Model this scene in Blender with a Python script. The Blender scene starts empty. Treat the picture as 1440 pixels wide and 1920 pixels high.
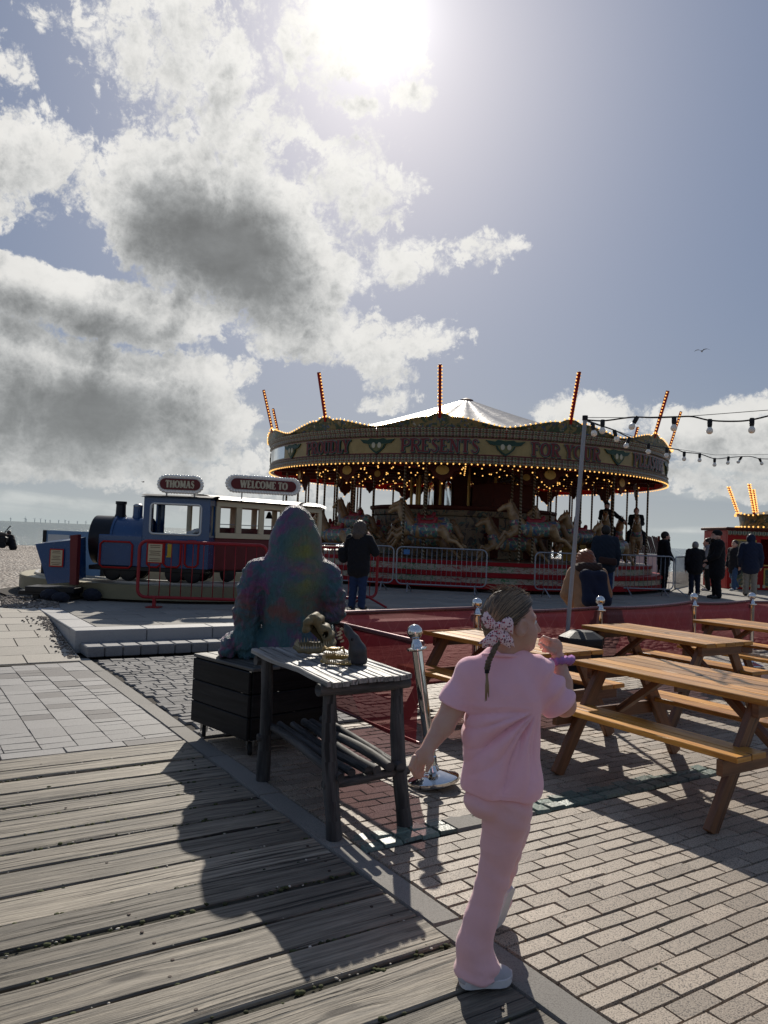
import bpy, bmesh, math, random
import numpy as np
from mathutils import Vector, Matrix, Euler
random.seed(7); rng = np.random.default_rng(7)
SC = bpy.context.scene; COL = SC.collection
# ------------------------------------------------------------ camera
CAM_H, FPX, PITCH, ROLL = 1.62, 1450.0, math.radians(1.80), math.radians(2.35)
cam_d = bpy.data.cameras.new("camera"); cam = bpy.data.objects.new("camera", cam_d); COL.objects.link(cam)
cam_d.sensor_fit = 'VERTICAL'; cam_d.sensor_height = 36.0; cam_d.lens = FPX/1920*36.0
cam_d.clip_start = 0.05; cam_d.clip_end = 40000
cr, sr, cp, sp = math.cos(ROLL), math.sin(ROLL), math.cos(PITCH), math.sin(PITCH)
_r = Vector((cr, -sr*sp, sr*cp)); _u = Vector((-sr, -cr*sp, cr*cp)); _f = Vector((0, cp, sp))
cam.matrix_world = Matrix(((_r.x,_u.x,-_f.x,0),(_r.y,_u.y,-_f.y,0),(_r.z,_u.z,-_f.z,CAM_H),(0,0,0,1)))
SC.camera = cam
SC.render.resolution_x, SC.render.resolution_y = 768, 1024
def ray(px, py):
    dx, dy = px-720, py-960
    a = dx*cr+dy*sr; b = dx*sr-dy*cr
    return Vector((a, FPX*cp-b*sp, FPX*sp+b*cp))
def at(px, py, z=0.0):
    d = ray(px, py); return Vector((0,0,CAM_H))+d*((z-CAM_H)/d.z)
def atY(px, py, Y):
    d = ray(px, py); return Vector((0,0,CAM_H))+d*(Y/d.y)
# ------------------------------------------------------------ light and sky
_sd = ray(706, 30).normalized()
SUN_AZ, SUN_EL = math.atan2(_sd.x, _sd.y), math.asin(_sd.z)
SUN = Vector((math.sin(SUN_AZ)*math.cos(SUN_EL), math.cos(SUN_AZ)*math.cos(SUN_EL), math.sin(SUN_EL)))
ld = bpy.data.lights.new("sun", 'SUN'); ld.energy = 4.3; ld.angle = math.radians(0.55); ld.color = (1.0, 0.93, 0.82)
lo = bpy.data.objects.new("sun", ld); COL.objects.link(lo)
lo.rotation_euler = SUN.to_track_quat('Z', 'Y').to_euler(); lo.location = (0, 0, 30)
SC.view_settings.view_transform = 'Standard'; SC.view_settings.look = 'None'
SC.view_settings.exposure = 0.12; SC.view_settings.gamma = 1.0; SC.view_settings.use_curve_mapping = False

class S:
    """a scalar socket with arithmetic"""
    def __init__(s, nt, k): s.nt, s.k = nt, k
    def op(s, o, *a):
        n = s.nt.nodes.new('ShaderNodeMath'); n.operation = o
        for i, v in enumerate((s,)+a):
            if isinstance(v, S): s.nt.links.new(v.k, n.inputs[i])
            else: n.inputs[i].default_value = float(v)
        return S(s.nt, n.outputs[0])
    def __add__(s, b): return s.op('ADD', b)
    def __radd__(s, b): return s.op('ADD', b)
    def __sub__(s, b): return s.op('SUBTRACT', b)
    def __rsub__(s, b): return (s*-1.0)+b
    def __mul__(s, b): return s.op('MULTIPLY', b)
    def __rmul__(s, b): return s.op('MULTIPLY', b)
    def __truediv__(s, b): return s.op('DIVIDE', b)
    def max(s, b): return s.op('MAXIMUM', b)
    def min(s, b): return s.op('MINIMUM', b)
    def step(s, a, b):
        n = s.nt.nodes.new('ShaderNodeMapRange'); n.interpolation_type = 'SMOOTHSTEP'
        s.nt.links.new(s.k, n.inputs[0]); n.inputs[1].default_value = a; n.inputs[2].default_value = b
        return S(s.nt, n.outputs[0])
def vec(nt, x, y, z):
    n = nt.nodes.new('ShaderNodeCombineXYZ')
    for i, v in enumerate((x, y, z)):
        if isinstance(v, S): nt.links.new(v.k, n.inputs[i])
        else: n.inputs[i].default_value = float(v)
    return n.outputs[0]
def sep(nt, k):
    n = nt.nodes.new('ShaderNodeSeparateXYZ'); nt.links.new(k, n.inputs[0])
    return [S(nt, o) for o in n.outputs]
def noise(nt, k, scale, detail=4, rough=0.5, dist=0.0, col=False, dim='3D'):
    n = nt.nodes.new('ShaderNodeTexNoise'); n.noise_dimensions = dim
    if k is not None: nt.links.new(k, n.inputs['Vector'])
    n.inputs['Scale'].default_value = scale; n.inputs['Detail'].default_value = detail
    n.inputs['Roughness'].default_value = rough; n.inputs['Distortion'].default_value = dist
    return n.outputs['Color'] if col else S(nt, n.outputs['Fac'])
def mixc(nt, fac, a, b, mode='MIX'):
    n = nt.nodes.new('ShaderNodeMix'); n.data_type = 'RGBA'; n.blend_type = mode; n.clamp_factor = True
    for i, v in ((0, fac), (6, a), (7, b)):
        if isinstance(v, S): nt.links.new(v.k, n.inputs[i])
        elif isinstance(v, (int, float)): n.inputs[i].default_value = v
        elif isinstance(v, (tuple, list)): n.inputs[i].default_value = (v[0], v[1], v[2], 1)
        else: nt.links.new(v, n.inputs[i])
    return n.outputs[2]
def ramp(nt, fac, stops):
    n = nt.nodes.new('ShaderNodeValToRGB'); nt.links.new(fac.k, n.inputs[0])
    e = n.color_ramp.elements
    while len(e) < len(stops): e.new(0.5)
    for i, (p, c) in enumerate(stops): e[i].position = p; e[i].color = (c[0], c[1], c[2], 1)
    return n.outputs[0]

world = bpy.data.worlds.new("World"); SC.world = world; world.use_nodes = True
wt = world.node_tree; wt.nodes.clear()
def ae(px, py):
    d = ray(px, py).normalized(); return math.atan2(d.x, d.y), math.asin(d.z)
# cloud masses: pixel centre, radii (px), tilt in degrees, weight
BLOBS = [(385,130,250,190,20,.50),(500,235,150,100,35,.46),(300,10,210,70,8,.34),(150,30,120,34,0,.30),(560,110,90,120,0,.40),
 (395,430,232,124,18,1.45),(560,520,110,64,40,.85),
 (85,275,118,66,15,.55),(30,110,50,26,60,.35),(90,400,80,34,30,.33),(20,420,44,28,0,.36),(150,210,60,30,0,.26),
 (640,400,150,150,20,.40),(640,500,120,50,-10,.50),(800,482,150,40,-12,.46),(700,320,100,52,10,.40),(730,290,60,30,0,.36),(780,350,60,22,0,.30),
 (620,640,270,66,5,.62),(780,640,110,50,-15,.58),(700,690,150,44,10,.48),(860,620,44,32,0,.32),(420,610,170,70,15,.46),
 (130,572,265,50,3,1.2),(330,545,120,50,20,.5),
 (160,745,330,92,5,1.35),(400,710,120,48,0,.55),(90,860,420,50,2,.75),
 (640,60,130,80,10,.48),(760,70,80,60,20,.42),(560,30,80,60,0,.4),(690,130,70,40,0,.36),(640,212,80,30,10,.5),(780,180,64,28,0,.45),
 (1190,785,200,36,3,.55),(1400,790,130,50,2,.7),(1370,835,180,52,3,.65),(1320,905,220,26,2,.42),
 (720,755,120,22,0,.36),(960,450,28,13,0,.3),(540,860,280,28,2,.34),(330,905,320,24,2,.40)]
def density_group():
    g = bpy.data.node_groups.new("cloud_density", 'ShaderNodeTree')
    g.interface.new_socket("Vector", in_out='INPUT', socket_type='NodeSocketVector')
    g.interface.new_socket("Density", in_out='OUTPUT', socket_type='NodeSocketFloat')
    gi = g.nodes.new('NodeGroupInput'); go = g.nodes.new('NodeGroupOutput')
    w = noise(g, gi.outputs[0], 5.0, 6, 0.6, col=True)
    sub = g.nodes.new('ShaderNodeVectorMath'); sub.operation = 'MULTIPLY_ADD'
    g.links.new(w, sub.inputs[0]); sub.inputs[1].default_value = (.16, .10, 0)
    add = g.nodes.new('ShaderNodeVectorMath'); add.operation = 'ADD'
    g.links.new(gi.outputs[0], add.inputs[0]); add.inputs[1].default_value = (-.08, -.05, 0)
    g.links.new(add.outputs[0], sub.inputs[2])
    x, y, _ = sep(g, sub.outputs[0])
    acc = None
    for (px, py, rx, ry, rot, wgt) in BLOBS:
        a0, e0 = ae(px, py); c = math.cos(math.radians(-rot)); s_ = math.sin(math.radians(-rot))
        kx, ky = FPX/rx*math.cos(e0)*.93, FPX/ry*.80
        dx, dy = x-a0, y-e0
        u = dx*(c*kx)+dy*(s_*kx); v = dx*(-s_*ky)+dy*(c*ky)
        b = (1.0-(u*u+v*v))*(wgt*.9)+.02
        b = b.max(-.60)
        acc = b if acc is None else acc.op('SMOOTH_MAX', b, .14)
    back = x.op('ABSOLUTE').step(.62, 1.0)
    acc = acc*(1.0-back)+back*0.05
    n = noise(g, gi.outputs[0], 9.0, 12, 0.58, 0.2)
    n2 = noise(g, gi.outputs[0], 24.0, 8, 0.62, 0.3); n3 = noise(g, gi.outputs[0], 70.0, 6, 0.65, 0.3)
    d = acc*.80+(n-.5)*1.15+((n2-.5).op('ABSOLUTE')*4.6-.34)*.24+(n2-.5)*.36+((n3-.5).op('ABSOLUTE')*4.6-.34)*.11-.15
    g.links.new(d.k, go.inputs[0])
    return g
tc = wt.nodes.new('ShaderNodeTexCoord')
X, Y, Z = sep(wt, tc.outputs['Generated'])
az = X.op('ARCTAN2', Y); el = Z.op('ARCSINE')
elc = el.max(0.0)
stretch = elc*1.0
DG = density_group()
def dens(ox, oy):
    n = wt.nodes.new('ShaderNodeGroup'); n.node_tree = DG
    wt.links.new(vec(wt, az+ox, stretch+oy, 0.0), n.inputs[0]); return S(wt, n.outputs[0])
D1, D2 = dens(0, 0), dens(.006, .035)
sky = wt.nodes.new('ShaderNodeTexSky'); sky.sky_type = 'NISHITA'; sky.sun_disc = False
sky.sun_elevation = SUN_EL; sky.sun_rotation = SUN_AZ
sky.air_density = 1.0; sky.dust_density = 2.2; sky.ozone_density = 1.2; sky.altitude = 0
base = mixc(wt, 1.0, sky.outputs[0], (.055, .055, .058), 'MULTIPLY')
dv = wt.nodes.new('ShaderNodeVectorMath'); dv.operation = 'DOT_PRODUCT'
wt.links.new(tc.outputs['Generated'], dv.inputs[0]); dv.inputs[1].default_value = SUN
ang = S(wt, dv.outputs['Value']).min(.99999).op('ARCCOSINE')
g1 = (ang*(-1/.028)).op('EXPONENT'); g2 = (ang*(-1/.16)).op('EXPONENT')
front = (ang*(-1/.55)).op('EXPONENT')
# clear air: Nishita pulled towards the photograph's soft grey blue
hz = (elc*(-1/.10)).op('EXPONENT')
clear = mixc(wt, hz*.2+.74, base, mixc(wt, hz, (.120, .180, .305), (.42, .475, .485)))
clear = mixc(wt, 1.0, clear, mixc(wt, 1.0, (.15, .145, .14), g2, 'MULTIPLY'), 'ADD')
# cloud: thin edges transmit the sun, thick cores are grey
thick = (D1*.40+D2*.60)
lit = (1.0-thick.step(.0, .86))
lit = lit*lit*.7+lit*.3
tex = noise(wt, vec(wt, az, el*1.5, 0.0), 14.0, 8, .6)
lum = (lit*.64+.190+(tex-.5)*.22)*(front*.12+.86)
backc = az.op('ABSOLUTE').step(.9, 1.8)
lum = lum*(1.0-backc)+backc*((D1-D2)*.7+.72+.75*(elc*-2.2).op('EXPONENT'))  # unseen clouds behind the camera brightened low down as added fill light
ccol = mixc(wt, lit, (.96, 1.0, 1.02), (1.0, .985, .95))
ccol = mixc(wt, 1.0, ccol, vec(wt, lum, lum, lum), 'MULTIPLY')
ccol = mixc(wt, hz*.55, ccol, (.42, .445, .44))
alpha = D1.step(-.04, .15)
streak = noise(wt, vec(wt, az*3.0, el*34.0, 0.0), 1.0, 6, .55, .6).step(.46, .64)*elc.step(.0, .025)*(1.0-elc.step(.09, .19))
clear = mixc(wt, streak*.62, clear, mixc(wt, tex.step(.35,.65), (.40, .43, .43), (.62, .64, .62)))
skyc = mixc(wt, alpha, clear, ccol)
gl = g1*2.3+g2*.15
skyc = mixc(wt, 1.0, skyc, mixc(wt, 1.0, vec(wt, gl, gl, gl), mixc(wt, alpha, (.55, .55, .55), (.72, .66, .56)), 'MULTIPLY'), 'ADD')
bg = wt.nodes.new('ShaderNodeBackground'); wo = wt.nodes.new('ShaderNodeOutputWorld')
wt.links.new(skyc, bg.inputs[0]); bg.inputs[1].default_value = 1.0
wt.links.new(bg.outputs[0], wo.inputs[0])
world.cycles.sampling_method = 'MANUAL'; world.cycles.sample_map_resolution = 512
# ------------------------------------------------------------ mesh builder
def basis(d):
    d = Vector(d).normalized(); a = Vector((0,0,1)) if abs(d.z) < .9 else Vector((1,0,0))
    x = d.cross(a).normalized(); return x, x.cross(d).normalized(), d
class MB:
    def __init__(s): s.v, s.f, s.uv, s.mi, s.cur = [], [], [], [], 0
    def face(s, idx, uv=None):
        s.f.append(tuple(idx)); s.mi.append(s.cur); s.uv.append(uv or [(0,0)]*len(idx))
    def box(s, c, size, rot=None, bev=0.0):
        """box centred at c; rot = Matrix 3x3; uv runs along the longest side"""
        c = Vector(c); hx, hy, hz = (size[0]/2, size[1]/2, size[2]/2); R = rot or Matrix.Identity(3)
        ou, ov = random.random()*20, random.random()*20
        L = max(range(3), key=lambda i: size[i])
        def P(x, y, z): return c+R@Vector((x, y, z))
        b = min(bev, hx*.45, hy*.45, hz*.45)
        def uvof(p, n):
            o = [i for i in range(3) if i != L]
            if n == L: return (ou+p[o[0]], ov+p[o[1]])
            o2 = [i for i in o if i != n][0]
            return (ou+p[L], ov+p[o2]+n*.37)
        if b <= 0:
            base = len(s.v); cs = [(x,y,z) for x in (-hx,hx) for y in (-hy,hy) for z in (-hz,hz)]
            s.v += [P(*q) for q in cs]
            for n, fs in ((0,((0,1,3,2),(4,6,7,5))),(1,((0,4,5,1),(2,3,7,6))),(2,((0,2,6,4),(1,5,7,3)))):
                for f in fs: s.face([base+i for i in f], [uvof(cs[i], n) for i in f])
            return
        h = (hx, hy, hz); base = len(s.v); idx = {}
        for sx in (-1,1):
            for sy in (-1,1):
                for sz in (-1,1):
                    sg = (sx,sy,sz)
                    for ax in range(3):
                        q = [sg[i]*(h[i] if i == ax else h[i]-b) for i in range(3)]
                        idx[(sg,ax)] = (len(s.v), q); s.v.append(P(*q))
        def F(keys, n):
            pts = [Vector(idx[k][1]) for k in keys]
            nn = (pts[1]-pts[0]).cross(pts[2]-pts[0])
            if nn.dot(sum(pts, Vector())) < 0: keys = keys[::-1]
            s.face([idx[k][0] for k in keys], [uvof(idx[k][1], n) for k in keys])
        for ax in range(3):
            o = [i for i in range(3) if i != ax]
            for sg in (-1,1):
                ks = []
                for a_, b_ in ((-1,-1),(1,-1),(1,1),(-1,1)):
                    t = [0,0,0]; t[ax] = sg; t[o[0]] = a_; t[o[1]] = b_; ks.append((tuple(t), ax))
                F(ks, ax)
            for a_ in (-1,1):
                for b_ in (-1,1):
                    t0 = [0,0,0]; t1 = [0,0,0]; t0[ax] = -1; t1[ax] = 1
                    for t in (t0,t1): t[o[0]] = a_; t[o[1]] = b_
                    F([(tuple(t0),o[0]),(tuple(t1),o[0]),(tuple(t1),o[1]),(tuple(t0),o[1])], o[0])
        for sx in (-1,1):
            for sy in (-1,1):
                for sz in (-1,1): F([((sx,sy,sz),a_) for a_ in range(3)], 0)
    def beam(s, p0, p1, w, h, up=(0,0,1), bev=0.0):
        """box from p0 to p1; w across, h along 'up'"""
        p0, p1 = Vector(p0), Vector(p1); d = (p1-p0); L = d.length; d.normalize()
        u = Vector(up); u = (u-d*u.dot(d))
        if u.length < 1e-4: u = basis(d)[1]
        u.normalize(); x = d.cross(u)
        s.box((p0+p1)/2, (L, w, h), Matrix((d, -x, u)).transposed(), bev)
    def path(s, pts, rad, n=8, caps=True, closed=False, flat=None):
        """tube along points; rad = number or list"""
        pts = [Vector(p) for p in pts]; m = len(pts)
        if not isinstance(rad, (list, tuple)): rad = [rad]*m
        base = len(s.v); prev = None; ulen = random.random()*20; vo = random.random()*20; us = []
        for i, p in enumerate(pts):
            if closed: t = pts[(i+1)%m]-pts[i-1]
            else: t = pts[min(i+1,m-1)]-pts[max(i-1,0)]
            t.normalize()
            if prev is None: x = basis(t)[0]; y = t.cross(x)
            else:
                x = prev-t*prev.dot(t)
                if x.length < 1e-5: x = basis(t)[0]
                x.normalize(); y = t.cross(x)
            prev = x
            if i: ulen += (pts[i]-pts[i-1]).length
            us.append(ulen)
            for k in range(n):
                a = 2*math.pi*k/n
                s.v.append(p+(x*math.cos(a)+y*math.sin(a)*(flat or 1))*rad[i])
        for i in range(m if closed else m-1):
            j = (i+1)%m
            for k in range(n):
                k2 = (k+1)%n; r = rad[i]
                a0, a1 = vo+2*math.pi*k/n*r, vo+2*math.pi*(k+1)/n*r
                s.face([base+i*n+k, base+i*n+k2, base+j*n+k2, base+j*n+k], [(us[i],a0),(us[i],a1),(us[j],a1),(us[j],a0)])
        if caps and not closed:
            s.face([base+k for k in range(n)][::-1], [(vo+math.cos(2*math.pi*k/n)*rad[0], math.sin(2*math.pi*k/n)*rad[0]) for k in range(n)][::-1])
            s.face([base+(m-1)*n+k for k in range(n)], [(vo+math.cos(2*math.pi*k/n)*rad[-1], math.sin(2*math.pi*k/n)*rad[-1]) for k in range(n)])
    def lathe(s, prof, c=(0,0,0), axis=(0,0,1), n=24, a0=0.0, a1=2*math.pi):
        """profile of (radius, height) turned about axis at c"""
        c = Vector(c); x, y, d = basis(axis); base = len(s.v); full = abs(a1-a0-2*math.pi) < 1e-6
        k_ = n if full else n+1
        for r, h in prof:
            for k in range(k_):
                a = a0+(a1-a0)*k/n; s.v.append(c+(x*math.cos(a)-y*math.sin(a))*r+d*h)
        for i in range(len(prof)-1):
            for k in range(n):
                k2 = (k+1)%k_ if full else k+1
                s.face([base+i*k_+k, base+(i+1)*k_+k, base+(i+1)*k_+k2, base+i*k_+k2],
                       [(k/n*4, i),(k/n*4, i+1),((k+1)/n*4, i+1),((k+1)/n*4, i)])
    def ball(s, c, r, n=12, m=8, scale=(1,1,1), rot=None):
        c = Vector(c); base = len(s.v); R = rot or Matrix.Identity(3)
        rings = []
        for i in range(m+1):
            t = math.pi*i/m
            if i in (0, m): rings.append([len(s.v)]); s.v.append(c+R@Vector((0,0,r*math.cos(t)*scale[2]))); continue
            row = []
            for k in range(n):
                a = 2*math.pi*k/n; row.append(len(s.v))
                s.v.append(c+R@Vector((r*math.sin(t)*math.cos(a)*scale[0], r*math.sin(t)*math.sin(a)*scale[1], r*math.cos(t)*scale[2])))
            rings.append(row)
        for i in range(m):
            A, B = rings[i], rings[i+1]
            for k in range(n):
                k2 = (k+1)%n
                if len(A) == 1: s.face([A[0], B[k], B[k2]])
                elif len(B) == 1: s.face([A[k], B[0], A[k2]])
                else: s.face([A[k], B[k], B[k2], A[k2]])
    def prism(s, poly, fn, th0, th1):
        """polygon (x,y) extruded; fn(x,y,z)->Vector"""
        base = len(s.v); n = len(poly)
        for z in (th0, th1): s.v += [fn(x, y, z) for x, y in poly]
        s.face([base+i for i in range(n)][::-1], [poly[i] for i in range(n)][::-1])
        s.face([base+n+i for i in range(n)], list(poly))
        for i in range(n):
            j = (i+1)%n; s.face([base+i, base+j, base+n+j, base+n+i], [(poly[i][0],th0),(poly[j][0],th0),(poly[j][0],th1),(poly[i][0],th1)])
    def grid(s, P):
        """P[i][j] points -> quad sheet"""
        base = len(s.v); n, m = len(P), len(P[0])
        for r in P: s.v += [Vector(p) for p in r]
        for i in range(n-1):
            for j in range(m-1):
                s.face([base+i*m+j, base+i*m+j+1, base+(i+1)*m+j+1, base+(i+1)*m+j],
                       [(i/n,j/m),(i/n,(j+1)/m),((i+1)/n,(j+1)/m),((i+1)/n,j/m)])
    def build(s, name, mats, parent=None, smooth=False, fixn=False):
        me = bpy.data.meshes.new(name)
        inv = wm(parent).inverted() if parent else None
        me.from_pydata([tuple(inv@v) if inv else tuple(v) for v in s.v], [], s.f)
        ul = me.uv_layers.new(name="UVMap"); flat = []
        for u in s.uv:
            for q in u: flat += [q[0], q[1]]
        ul.data.foreach_set("uv", flat)
        for m in (mats if isinstance(mats, (list, tuple)) else [mats]): me.materials.append(m)
        if any(s.mi): me.polygons.foreach_set("material_index", s.mi)
        if smooth is True: me.polygons.foreach_set("use_smooth", [True]*len(me.polygons))
        me.update()
        if fixn:
            bm = bmesh.new(); bm.from_mesh(me); bmesh.ops.recalc_face_normals(bm, faces=bm.faces[:]); bm.to_mesh(me); bm.free()
        if isinstance(smooth, float):
            me.set_sharp_from_angle(angle=smooth) if hasattr(me, 'set_sharp_from_angle') else None
            me.polygons.foreach_set("use_smooth", [True]*len(me.polygons))
        return link(name, me, parent)
def wm(o):
    return (wm(o.parent)@o.matrix_basis) if o.parent else o.matrix_basis.copy()
def link(name, me, parent=None):
    o = bpy.data.objects.new(name, me); COL.objects.link(o)
    if parent: o.parent = parent
    return o
def tag(o, label=None, cat=None, group=None, kind=None):
    if label: o['label'] = label
    if cat: o['category'] = cat
    if group: o['group'] = group
    if kind: o['kind'] = kind
    return o
def thing(name, loc, label, cat, group=None, rz=0.0):
    o = bpy.data.objects.new(name, None); COL.objects.link(o); o.empty_display_size = .2
    o.location = loc; o.rotation_euler = (0,0,rz)
    return tag(o, label, cat, group)
KIDS = {}
def copy_tree(o, parent=None):
    c = o.copy(); COL.objects.link(c); c.parent = parent
    for ch in list(o.children): copy_tree(ch, c)
    return c
def place(o, loc, rz=0.0, sc=1.0):
    o.location = loc; o.rotation_euler = (0,0,rz); o.scale = (sc,sc,sc); return o
# ------------------------------------------------------------ implicit surfaces
class SDF:
    """smooth union of round cones and ellipsoids, meshed by surface nets"""
    def __init__(s, k=.03): s.p = []; s.k = k
    def cone(s, a, b, r0, r1=None, k=None): s.p.append(('c', Vector(a), Vector(b), r0, r0 if r1 is None else r1, k)); return s
    def chain(s, pts, rs, k=None):
        for i in range(len(pts)-1): s.cone(pts[i], pts[i+1], rs[i], rs[i+1], k)
        return s
    def ell(s, c, r, rot=None, k=None): s.p.append(('e', Vector(c), Vector(r), rot or Matrix.Identity(3), k)); return s
    def cut(s, c, r, rot=None, k=.01): s.p.append(('x', Vector(c), Vector(r), rot or Matrix.Identity(3), k)); return s
    def mesh(s, vox, disp=None, clip=None, smooth=1):
        lo = np.full(3, 1e9); hi = -lo
        for q in s.p:
            if q[0] == 'c':
                for pt, r in ((q[1],q[3]),(q[2],q[4])): lo = np.minimum(lo, np.array(pt)-r); hi = np.maximum(hi, np.array(pt)+r)
            elif q[0] == 'e':
                R = np.abs(np.array(q[3])); e = R@np.array(q[2]); lo = np.minimum(lo, np.array(q[1])-e); hi = np.maximum(hi, np.array(q[1])+e)
        lo -= 3*vox+s.k*.3; hi += 3*vox+s.k*.3
        n = np.ceil((hi-lo)/vox).astype(int)+1
        F = np.full(n, 1.0, np.float32); ax = [lo[i]+vox*np.arange(n[i]) for i in range(3)]
        for q in s.p:
            k = q[-1] if q[-1] is not None else s.k
            if q[0] == 'c':
                a, b = np.array(q[1]), np.array(q[2]); l2 = np.minimum(a-q[3], b-q[4]); h2 = np.maximum(a+q[3], b+q[4])
            else:
                e = np.abs(np.array(q[3]))@np.array(q[2]); l2, h2 = np.array(q[1])-e, np.array(q[1])+e
            m = k+4*vox; i0 = np.clip(((l2-m-lo)/vox).astype(int), 0, n-1); i1 = np.clip(np.ceil((h2+m-lo)/vox).astype(int)+1, 1, n)
            sl = tuple(slice(i0[i], i1[i]) for i in range(3))
            x = ax[0][sl[0]][:,None,None]; y = ax[1][sl[1]][None,:,None]; z = ax[2][sl[2]][None,None,:]
            if q[0] == 'c':
                d = b-a; L2 = max(float(d@d), 1e-12)
                t = np.clip(((x-a[0])*d[0]+(y-a[1])*d[1]+(z-a[2])*d[2])/L2, 0, 1)
                D = np.sqrt((x-a[0]-t*d[0])**2+(y-a[1]-t*d[1])**2+(z-a[2]-t*d[2])**2)-(q[3]+t*(q[4]-q[3]))
            else:
                R = np.array(q[3]).T; c = np.array(q[1]); r = np.array(q[2])
                px, py, pz = x-c[0], y-c[1], z-c[2]
                u = [(R[i][0]*px+R[i][1]*py+R[i][2]*pz) for i in range(3)]
                k0 = np.sqrt(sum((u[i]/r[i])**2 for i in range(3))); k1 = np.sqrt(sum((u[i]/r[i]**2)**2 for i in range(3)))
                D = np.where(k1 > 1e-9, k0*(k0-1)/np.maximum(k1,1e-9), -min(r))
            G = F[sl]
            if q[0] == 'x':
                h = np.maximum(k-np.abs(G+D), 0)/k; F[sl] = np.maximum(G, -D)+h*h*k*.25
            else:
                h = np.maximum(k-np.abs(G-D), 0)/k; F[sl] = np.minimum(G, D)-h*h*k*.25
        if clip is not None:
            xx, yy, zz = np.meshgrid(*ax, indexing='ij'); F = np.maximum(F, clip(xx, yy, zz).astype(np.float32))
        F[0,:,:]=F[-1,:,:]=1; F[:,0,:]=F[:,-1,:]=1; F[:,:,0]=F[:,:,-1]=1
        ins = F < 0; off = [(i,j,l) for i in (0,1) for j in (0,1) for l in (0,1)]
        cnt = sum(ins[i:n[0]-1+i, j:n[1]-1+j, l:n[2]-1+l].astype(np.int8) for i,j,l in off)
        cell = np.argwhere((cnt > 0)&(cnt < 8)); idm = np.full(n-1, -1, np.int64); idm[tuple(cell.T)] = np.arange(len(cell))
        acc = np.zeros((len(cell),3)); w = np.zeros(len(cell))
        for p in off:
            for axi in range(3):
                if p[axi]: continue
                p2 = list(p); p2[axi] = 1
                f0 = F[tuple((cell+p).T)]; f1 = F[tuple((cell+p2).T)]; cr_ = (f0 < 0) != (f1 < 0)
                t = np.where(cr_, f0/np.where(cr_, f0-f1, 1), 0)
                pos = np.array(p, float)[None,:].repeat(len(cell),0); pos[:,axi] += t
                acc += pos*cr_[:,None]; w += cr_
        V = lo+(cell+acc/w[:,None])*vox
        faces = []
        for axi in range(3):
            b, c = (axi+1)%3, (axi+2)%3
            A = [slice(None)]*3; A[axi] = slice(0, n[axi]-1); B = [slice(None)]*3; B[axi] = slice(1, n[axi])
            i0, i1 = ins[tuple(A)], ins[tuple(B)]; e = np.argwhere(i0 != i1); fl = i0[tuple(e.T)]
            ok = (e[:,b] > 0)&(e[:,c] > 0)&(e[:,b] < n[b]-1)&(e[:,c] < n[c]-1); e, fl = e[ok], fl[ok]
            def cid(db, dc):
                q = e.copy(); q[:,b] -= db; q[:,c] -= dc; return idm[tuple(q.T)]
            Q = np.stack([cid(0,0), cid(1,0), cid(1,1), cid(0,1)], 1)
            Q[~fl] = Q[~fl][:, ::-1]; faces.append(Q)
        Q = np.concatenate(faces)
        for _ in range(smooth):
            E = np.concatenate([Q[:,[0,1]],Q[:,[1,2]],Q[:,[2,3]],Q[:,[3,0]]])
            sm = np.zeros_like(V); ct = np.zeros(len(V)); np.add.at(sm, E[:,0], V[E[:,1]]); np.add.at(ct, E[:,0], 1)
            np.add.at(sm, E[:,1], V[E[:,0]]); np.add.at(ct, E[:,1], 1)
            V = V*.5+.5*sm/ct[:,None]
        if disp is not None:
            nn = np.zeros_like(V); fn = np.cross(V[Q[:,2]]-V[Q[:,0]], V[Q[:,3]]-V[Q[:,1]])
            for i in range(4): np.add.at(nn, Q[:,i], fn)
            nn /= np.linalg.norm(nn, axis=1)[:,None]+1e-12
            V = V+nn*disp(V)[:,None]
        return V, Q
    def build(s, name, mat, vox, parent=None, inv=True, **kw):
        V, Q = s.mesh(vox, **kw)
        me = bpy.data.meshes.new(name)
        if parent is not None and inv:
            M = np.array(wm(parent).inverted()); V = V@M[:3,:3].T+M[:3,3]
        me.vertices.add(len(V)); me.vertices.foreach_set("co", V.ravel())
        me.loops.add(Q.size); me.loops.foreach_set("vertex_index", Q.ravel().astype(np.int32))
        me.polygons.add(len(Q)); me.polygons.foreach_set("loop_start", np.arange(0, Q.size, 4, dtype=np.int32))
        me.polygons.foreach_set("use_smooth", np.ones(len(Q), bool)); me.update(calc_edges=True); me.validate()
        me.materials.append(mat)
        return link(name, me, parent)
# ------------------------------------------------------------ materials
def newmat(name):
    m = bpy.data.materials.new(name); m.use_nodes = True; nt = m.node_tree; nt.nodes.clear()
    b = nt.nodes.new('ShaderNodeBsdfPrincipled'); o = nt.nodes.new('ShaderNodeOutputMaterial'); nt.links.new(b.outputs[0], o.inputs[0])
    return m, nt, b
def coord(nt, kind='Object', scale=None):
    t = nt.nodes.new('ShaderNodeTexCoord'); k = t.outputs[kind]
    if scale is None: return k
    n = nt.nodes.new('ShaderNodeVectorMath'); n.operation = 'MULTIPLY'; nt.links.new(k, n.inputs[0])
    n.inputs[1].default_value = scale if isinstance(scale, (tuple, list)) else (scale,)*3
    return n.outputs[0]
def setin(nt, b, name, v):
    if isinstance(v, S): nt.links.new(v.k, b.inputs[name])
    elif hasattr(v, 'is_output'): nt.links.new(v, b.inputs[name])
    elif isinstance(v, (tuple, list)): b.inputs[name].default_value = (v[0], v[1], v[2], 1)
    else: b.inputs[name].default_value = v
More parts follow.
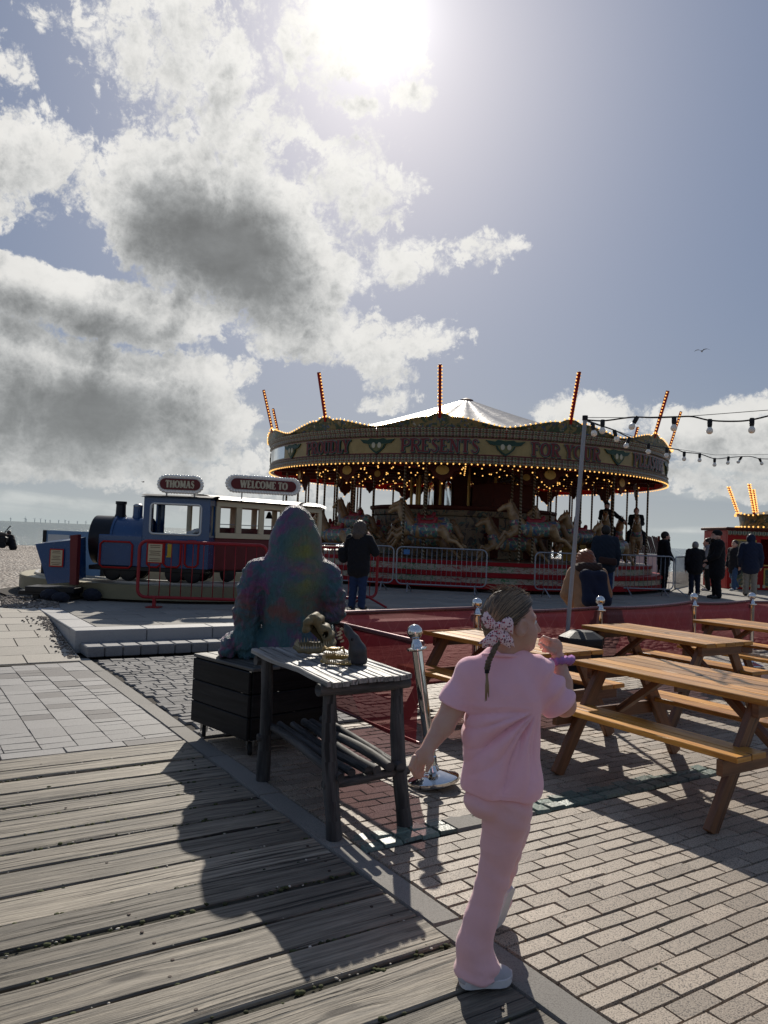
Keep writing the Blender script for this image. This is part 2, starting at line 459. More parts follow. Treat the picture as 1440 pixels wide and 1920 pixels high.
def bump(nt, b, h, strength=.3, dist=.01):
    n = nt.nodes.new('ShaderNodeBump'); n.inputs['Strength'].default_value = strength; n.inputs['Distance'].default_value = dist
    nt.links.new(h.k, n.inputs['Height']); nt.links.new(n.outputs[0], b.inputs['Normal'])
def island(nt):
    return S(nt, nt.nodes.new('ShaderNodeNewGeometry').outputs['Random Per Island'])
def pm(name, col, rough=.5, metal=0.0, var=.15, vs=6.0, bmp=0.0, bs=60.0, spec=.28, isl=0.0, dirt=0.0, coat=0.0, sheen=0.0):
    """general paint / plastic / metal / cloth: colour with soft variation, wear in the gloss and fine relief"""
    m, nt, b = newmat(name); c = coord(nt)
    n = noise(nt, c, vs, 5, .6); f = (n-.5)*(2*var)+1.0
    if isl: f = f*((island(nt)-.5)*(2*isl)+1.0)
    k = mixc(nt, 1.0, col, vec(nt, f, f, f), 'MULTIPLY')
    if dirt:
        k = mixc(nt, noise(nt, c, vs*2.3, 8, .7).step(.55, .75)*dirt, k, (.06, .05, .04))
    setin(nt, b, 'Base Color', k)
    setin(nt, b, 'Roughness', (noise(nt, c, vs*3, 4, .6)-.5)*.25+rough)
    b.inputs['Metallic'].default_value = metal; b.inputs['Specular IOR Level'].default_value = spec
    b.inputs['Coat Weight'].default_value = coat; b.inputs['Sheen Weight'].default_value = sheen
    if bmp: bump(nt, b, noise(nt, c, bs, 6, .65), bmp)
    return m
def emat(name, col, st):
    m, nt, b = newmat(name); setin(nt, b, 'Base Color', col); setin(nt, b, 'Emission Color', col); b.inputs['Emission Strength'].default_value = st
    b.inputs['Roughness'].default_value = .3; return m
def wood(name, c0, c1, rough=.45, coat=0.0, grain=34.0, bmp=.3, isl=.22, knots=True, dark=(.03,.02,.015), spec=.5):
    m, nt, b = newmat(name); uv = coord(nt, 'UV'); r = island(nt)
    u, v, _ = sep(nt, uv)
    warp = noise(nt, vec(nt, u*1.3, v*4.0, r*9.0), 1.6, 3)
    v2 = v+(warp-.5)*.06
    g = noise(nt, vec(nt, u*1.6, v2*grain, r*7.0), 1.0, 7, .65)
    g2 = noise(nt, vec(nt, u*5.0, v2*grain*4, r*3.0), 1.0, 4, .6)
    k = mixc(nt, g.step(.28, .72), c0, c1)
    crack = noise(nt, vec(nt, u*.9, v2*grain*1.1, r*5.0+3.0), 1.0, 3, .5).step(.60, .70)
    k = mixc(nt, crack*.75, k, dark)
    h = g*.5+g2*.3-crack*.9
    pt = noise(nt, vec(nt, u*2.4, v2*7.0, r*8.0), 1.0, 5, .65); k = mixc(nt, pt.step(.48,.74)*.5, k, mixc(nt, .55, k, dark))
    if knots:
        vo = nt.nodes.new('ShaderNodeTexVoronoi'); vo.feature = 'F1'; nt.links.new(vec(nt, u*1.5, v2*5.5, r*11.0), vo.inputs['Vector']); vo.inputs['Scale'].default_value = 1.0
        d = S(nt, vo.outputs['Distance']); kn = 1.0-d.step(.05, .13)
        k = mixc(nt, kn*.8, k, dark); h = h-kn*.4
    f = (r-.5)*(2*isl)+1.0
    setin(nt, b, 'Base Color', mixc(nt, 1.0, k, vec(nt, f, f, f), 'MULTIPLY'))
    setin(nt, b, 'Roughness', (g2-.5)*.3+rough); b.inputs['Coat Weight'].default_value = coat; b.inputs['Coat Roughness'].default_value = .18
    b.inputs['Specular IOR Level'].default_value = spec
    bump(nt, b, h, bmp, .006)
    return m
def paver(name, c0, c1, spk=.5, sscale=130.0, rough=.75, isl=.18, bmp=.35, spec=.4, dark=None):
    m, nt, b = newmat(name); c = coord(nt); r = island(nt)
    k = mixc(nt, noise(nt, c, 1.7, 4), c0, c1)
    if dark: k = mixc(nt, r.step(.845, .85), k, dark)
    sp_ = noise(nt, c, sscale, 3, .6); big = noise(nt, c, 9.0, 5, .7)
    k = mixc(nt, sp_.step(.51, .60)*spk, k, (.05, .042, .036))
    k = mixc(nt, big.step(.56, .8)*.35, k, (.13, .115, .10))
    f = (r-.5)*(2*isl)+1.0
    setin(nt, b, 'Base Color', mixc(nt, 1.0, k, vec(nt, f, f, f), 'MULTIPLY'))
    setin(nt, b, 'Roughness', (sp_-.5)*.3+rough); b.inputs['Specular IOR Level'].default_value = spec
    bump(nt, b, sp_*-.7+big*.6, bmp, .006)
    return m
M = {}
# ------------------------------------------------------------ ground
O0 = Vector((-1.46, 5.98, 0)); E1 = Vector((.542, -.840, 0)).normalized(); E2 = Vector((.840, .542, 0)).normalized()
def st(s, t, z=0.0): return O0+E1*s+E2*t+Vector((0,0,z))
def sheet(name, quads, mat, kind='structure'):
    b = MB()
    for q in quads:
        i = len(b.v); b.v += [Vector(p) for p in q]; b.face(range(i, i+len(q)), [(p[0], p[1]) for p in q])
    return tag(b.build(name, mat), kind=kind)
def paving(name, rects, mat, bev=.006, zf=None, skew=0.0, tilt=.0025):
    """rects: (s0,s1,t0,t1) pavers with worn chamfered edges; zf(s,t)->height"""
    b = MB()
    for (s0,s1,t0,t1) in rects:
        i = len(b.v); dz = random.uniform(-tilt, tilt); a_, c_ = random.uniform(-tilt, tilt), random.uniform(-tilt, tilt)
        for k, ins in ((0, 0.0), (1, bev)):
            for s_, t_, u, v in ((s0+ins,t0+ins,-1,-1),(s1-ins,t0+ins,1,-1),(s1-ins,t1-ins,1,1),(s0+ins,t1-ins,-1,1)):
                j = random.uniform(-.002, .002)
                z = (zf(s_, t_) if zf else 0.0)+dz+a_*u+c_*v-(0 if k else .02)
                b.v.append(st(s_+j, t_-j, z))
        for q in ((4,7,6,5),): b.face([i+n for n in q], [(b.v[i+n].x, b.v[i+n].y) for n in q])
        for n in range(4):
            m_ = (n+1)%4; b.face([i+n, i+4+n, i+4+m_, i+m_])
    return tag(b.build(name, mat), kind='structure')
M['joint'] = pm('joint_sand', (.05,.043,.036), .95, var=.5, vs=30, bmp=.5, bs=150)
M['moss'] = pm('deck_soil', (.045,.042,.03), .95, var=.6, vs=14, bmp=.8, bs=90)
sheet('ground', [[(-70,-60,-.022),(70,-60,-.022),(70,16,-.022),(-70,16,-.022)]], M['joint'])
# shingle beach falling to the sea
m, nt, b = newmat('shingle'); c = coord(nt)
vo = nt.nodes.new('ShaderNodeTexVoronoi'); nt.links.new(c, vo.inputs['Vector']); vo.inputs['Scale'].default_value = 11.0; vo.inputs['Randomness'].default_value = 1
vc = sep(nt, vo.outputs['Color'])
k = mixc(nt, vc[0], (.055,.042,.032), (.25,.19,.145)); k = mixc(nt, vc[1].step(.8, .95), k, (.38,.33,.28))
k = mixc(nt, noise(nt, c, .6, 4).step(.4,.65)*.4, k, (.10,.08,.065))
setin(nt, b, 'Base Color', k); setin(nt, b, 'Roughness', .7)
bump(nt, b, S(nt, vo.outputs['Distance'])*-1.0, 1.0, .06); M['shingle'] = m
bch = MB(); P = []
for j, y in enumerate([12.0+.75*i for i in range(66)]):
    row = []
    for i in range(91):
        x = -45+i*1.0
        lump = .05*math.sin(x*1.7+y*.9)*math.sin(y*1.3-x*.6)+random.uniform(-.03,.03)
        z = .19+lump if y < 41 else .19+.12*math.exp(-((y-42)/2.5)**2)-max(0, y-42)*.2+lump
        row.append((x, y, z if y > 12.7 else -.1))
    P.append(row)
bch.grid(P); tag(bch.build('shingle_beach', M['shingle'], smooth=True), kind='structure')
# sea
m, nt, b = newmat('sea_water'); c = coord(nt)
setin(nt, b, 'Base Color', (.07,.12,.13)); setin(nt, b, 'Roughness', .22); b.inputs['IOR'].default_value = 1.33
w1 = noise(nt, coord(nt, 'Object', (.10,.35,1)), 1.0, 8, .68, .4); w2 = noise(nt, coord(nt, 'Object', (.012,.05,1)), 1.0, 5, .6)
bump(nt, b, w1*.8+w2*1.8, .9, 1.2); M['sea'] = m
sheet('sea', [[(-26000,46,-3.0),(26000,46,-3.0),(26000,26000,-3.0),(-26000,26000,-3.0)]], M['sea'])
# timber boardwalk
m, nt, b = newmat('weathered_deck'); uv = coord(nt, 'UV'); r = island(nt); u, v, _ = sep(nt, uv)
wp = noise(nt, vec(nt, u*.9, v*5.0, r*9.0), 1.5, 4); v2 = v+(wp-.5)*.045
vo = nt.nodes.new('ShaderNodeTexVoronoi'); vo.feature = 'F1'; nt.links.new(vec(nt, u*1.15, v2*4.2, r*13.0), vo.inputs['Vector']); vo.inputs['Scale'].default_value = 1.0
kd = S(nt, vo.outputs['Distance']); kn = 1.0-kd.step(.05, .12); ring = (1.0-kd.step(.08, .30))
v3 = v2+ring*.022
ga = noise(nt, vec(nt, u*1.8, v3*48.0, r*7.0), 1.0, 8, .7); gb = noise(nt, vec(nt, u*3.0, v3*150.0, r*5.0), 1.0, 4, .6); bl = noise(nt, vec(nt, u*2.2, v2*9.0, r*3.0), 1.0, 6, .65)
k = mixc(nt, ga.step(.30,.68), (.085,.074,.060), (.30,.268,.222)); k = mixc(nt, bl.step(.50,.75)*.55, k, (.15,.135,.115)); k = mixc(nt, bl.step(.28,.42), mixc(nt, .35, k, (.47,.42,.335)), k)
ck = noise(nt, vec(nt, u*.7, v3*42.0, r*5.0+3.0), 1.0, 4, .55).step(.585, .64); fi = gb.step(.55,.70)
k = mixc(nt, fi*.45, k, (.045,.039,.033)); k = mixc(nt, ck*.9, k, (.014,.012,.010)); k = mixc(nt, kn*.85, k, (.03,.022,.016))
f = (r-.5)*.75+.95; setin(nt, b, 'Base Color', mixc(nt, 1.0, k, vec(nt, f*1.03, f*.995, f*.925), 'MULTIPLY')); setin(nt, b, 'Roughness', (gb-.5)*.3+.66); b.inputs['Specular IOR Level'].default_value = .42
bump(nt, b, ga*.8+gb*.45-ck*1.5-kn*.4, 1.0, .009); M['deck'] = m
dk = MB(); s_ = .03
sheet('deck_soil', [[st(-.02,-9,-.016),st(9,-9,-.016),st(9,0,-.016),st(-.02,0,-.016)]], M['moss'])
DECK_S = []
while s_ < 7.5:
    w_ = random.uniform(.185,.25); g_ = random.choice([.012,.018,.028,.042]) ; t_ = -.005
    tend = random.uniform(-.012,.0)
    DECK_S.append((s_+w_, g_))
    cuts = [tend]; tt = tend-random.uniform(1.5,4.0)
    while tt > -9: cuts.append(tt); tt -= random.uniform(2.5,4.5)
    cuts.append(-9)
    for a_, b_ in zip(cuts, cuts[1:]):
        zt = random.uniform(-.006,.004)
        # plank as a sagging worn strip so its edges are not ruler straight
        n = max(2, int((a_-b_)/.35)); rows = []; uo, vo_ = random.random()*30, random.random()*30; base = len(dk.v)
        prof = ((-.5,-.03),(-.5,-.006),(-.47,0),(.47,0),(.5,-.006),(.5,-.03))
        tilt = random.uniform(-.006,.006)
        for i in range(n+1):
            t2 = a_-.004+(b_-a_+.004)*i/n; jw = random.uniform(-.005,.005); jc = random.uniform(-.003,.003)
            for px_, pz in prof: dk.v.append(st(s_+w_*.5+jc+px_*(w_+jw), t2, zt+pz+tilt*px_))
        for i in range(n):
            for q in range(5):
                A = base+i*6+q; L0, L1 = (a_-b_)*i/n, (a_-b_)*(i+1)/n; v0, v1 = prof[q][0]*w_, prof[q+1][0]*w_
                dk.face((A, A+1, A+7, A+6), [(uo+L0,vo_+v0),(uo+L0,vo_+v1),(uo+L1,vo_+v1),(uo+L1,vo_+v0)])
        for e in (0, n): dk.face([base+e*6+q for q in range(6)], [(uo,vo_+p[0]*w_) for p in prof])
    s_ += w_+g_
tag(dk.build('boardwalk', M['deck'], fixn=True), kind='structure')
bo_ = MB(); M['nail'] = pm('rusty_bolt', (.05,.035,.028), .7, .3, .4, 40)
for (sg, gw) in DECK_S:
    for t_ in (-.11, -1.05, -2.1, -3.2, -4.3):
        for q_ in (.05, .15):
            if random.random() < .4: bo_.lathe([(0,.0035),(.007,.003),(.008,.0)], st(sg-q_+random.uniform(-.01,.01), t_+random.uniform(-.03,.03), .0), n=8)
tag(bo_.build('boardwalk_bolts', M['nail']), kind='stuff')
# moss, grit and shell bits lodged in the deck gaps
mo = MB(); pe = MB()
for (sg, gw) in DECK_S:
    for _ in range(int(40+gw*2600)):
        t_ = random.uniform(-4.5, -.02); s2 = sg+gw*.5+random.gauss(0, gw*.28+.002)
        if random.random() < .62: mo.ball(st(s2, t_, -.006), random.uniform(.004,.012), 5, 3, (1.5,1.2,.7), Matrix.Rotation(random.random()*6,3,'Z'))
        elif random.random() < .6: pe.ball(st(s2, t_, .0), random.uniform(.0025,.0065), 5, 4, (random.uniform(.8,1.8),1,.6), Matrix.Rotation(random.random()*6,3,'Z'))
for _ in range(420):
    mo.ball(st(.0945*1.0+.0945*random.randrange(0,52), random.uniform(.2,4.5), -.004), random.uniform(.003,.007), 5, 3, (1.3,1.6,.7), Matrix.Rotation(random.random()*6,3,'Z'))
M['mossbit'] = pm('moss_tufts', (.055,.06,.025), .95, var=.5, vs=20, isl=.4)
M['shell'] = pm('shell_grit', (.42,.38,.32), .6, var=.2, isl=.5)
tag(mo.build('moss', M['mossbit'], smooth=True), kind='stuff'); tag(pe.build('shell_grit', M['shell'], smooth=True), kind='stuff')
# concrete kerb strip between deck and bricks
M['conc'] = paver('concrete', (.19,.175,.155), (.25,.235,.21), .35, 170, .8, .08)
paving('kerb_strip', [(s0+.003, s0+.897, .004, .152) for s0 in [-4+.9*i for i in range(13)]], M['conc'], .006)
# brick paving in running bond
M['brick'] = paver('brick_paver', (.29,.232,.175), (.365,.297,.23), .85, 150, .62, .2, .6, .5)
rects = []; row = 0; s_ = -3.8
while s_ < 5.6:
    t_ = .158 if row % 2 else .158-.1135
    while t_ < 10.5:
        a_, b_ = max(t_, .158), t_+.224
        gz = 2.20 < s_ < 2.395 and (.62-.5 < t_ < 3.2)
        if b_-a_ > .03 and not (s_ < 0 and t_ < 2.3) and not gz: rects.append((s_+.003+random.uniform(0,.002), s_+.0918+random.uniform(-.002,.001), a_+random.uniform(0,.002), b_+.0015+random.uniform(-.003,.001)))
        t_ += .2275
    s_ += .0945; row += 1
paving('brick_paving', rects, M['brick'], .0032, None, 0, .0022)
# green glazed strip with concrete ends let into the bricks
M['green'] = paver('green_glazed_brick', (.06,.10,.08), (.15,.205,.17), .55, 60, .42, .35, .9, .6)
paving('glazed_strip', [(s0, s0+.092, t0, t0+.118) for s0 in (2.205, 2.302) for t0 in [.165+.122*i for i in range(25)] if not (.73 < t0 < 1.35)], M['green'], .008, None, 0, .004)
paving('concrete_insert', [(2.205,2.394,.775,1.07),(2.205,2.394,1.08,1.375)], M['conc'])
# old granite setts behind the crate
M['sett'] = paver('granite_sett', (.17,.165,.158), (.235,.225,.215), .4, 90, .8, .14, .4, .25)
rects = []; s_ = -3.84
while s_ < -.05:
    t_ = .16+random.random()*.08
    while t_ < 2.3:
        w_ = random.uniform(.10,.2); rects.append((s_+.002, s_+.111, t_+.002, min(t_+w_-.002, 2.3))); t_ += w_
    s_ += .115
paving('sett_paving', rects, M['sett'], .007, None, 0, .003)
# grey slabs with dark ones among them
M['slab'] = paver('grey_slab', (.23,.22,.21), (.30,.288,.275), .35, 150, .7, .10, .3, .4, dark=(.125,.115,.11))
rects = []; t_ = -.005
while t_ > -7:
    w_ = .245; s_ = -3.78+random.random()*.1
    rects.append((-3.9+.004, -3.78-.004, t_-w_+.003, t_-.003)) if False else None
    while s_ < -.16:
        l_ = random.choice([.12,.17,.17,.25,.3]); l_ = min(l_, -.15-s_)
        if l_ > .05: rects.append((s_+.003, s_+l_-.002, t_-w_+.002, t_-.002))
        s_ += l_
    t_ -= w_
for i in range(15): rects.append((-.145, -.005, -.005-.42*(i+1)+.003, -.005-.42*i-.003))
paving('slab_paving', rects, M['slab'], .0025, None, 0, .0015)
# buff paving ramping up to the raised plaza
M['buff'] = paver('buff_paver', (.36,.325,.27), (.43,.39,.33), .25, 170, .75, .12, .25, .4)
def rampz(s_, t_): return .28*min(1, max(0, (-3.9-s_)/2.6))+.001
rects = []; s_ = -3.85; r_ = 0
while s_ > -8.3:
    t_ = .05-(.3 if r_ % 2 else 0)
    if r_ % 2: rects.append((s_-.397, s_-.003, -.247, .047))
    while t_ > -7.5: rects.append((s_-.397, s_-.003, t_-.597, t_-.003)); t_ -= .6
    s_ -= .4; r_ += 1
paving('buff_paving', rects, M['buff'], .004, rampz, 0, .0015)
tag(MB().build('x', M['buff']), kind='structure') if False else None
rb = MB(); rb.grid([[st(s0, t0, rampz(s0,0)-.012) for t0 in (.05,-7.5)] for s0 in (-3.8,-5,-6.5,-8.64)]); tag(rb.build('paving_bed', M['joint']), kind='structure')
# raised plaza: granite edge, step of blocks, big slabs
M['gran'] = paver('granite_edge', (.34,.33,.32), (.40,.39,.375), .3, 200, .65, .06, .2, .45)
M['plaza'] = paver('plaza_slab', (.22,.205,.18), (.285,.268,.238), .25, 150, .8, .12, .2, .4)
pz = MB(); T1 = 24.0
pz.v += [st(-4.75,.06,.262), st(-4.75,T1,.262), Vector((24,29,.262)), Vector((-7.6,29,.262)), Vector((-7.6,15.2,.262)), st(-8.6,.06,.262)]
pz.face([0,1,2,3,4,5]); tag(pz.build('plaza_bed', M['joint']), kind='structure')
rects = []; s_ = -4.75; r_ = 0
while s_ > -27:
    t_ = .39-(.45 if r_ % 2 else 0)
    while t_ < 24:
        c_ = st(s_-.22, t_+.45)
        if c_.y < 29 and c_.x > -7.2: rects.append((s_-.447, s_-.003, max(t_,.39)+.003, t_+.897))
        t_ += .9
    s_ -= .45; r_ += 1
paving('plaza', rects, M['plaza'], .004, lambda a,b_: .281, 0, .0015)
eb = MB(); R3 = Matrix((E1, E2, Vector((0,0,1)))).transposed()
t_ = .06
while t_ < T1: eb.box(st(-4.575, t_+.448, .14), (.342, .890, .286), R3, .008); t_ += .9
s_ = -4.76
while s_ > -7.8: eb.box(st(s_-.44, .225, .14), (.87, .32, .286), R3, .008); s_ -= .885
eb.build  # edge stones
tag(eb.build('plaza_edge', M['gran']), kind='structure')
M['stepm'] = paver('step_block', (.17,.17,.175), (.22,.22,.22), .4, 120, .7, .12, .4, .4)
sb = MB(); t_ = .12
while t_ < T1: sb.box(st(-4.19, t_+.108, .07), (.41, .208, .13), R3, .012); t_ += .218
tag(sb.build('plaza_step', M['stepm']), kind='structure')
# loose pebbles washed against the plaza edge
pb = MB()
for _ in range(330):
    s_ = random.uniform(-6.3,-3.95); t_ = .03-abs(random.gauss(0,.07))-(0.25*random.random() if random.random()<.15 else 0)
    pb.ball(st(s_, t_, rampz(s_,0)+.006), random.uniform(.006,.018), 6, 4, (1.3,1,.7), Matrix.Rotation(random.random()*6,3,'Z'))
for _ in range(500):
    p_ = at(random.uniform(0,110), random.uniform(1118,1140), .28); pb.ball(p_+Vector((0,0,.01)), random.uniform(.01,.03), 6, 4, (1.3,1,.7))
M['peb'] = pm('pebble', (.20,.165,.135), .7, var=.3, isl=.5)
tag(pb.build('pebbles', M['peb'], smooth=True), kind='stuff')
# ------------------------------------------------------------ picnic tables
PI = math.pi; RZ = math.atan2(E1.y, E1.x)
M['pine'] = wood('varnished_pine', (.36,.135,.02), (.72,.35,.065), .42, .22, 26, .35, .38, True, (.06,.024,.01), .35)
M['pine_leg'] = wood('stained_pine', (.11,.042,.016), (.24,.10,.038), .5, .1, 26, .3, .15, True, (.03,.012,.008))
M['steel'] = pm('bolt_steel', (.35,.34,.33), .4, .9, .2)
def make_table(label):
    r = thing('picnic_table', (0,0,0), label, 'picnic table', 'varnished picnic tables')
    L = 1.5; b = MB()
    for i in range(5): b.box((random.uniform(-.004,.004), -.292+.146*i, .741), (L, .139, .038), None, .004)
    top = b.build('tabletop', M['pine'], r)
    b = MB(); b.lathe([(.0,.7612),(.026,.7612),(.028,.7606)], (.05,.0,0), n=16); b.build('parasol_hole', pmdark, top)
    for sy in (-1, 1):
        b = MB()
        for q in (.43, .575): b.box((0, sy*q, .447), (L, .137, .036), None, .004)
        b.build('seat', M['pine'], r)
    for sx in (-1, 1):
        for sy in (-1, 1):
            b = MB(); b.beam((sx*.60, sy*.21, .722), (sx*.60, sy*.655, -.0), .044, .10, (0, sy, .6), .004)
            lg = b.build('leg', M['pine_leg'], r)
            b = MB()
            for z in (.40, .36): b.lathe([(0,.004),(.011,.004),(.011,0)], (sx*.6225, sy*(.21+(.722-z)*.616), z), (sx,0,0), 8)
            b.build('bolt', M['steel'], lg)
        b = MB(); b.box((sx*.644, 0, .380), (.042, 1.30, .095), None, .004); b.build('seat_bearer', M['pine_leg'], r)
        b = MB(); b.box((sx*.644, 0, .676), (.042, .62, .09), None, .004); b.build('top_bearer', M['pine_leg'], r)
        b = MB(); b.beam((sx*.618, 0, .39), (sx*.20, 0, .715), .07, .045, (0,0,1), .003); b.build('brace', M['pine_leg'], r)
    return r
pmdark = pm('dark_plastic', (.016,.016,.018), .6, 0, .3, 10, .1, 60, .2)
LBL = ['nearest picnic table, its end leg planted in the open bricks',
 'picnic table right behind the nearest one, beside the dark bin',
 'picnic table half hidden behind the girl and the chrome bollard',
 'picnic table in the far right corner against the red banner',
 'picnic table cut off by the right edge, only its seat end in view']
T0 = make_table(LBL[0]); place(T0, (2.16,5.33,.003), RZ)
for (x, y), l, dr in zip(((2.87,7.86),(1.13,6.80),(4.50,8.98),(4.15,7.05)), LBL[1:], (0,.03,-.04,.02)):
    if y == 7.05: continue
    c_ = copy_tree(T0); place(c_, (x,y,.003), RZ+dr); c_['label'] = l
# ------------------------------------------------------------ chrome bollards and banners
m, nt, b = newmat('chrome'); n_ = noise(nt, coord(nt), 14, 6, .7)
setin(nt, b, 'Base Color', mixc(nt, n_, (.62,.61,.60), (.80,.80,.79))); b.inputs['Metallic'].default_value = 1
setin(nt, b, 'Roughness', n_.step(.45,.8)*.22+.05); M['chrome'] = m
def make_post():
    r = thing('barrier_post', (0,0,0), 'x', 'barrier post', 'chrome barrier posts')
    b = MB(); b.lathe([(0,.002),(.168,.002),(.172,.010),(.170,.028),(.158,.036),(.05,.075),(.042,.10),(.04,.112),(.0,.112)], n=40); b.build('base', M['chrome'], r, smooth=.6)
    b = MB(); b.lathe([(.0,.112),(.036,.112),(.040,.165),(.035,.172),(.035,.86),(0,.86)], n=24); b.build('post', M['chrome'], r, smooth=.6)
    b = MB(); b.lathe([(.0,.862),(.030,.862),(.066,.868),(.068,.876),(.066,.884),(.04,.89),(.034,.915),(.026,.93),(.022,.945),(0,.945)], n=28); b.build('collar', M['chrome'], r, smooth=.6)
    b = MB(); b.ball((0,0,.987), .052, 24, 16); b.build('ball_finial', M['chrome'], r, smooth=True)
    b = MB(); b.lathe([(.036,.20),(.062,.203),(.062,.212),(.036,.215)], n=24); b.build('rail_ring', M['chrome'], r, smooth=.6)
    return r
PL = ['leaning chrome post with ball finial beside the girl\'s hand, on a domed base', 'chrome ball post seen just left of the girl\'s head',
 'chrome ball post behind the dark bin and the tan coat', 'chrome ball post at the left end of the far corner table', 'chrome ball post at the far right, in front of the ticket kiosk']
PP = [(.40,5.14),(.97,7.78),(2.51,8.86),(4.12,10.2),(5.22,10.9)]
P0 = make_post()
posts = []
for i, (p, l) in enumerate(zip(PP, PL)):
    o = P0 if i == 0 else copy_tree(P0); place(o, (p[0], p[1], .004), i*.7); o['label'] = l
    if i == 0: o.rotation_euler = (math.radians(-1.5), math.radians(-9.5), 0); o.location.z = .02
m, nt, b = newmat('banner_mesh'); uv = coord(nt, 'UV'); u, v, _ = sep(nt, uv)
def tri(x, p): return ((x/p).op('FRACT')-.5).op('ABSOLUTE')*2.0
zz = (tri(u, .62)*.42+.30-v).op('ABSOLUTE'); z2 = (tri(u+.31, .62)*.42+.24-v).op('ABSOLUTE')
ln = 1.0-zz.min(z2).step(.003, .007)
fold = noise(nt, coord(nt, 'UV', (3.0,.8,1)), 2.2, 4, .6)
k = mixc(nt, fold, (.075,.009,.013), (.13,.016,.022)); k = mixc(nt, ln*.16, k, (.35,.20,.19))
edge = (v-.335).op('ABSOLUTE').step(.31, .325)
k = mixc(nt, edge, k, (.055,.007,.010))
setin(nt, b, 'Base Color', k); b.inputs['Roughness'].default_value = .55; bump(nt, b, fold, .5, .03)
tr = nt.nodes.new('ShaderNodeBsdfTranslucent'); nt.links.new(k, tr.inputs[0])
tp = nt.nodes.new('ShaderNodeBsdfTransparent'); tp.inputs[0].default_value = (.8,.5,.5,1)
m1 = nt.nodes.new('ShaderNodeMixShader'); m1.inputs[0].default_value = .42; nt.links.new(b.outputs[0], m1.inputs[1]); nt.links.new(tr.outputs[0], m1.inputs[2])
m2 = nt.nodes.new('ShaderNodeMixShader'); nt.links.new((.24-edge*.22).k, m2.inputs[0]); nt.links.new(m1.outputs[0], m2.inputs[1]); nt.links.new(tp.outputs[0], m2.inputs[2])
nt.links.new(m2.outputs[0], [n for n in nt.nodes if n.type == 'OUTPUT_MATERIAL'][0].inputs[0]); M['banner'] = m
M['rail'] = pm('banner_rail', (.17,.075,.08), .3, .35, .15)
def banner(p0, p1, z0, z1, label, sag=.0, dz1=0):
    p0, p1 = Vector((*p0,0)), Vector((*p1,0)); d = p1-p0; L = d.length; nrm = Vector((-d.y, d.x, 0)).normalized()
    r = thing('barrier_banner', (p0+p1)/2, label, 'barrier banner', 'dark red barrier banners')
    n = 40; b = MB(); base = 0; mth = 8
    for i in range(n+1):
        for j in range(mth+1):
            f = j/mth; t = i/n; zt = z1+dz1*t-sag*4*t*(1-t)
            w = .018*math.sin(t*L*5+f*2)*(1-f*.8)+.03*math.sin(t*L*2.1+1)*(1-f)
            b.v.append(p0+d*t+nrm*w+Vector((0,0,z0+(zt-z0)*f)))
    for i in range(n):
        for j in range(mth):
            A = i*(mth+1)+j; U = lambda i_, j_: (i_/n*L, j_/mth*.67)
            b.face((A, A+mth+1, A+mth+2, A+1), [U(i,j),U(i+1,j),U(i+1,j+1),U(i,j+1)])
    b.build('mesh_cloth', M['banner'], r, smooth=True)
    b = MB(); b.path([p0+d*t+Vector((0,0,z1+dz1*t-sag*4*t*(1-t)+.012)) for t in [i/16 for i in range(17)]], .016, 8); b.build('top_rail', M['rail'], r, smooth=.8)
    b = MB(); b.path([p0+Vector((0,0,z0)), p1+Vector((0,0,z0))], .012, 8); b.build('bottom_rail', M['rail'], r, smooth=.8)
    return r
CX = (-.50, 6.62)
banner((.30,5.24), (CX[0]+.03,CX[1]-.2), .24, .90, 'near red banner running from the leaning post back behind the gorilla statue')
banner(CX, PP[1], .24, .93, 'red banner between the gorilla statue and the post by the girl\'s head', .0)
banner(PP[1], PP[2], .24, .90, 'red banner behind the girl and the dark bin', .02)
banner(PP[2], PP[3], .24, .90, 'sagging red banner behind the second picnic table', .03, .02)
banner(PP[3], PP[4], .24, .90, 'short red banner between the two far right posts', .02, .02)
banner(PP[4], (7.6,12.4), .24, .90, 'red banner leaving the picture at the right edge', .01)
c_ = copy_tree(P0); place(c_, (CX[0]+.0, CX[1]-.03, .004), 1.2); c_['label'] = 'chrome post at the banner corner hidden behind the gorilla statue'
# ------------------------------------------------------------ bin, pole, festoon lights
r = thing('litter_bin', at(1086,1318,0), 'dark octagonal bin with faceted lid beside the festoon pole', 'bin')
c0 = r.location.copy(); b = MB(); b.lathe([(0,.002),(.20,.002),(.215,.02),(.225,.60),(0,.60)], c0, n=8); b.build('body', pmdark, r)
M['lid'] = pm('bin_lid', (.022,.022,.024), .55, 0, .3, 10, .15)
b = MB(); b.lathe([(0,.602),(.232,.602),(.238,.612),(.238,.66),(.232,.675),(.12,.735),(0,.745)], c0, n=8); b.build('lid', M['lid'], r)
PB = c0+Vector((-.10,.32,0)); PBz = PB+Vector((0,0,.0)); PT = atY(1097,786,PB.y-.05)
r = thing('light_pole', PB, 'slim leaning grey pole that carries the strings of festoon bulbs', 'pole')
M['polem'] = pm('grey_pole', (.30,.31,.33), .5, .3, .15, 8, .05)
b = MB(); b.path([PB, PB.lerp(PT,.5), PT], [.024,.023,.022], 12); b.build('shaft', M['polem'], r, smooth=.8)
b = MB(); b.lathe([(0,0),(.03,0),(.03,.05),(0,.05)], PT-Vector((0,0,.012)), n=12); b.build('cap', pmdark, r)
b = MB(); b.lathe([(0,0),(.09,0),(.09,.012),(.035,.02),(.035,.10),(.024,.10)], PB+Vector((0,0,.002)), n=16); b.build('foot_plate', M['polem'], r)
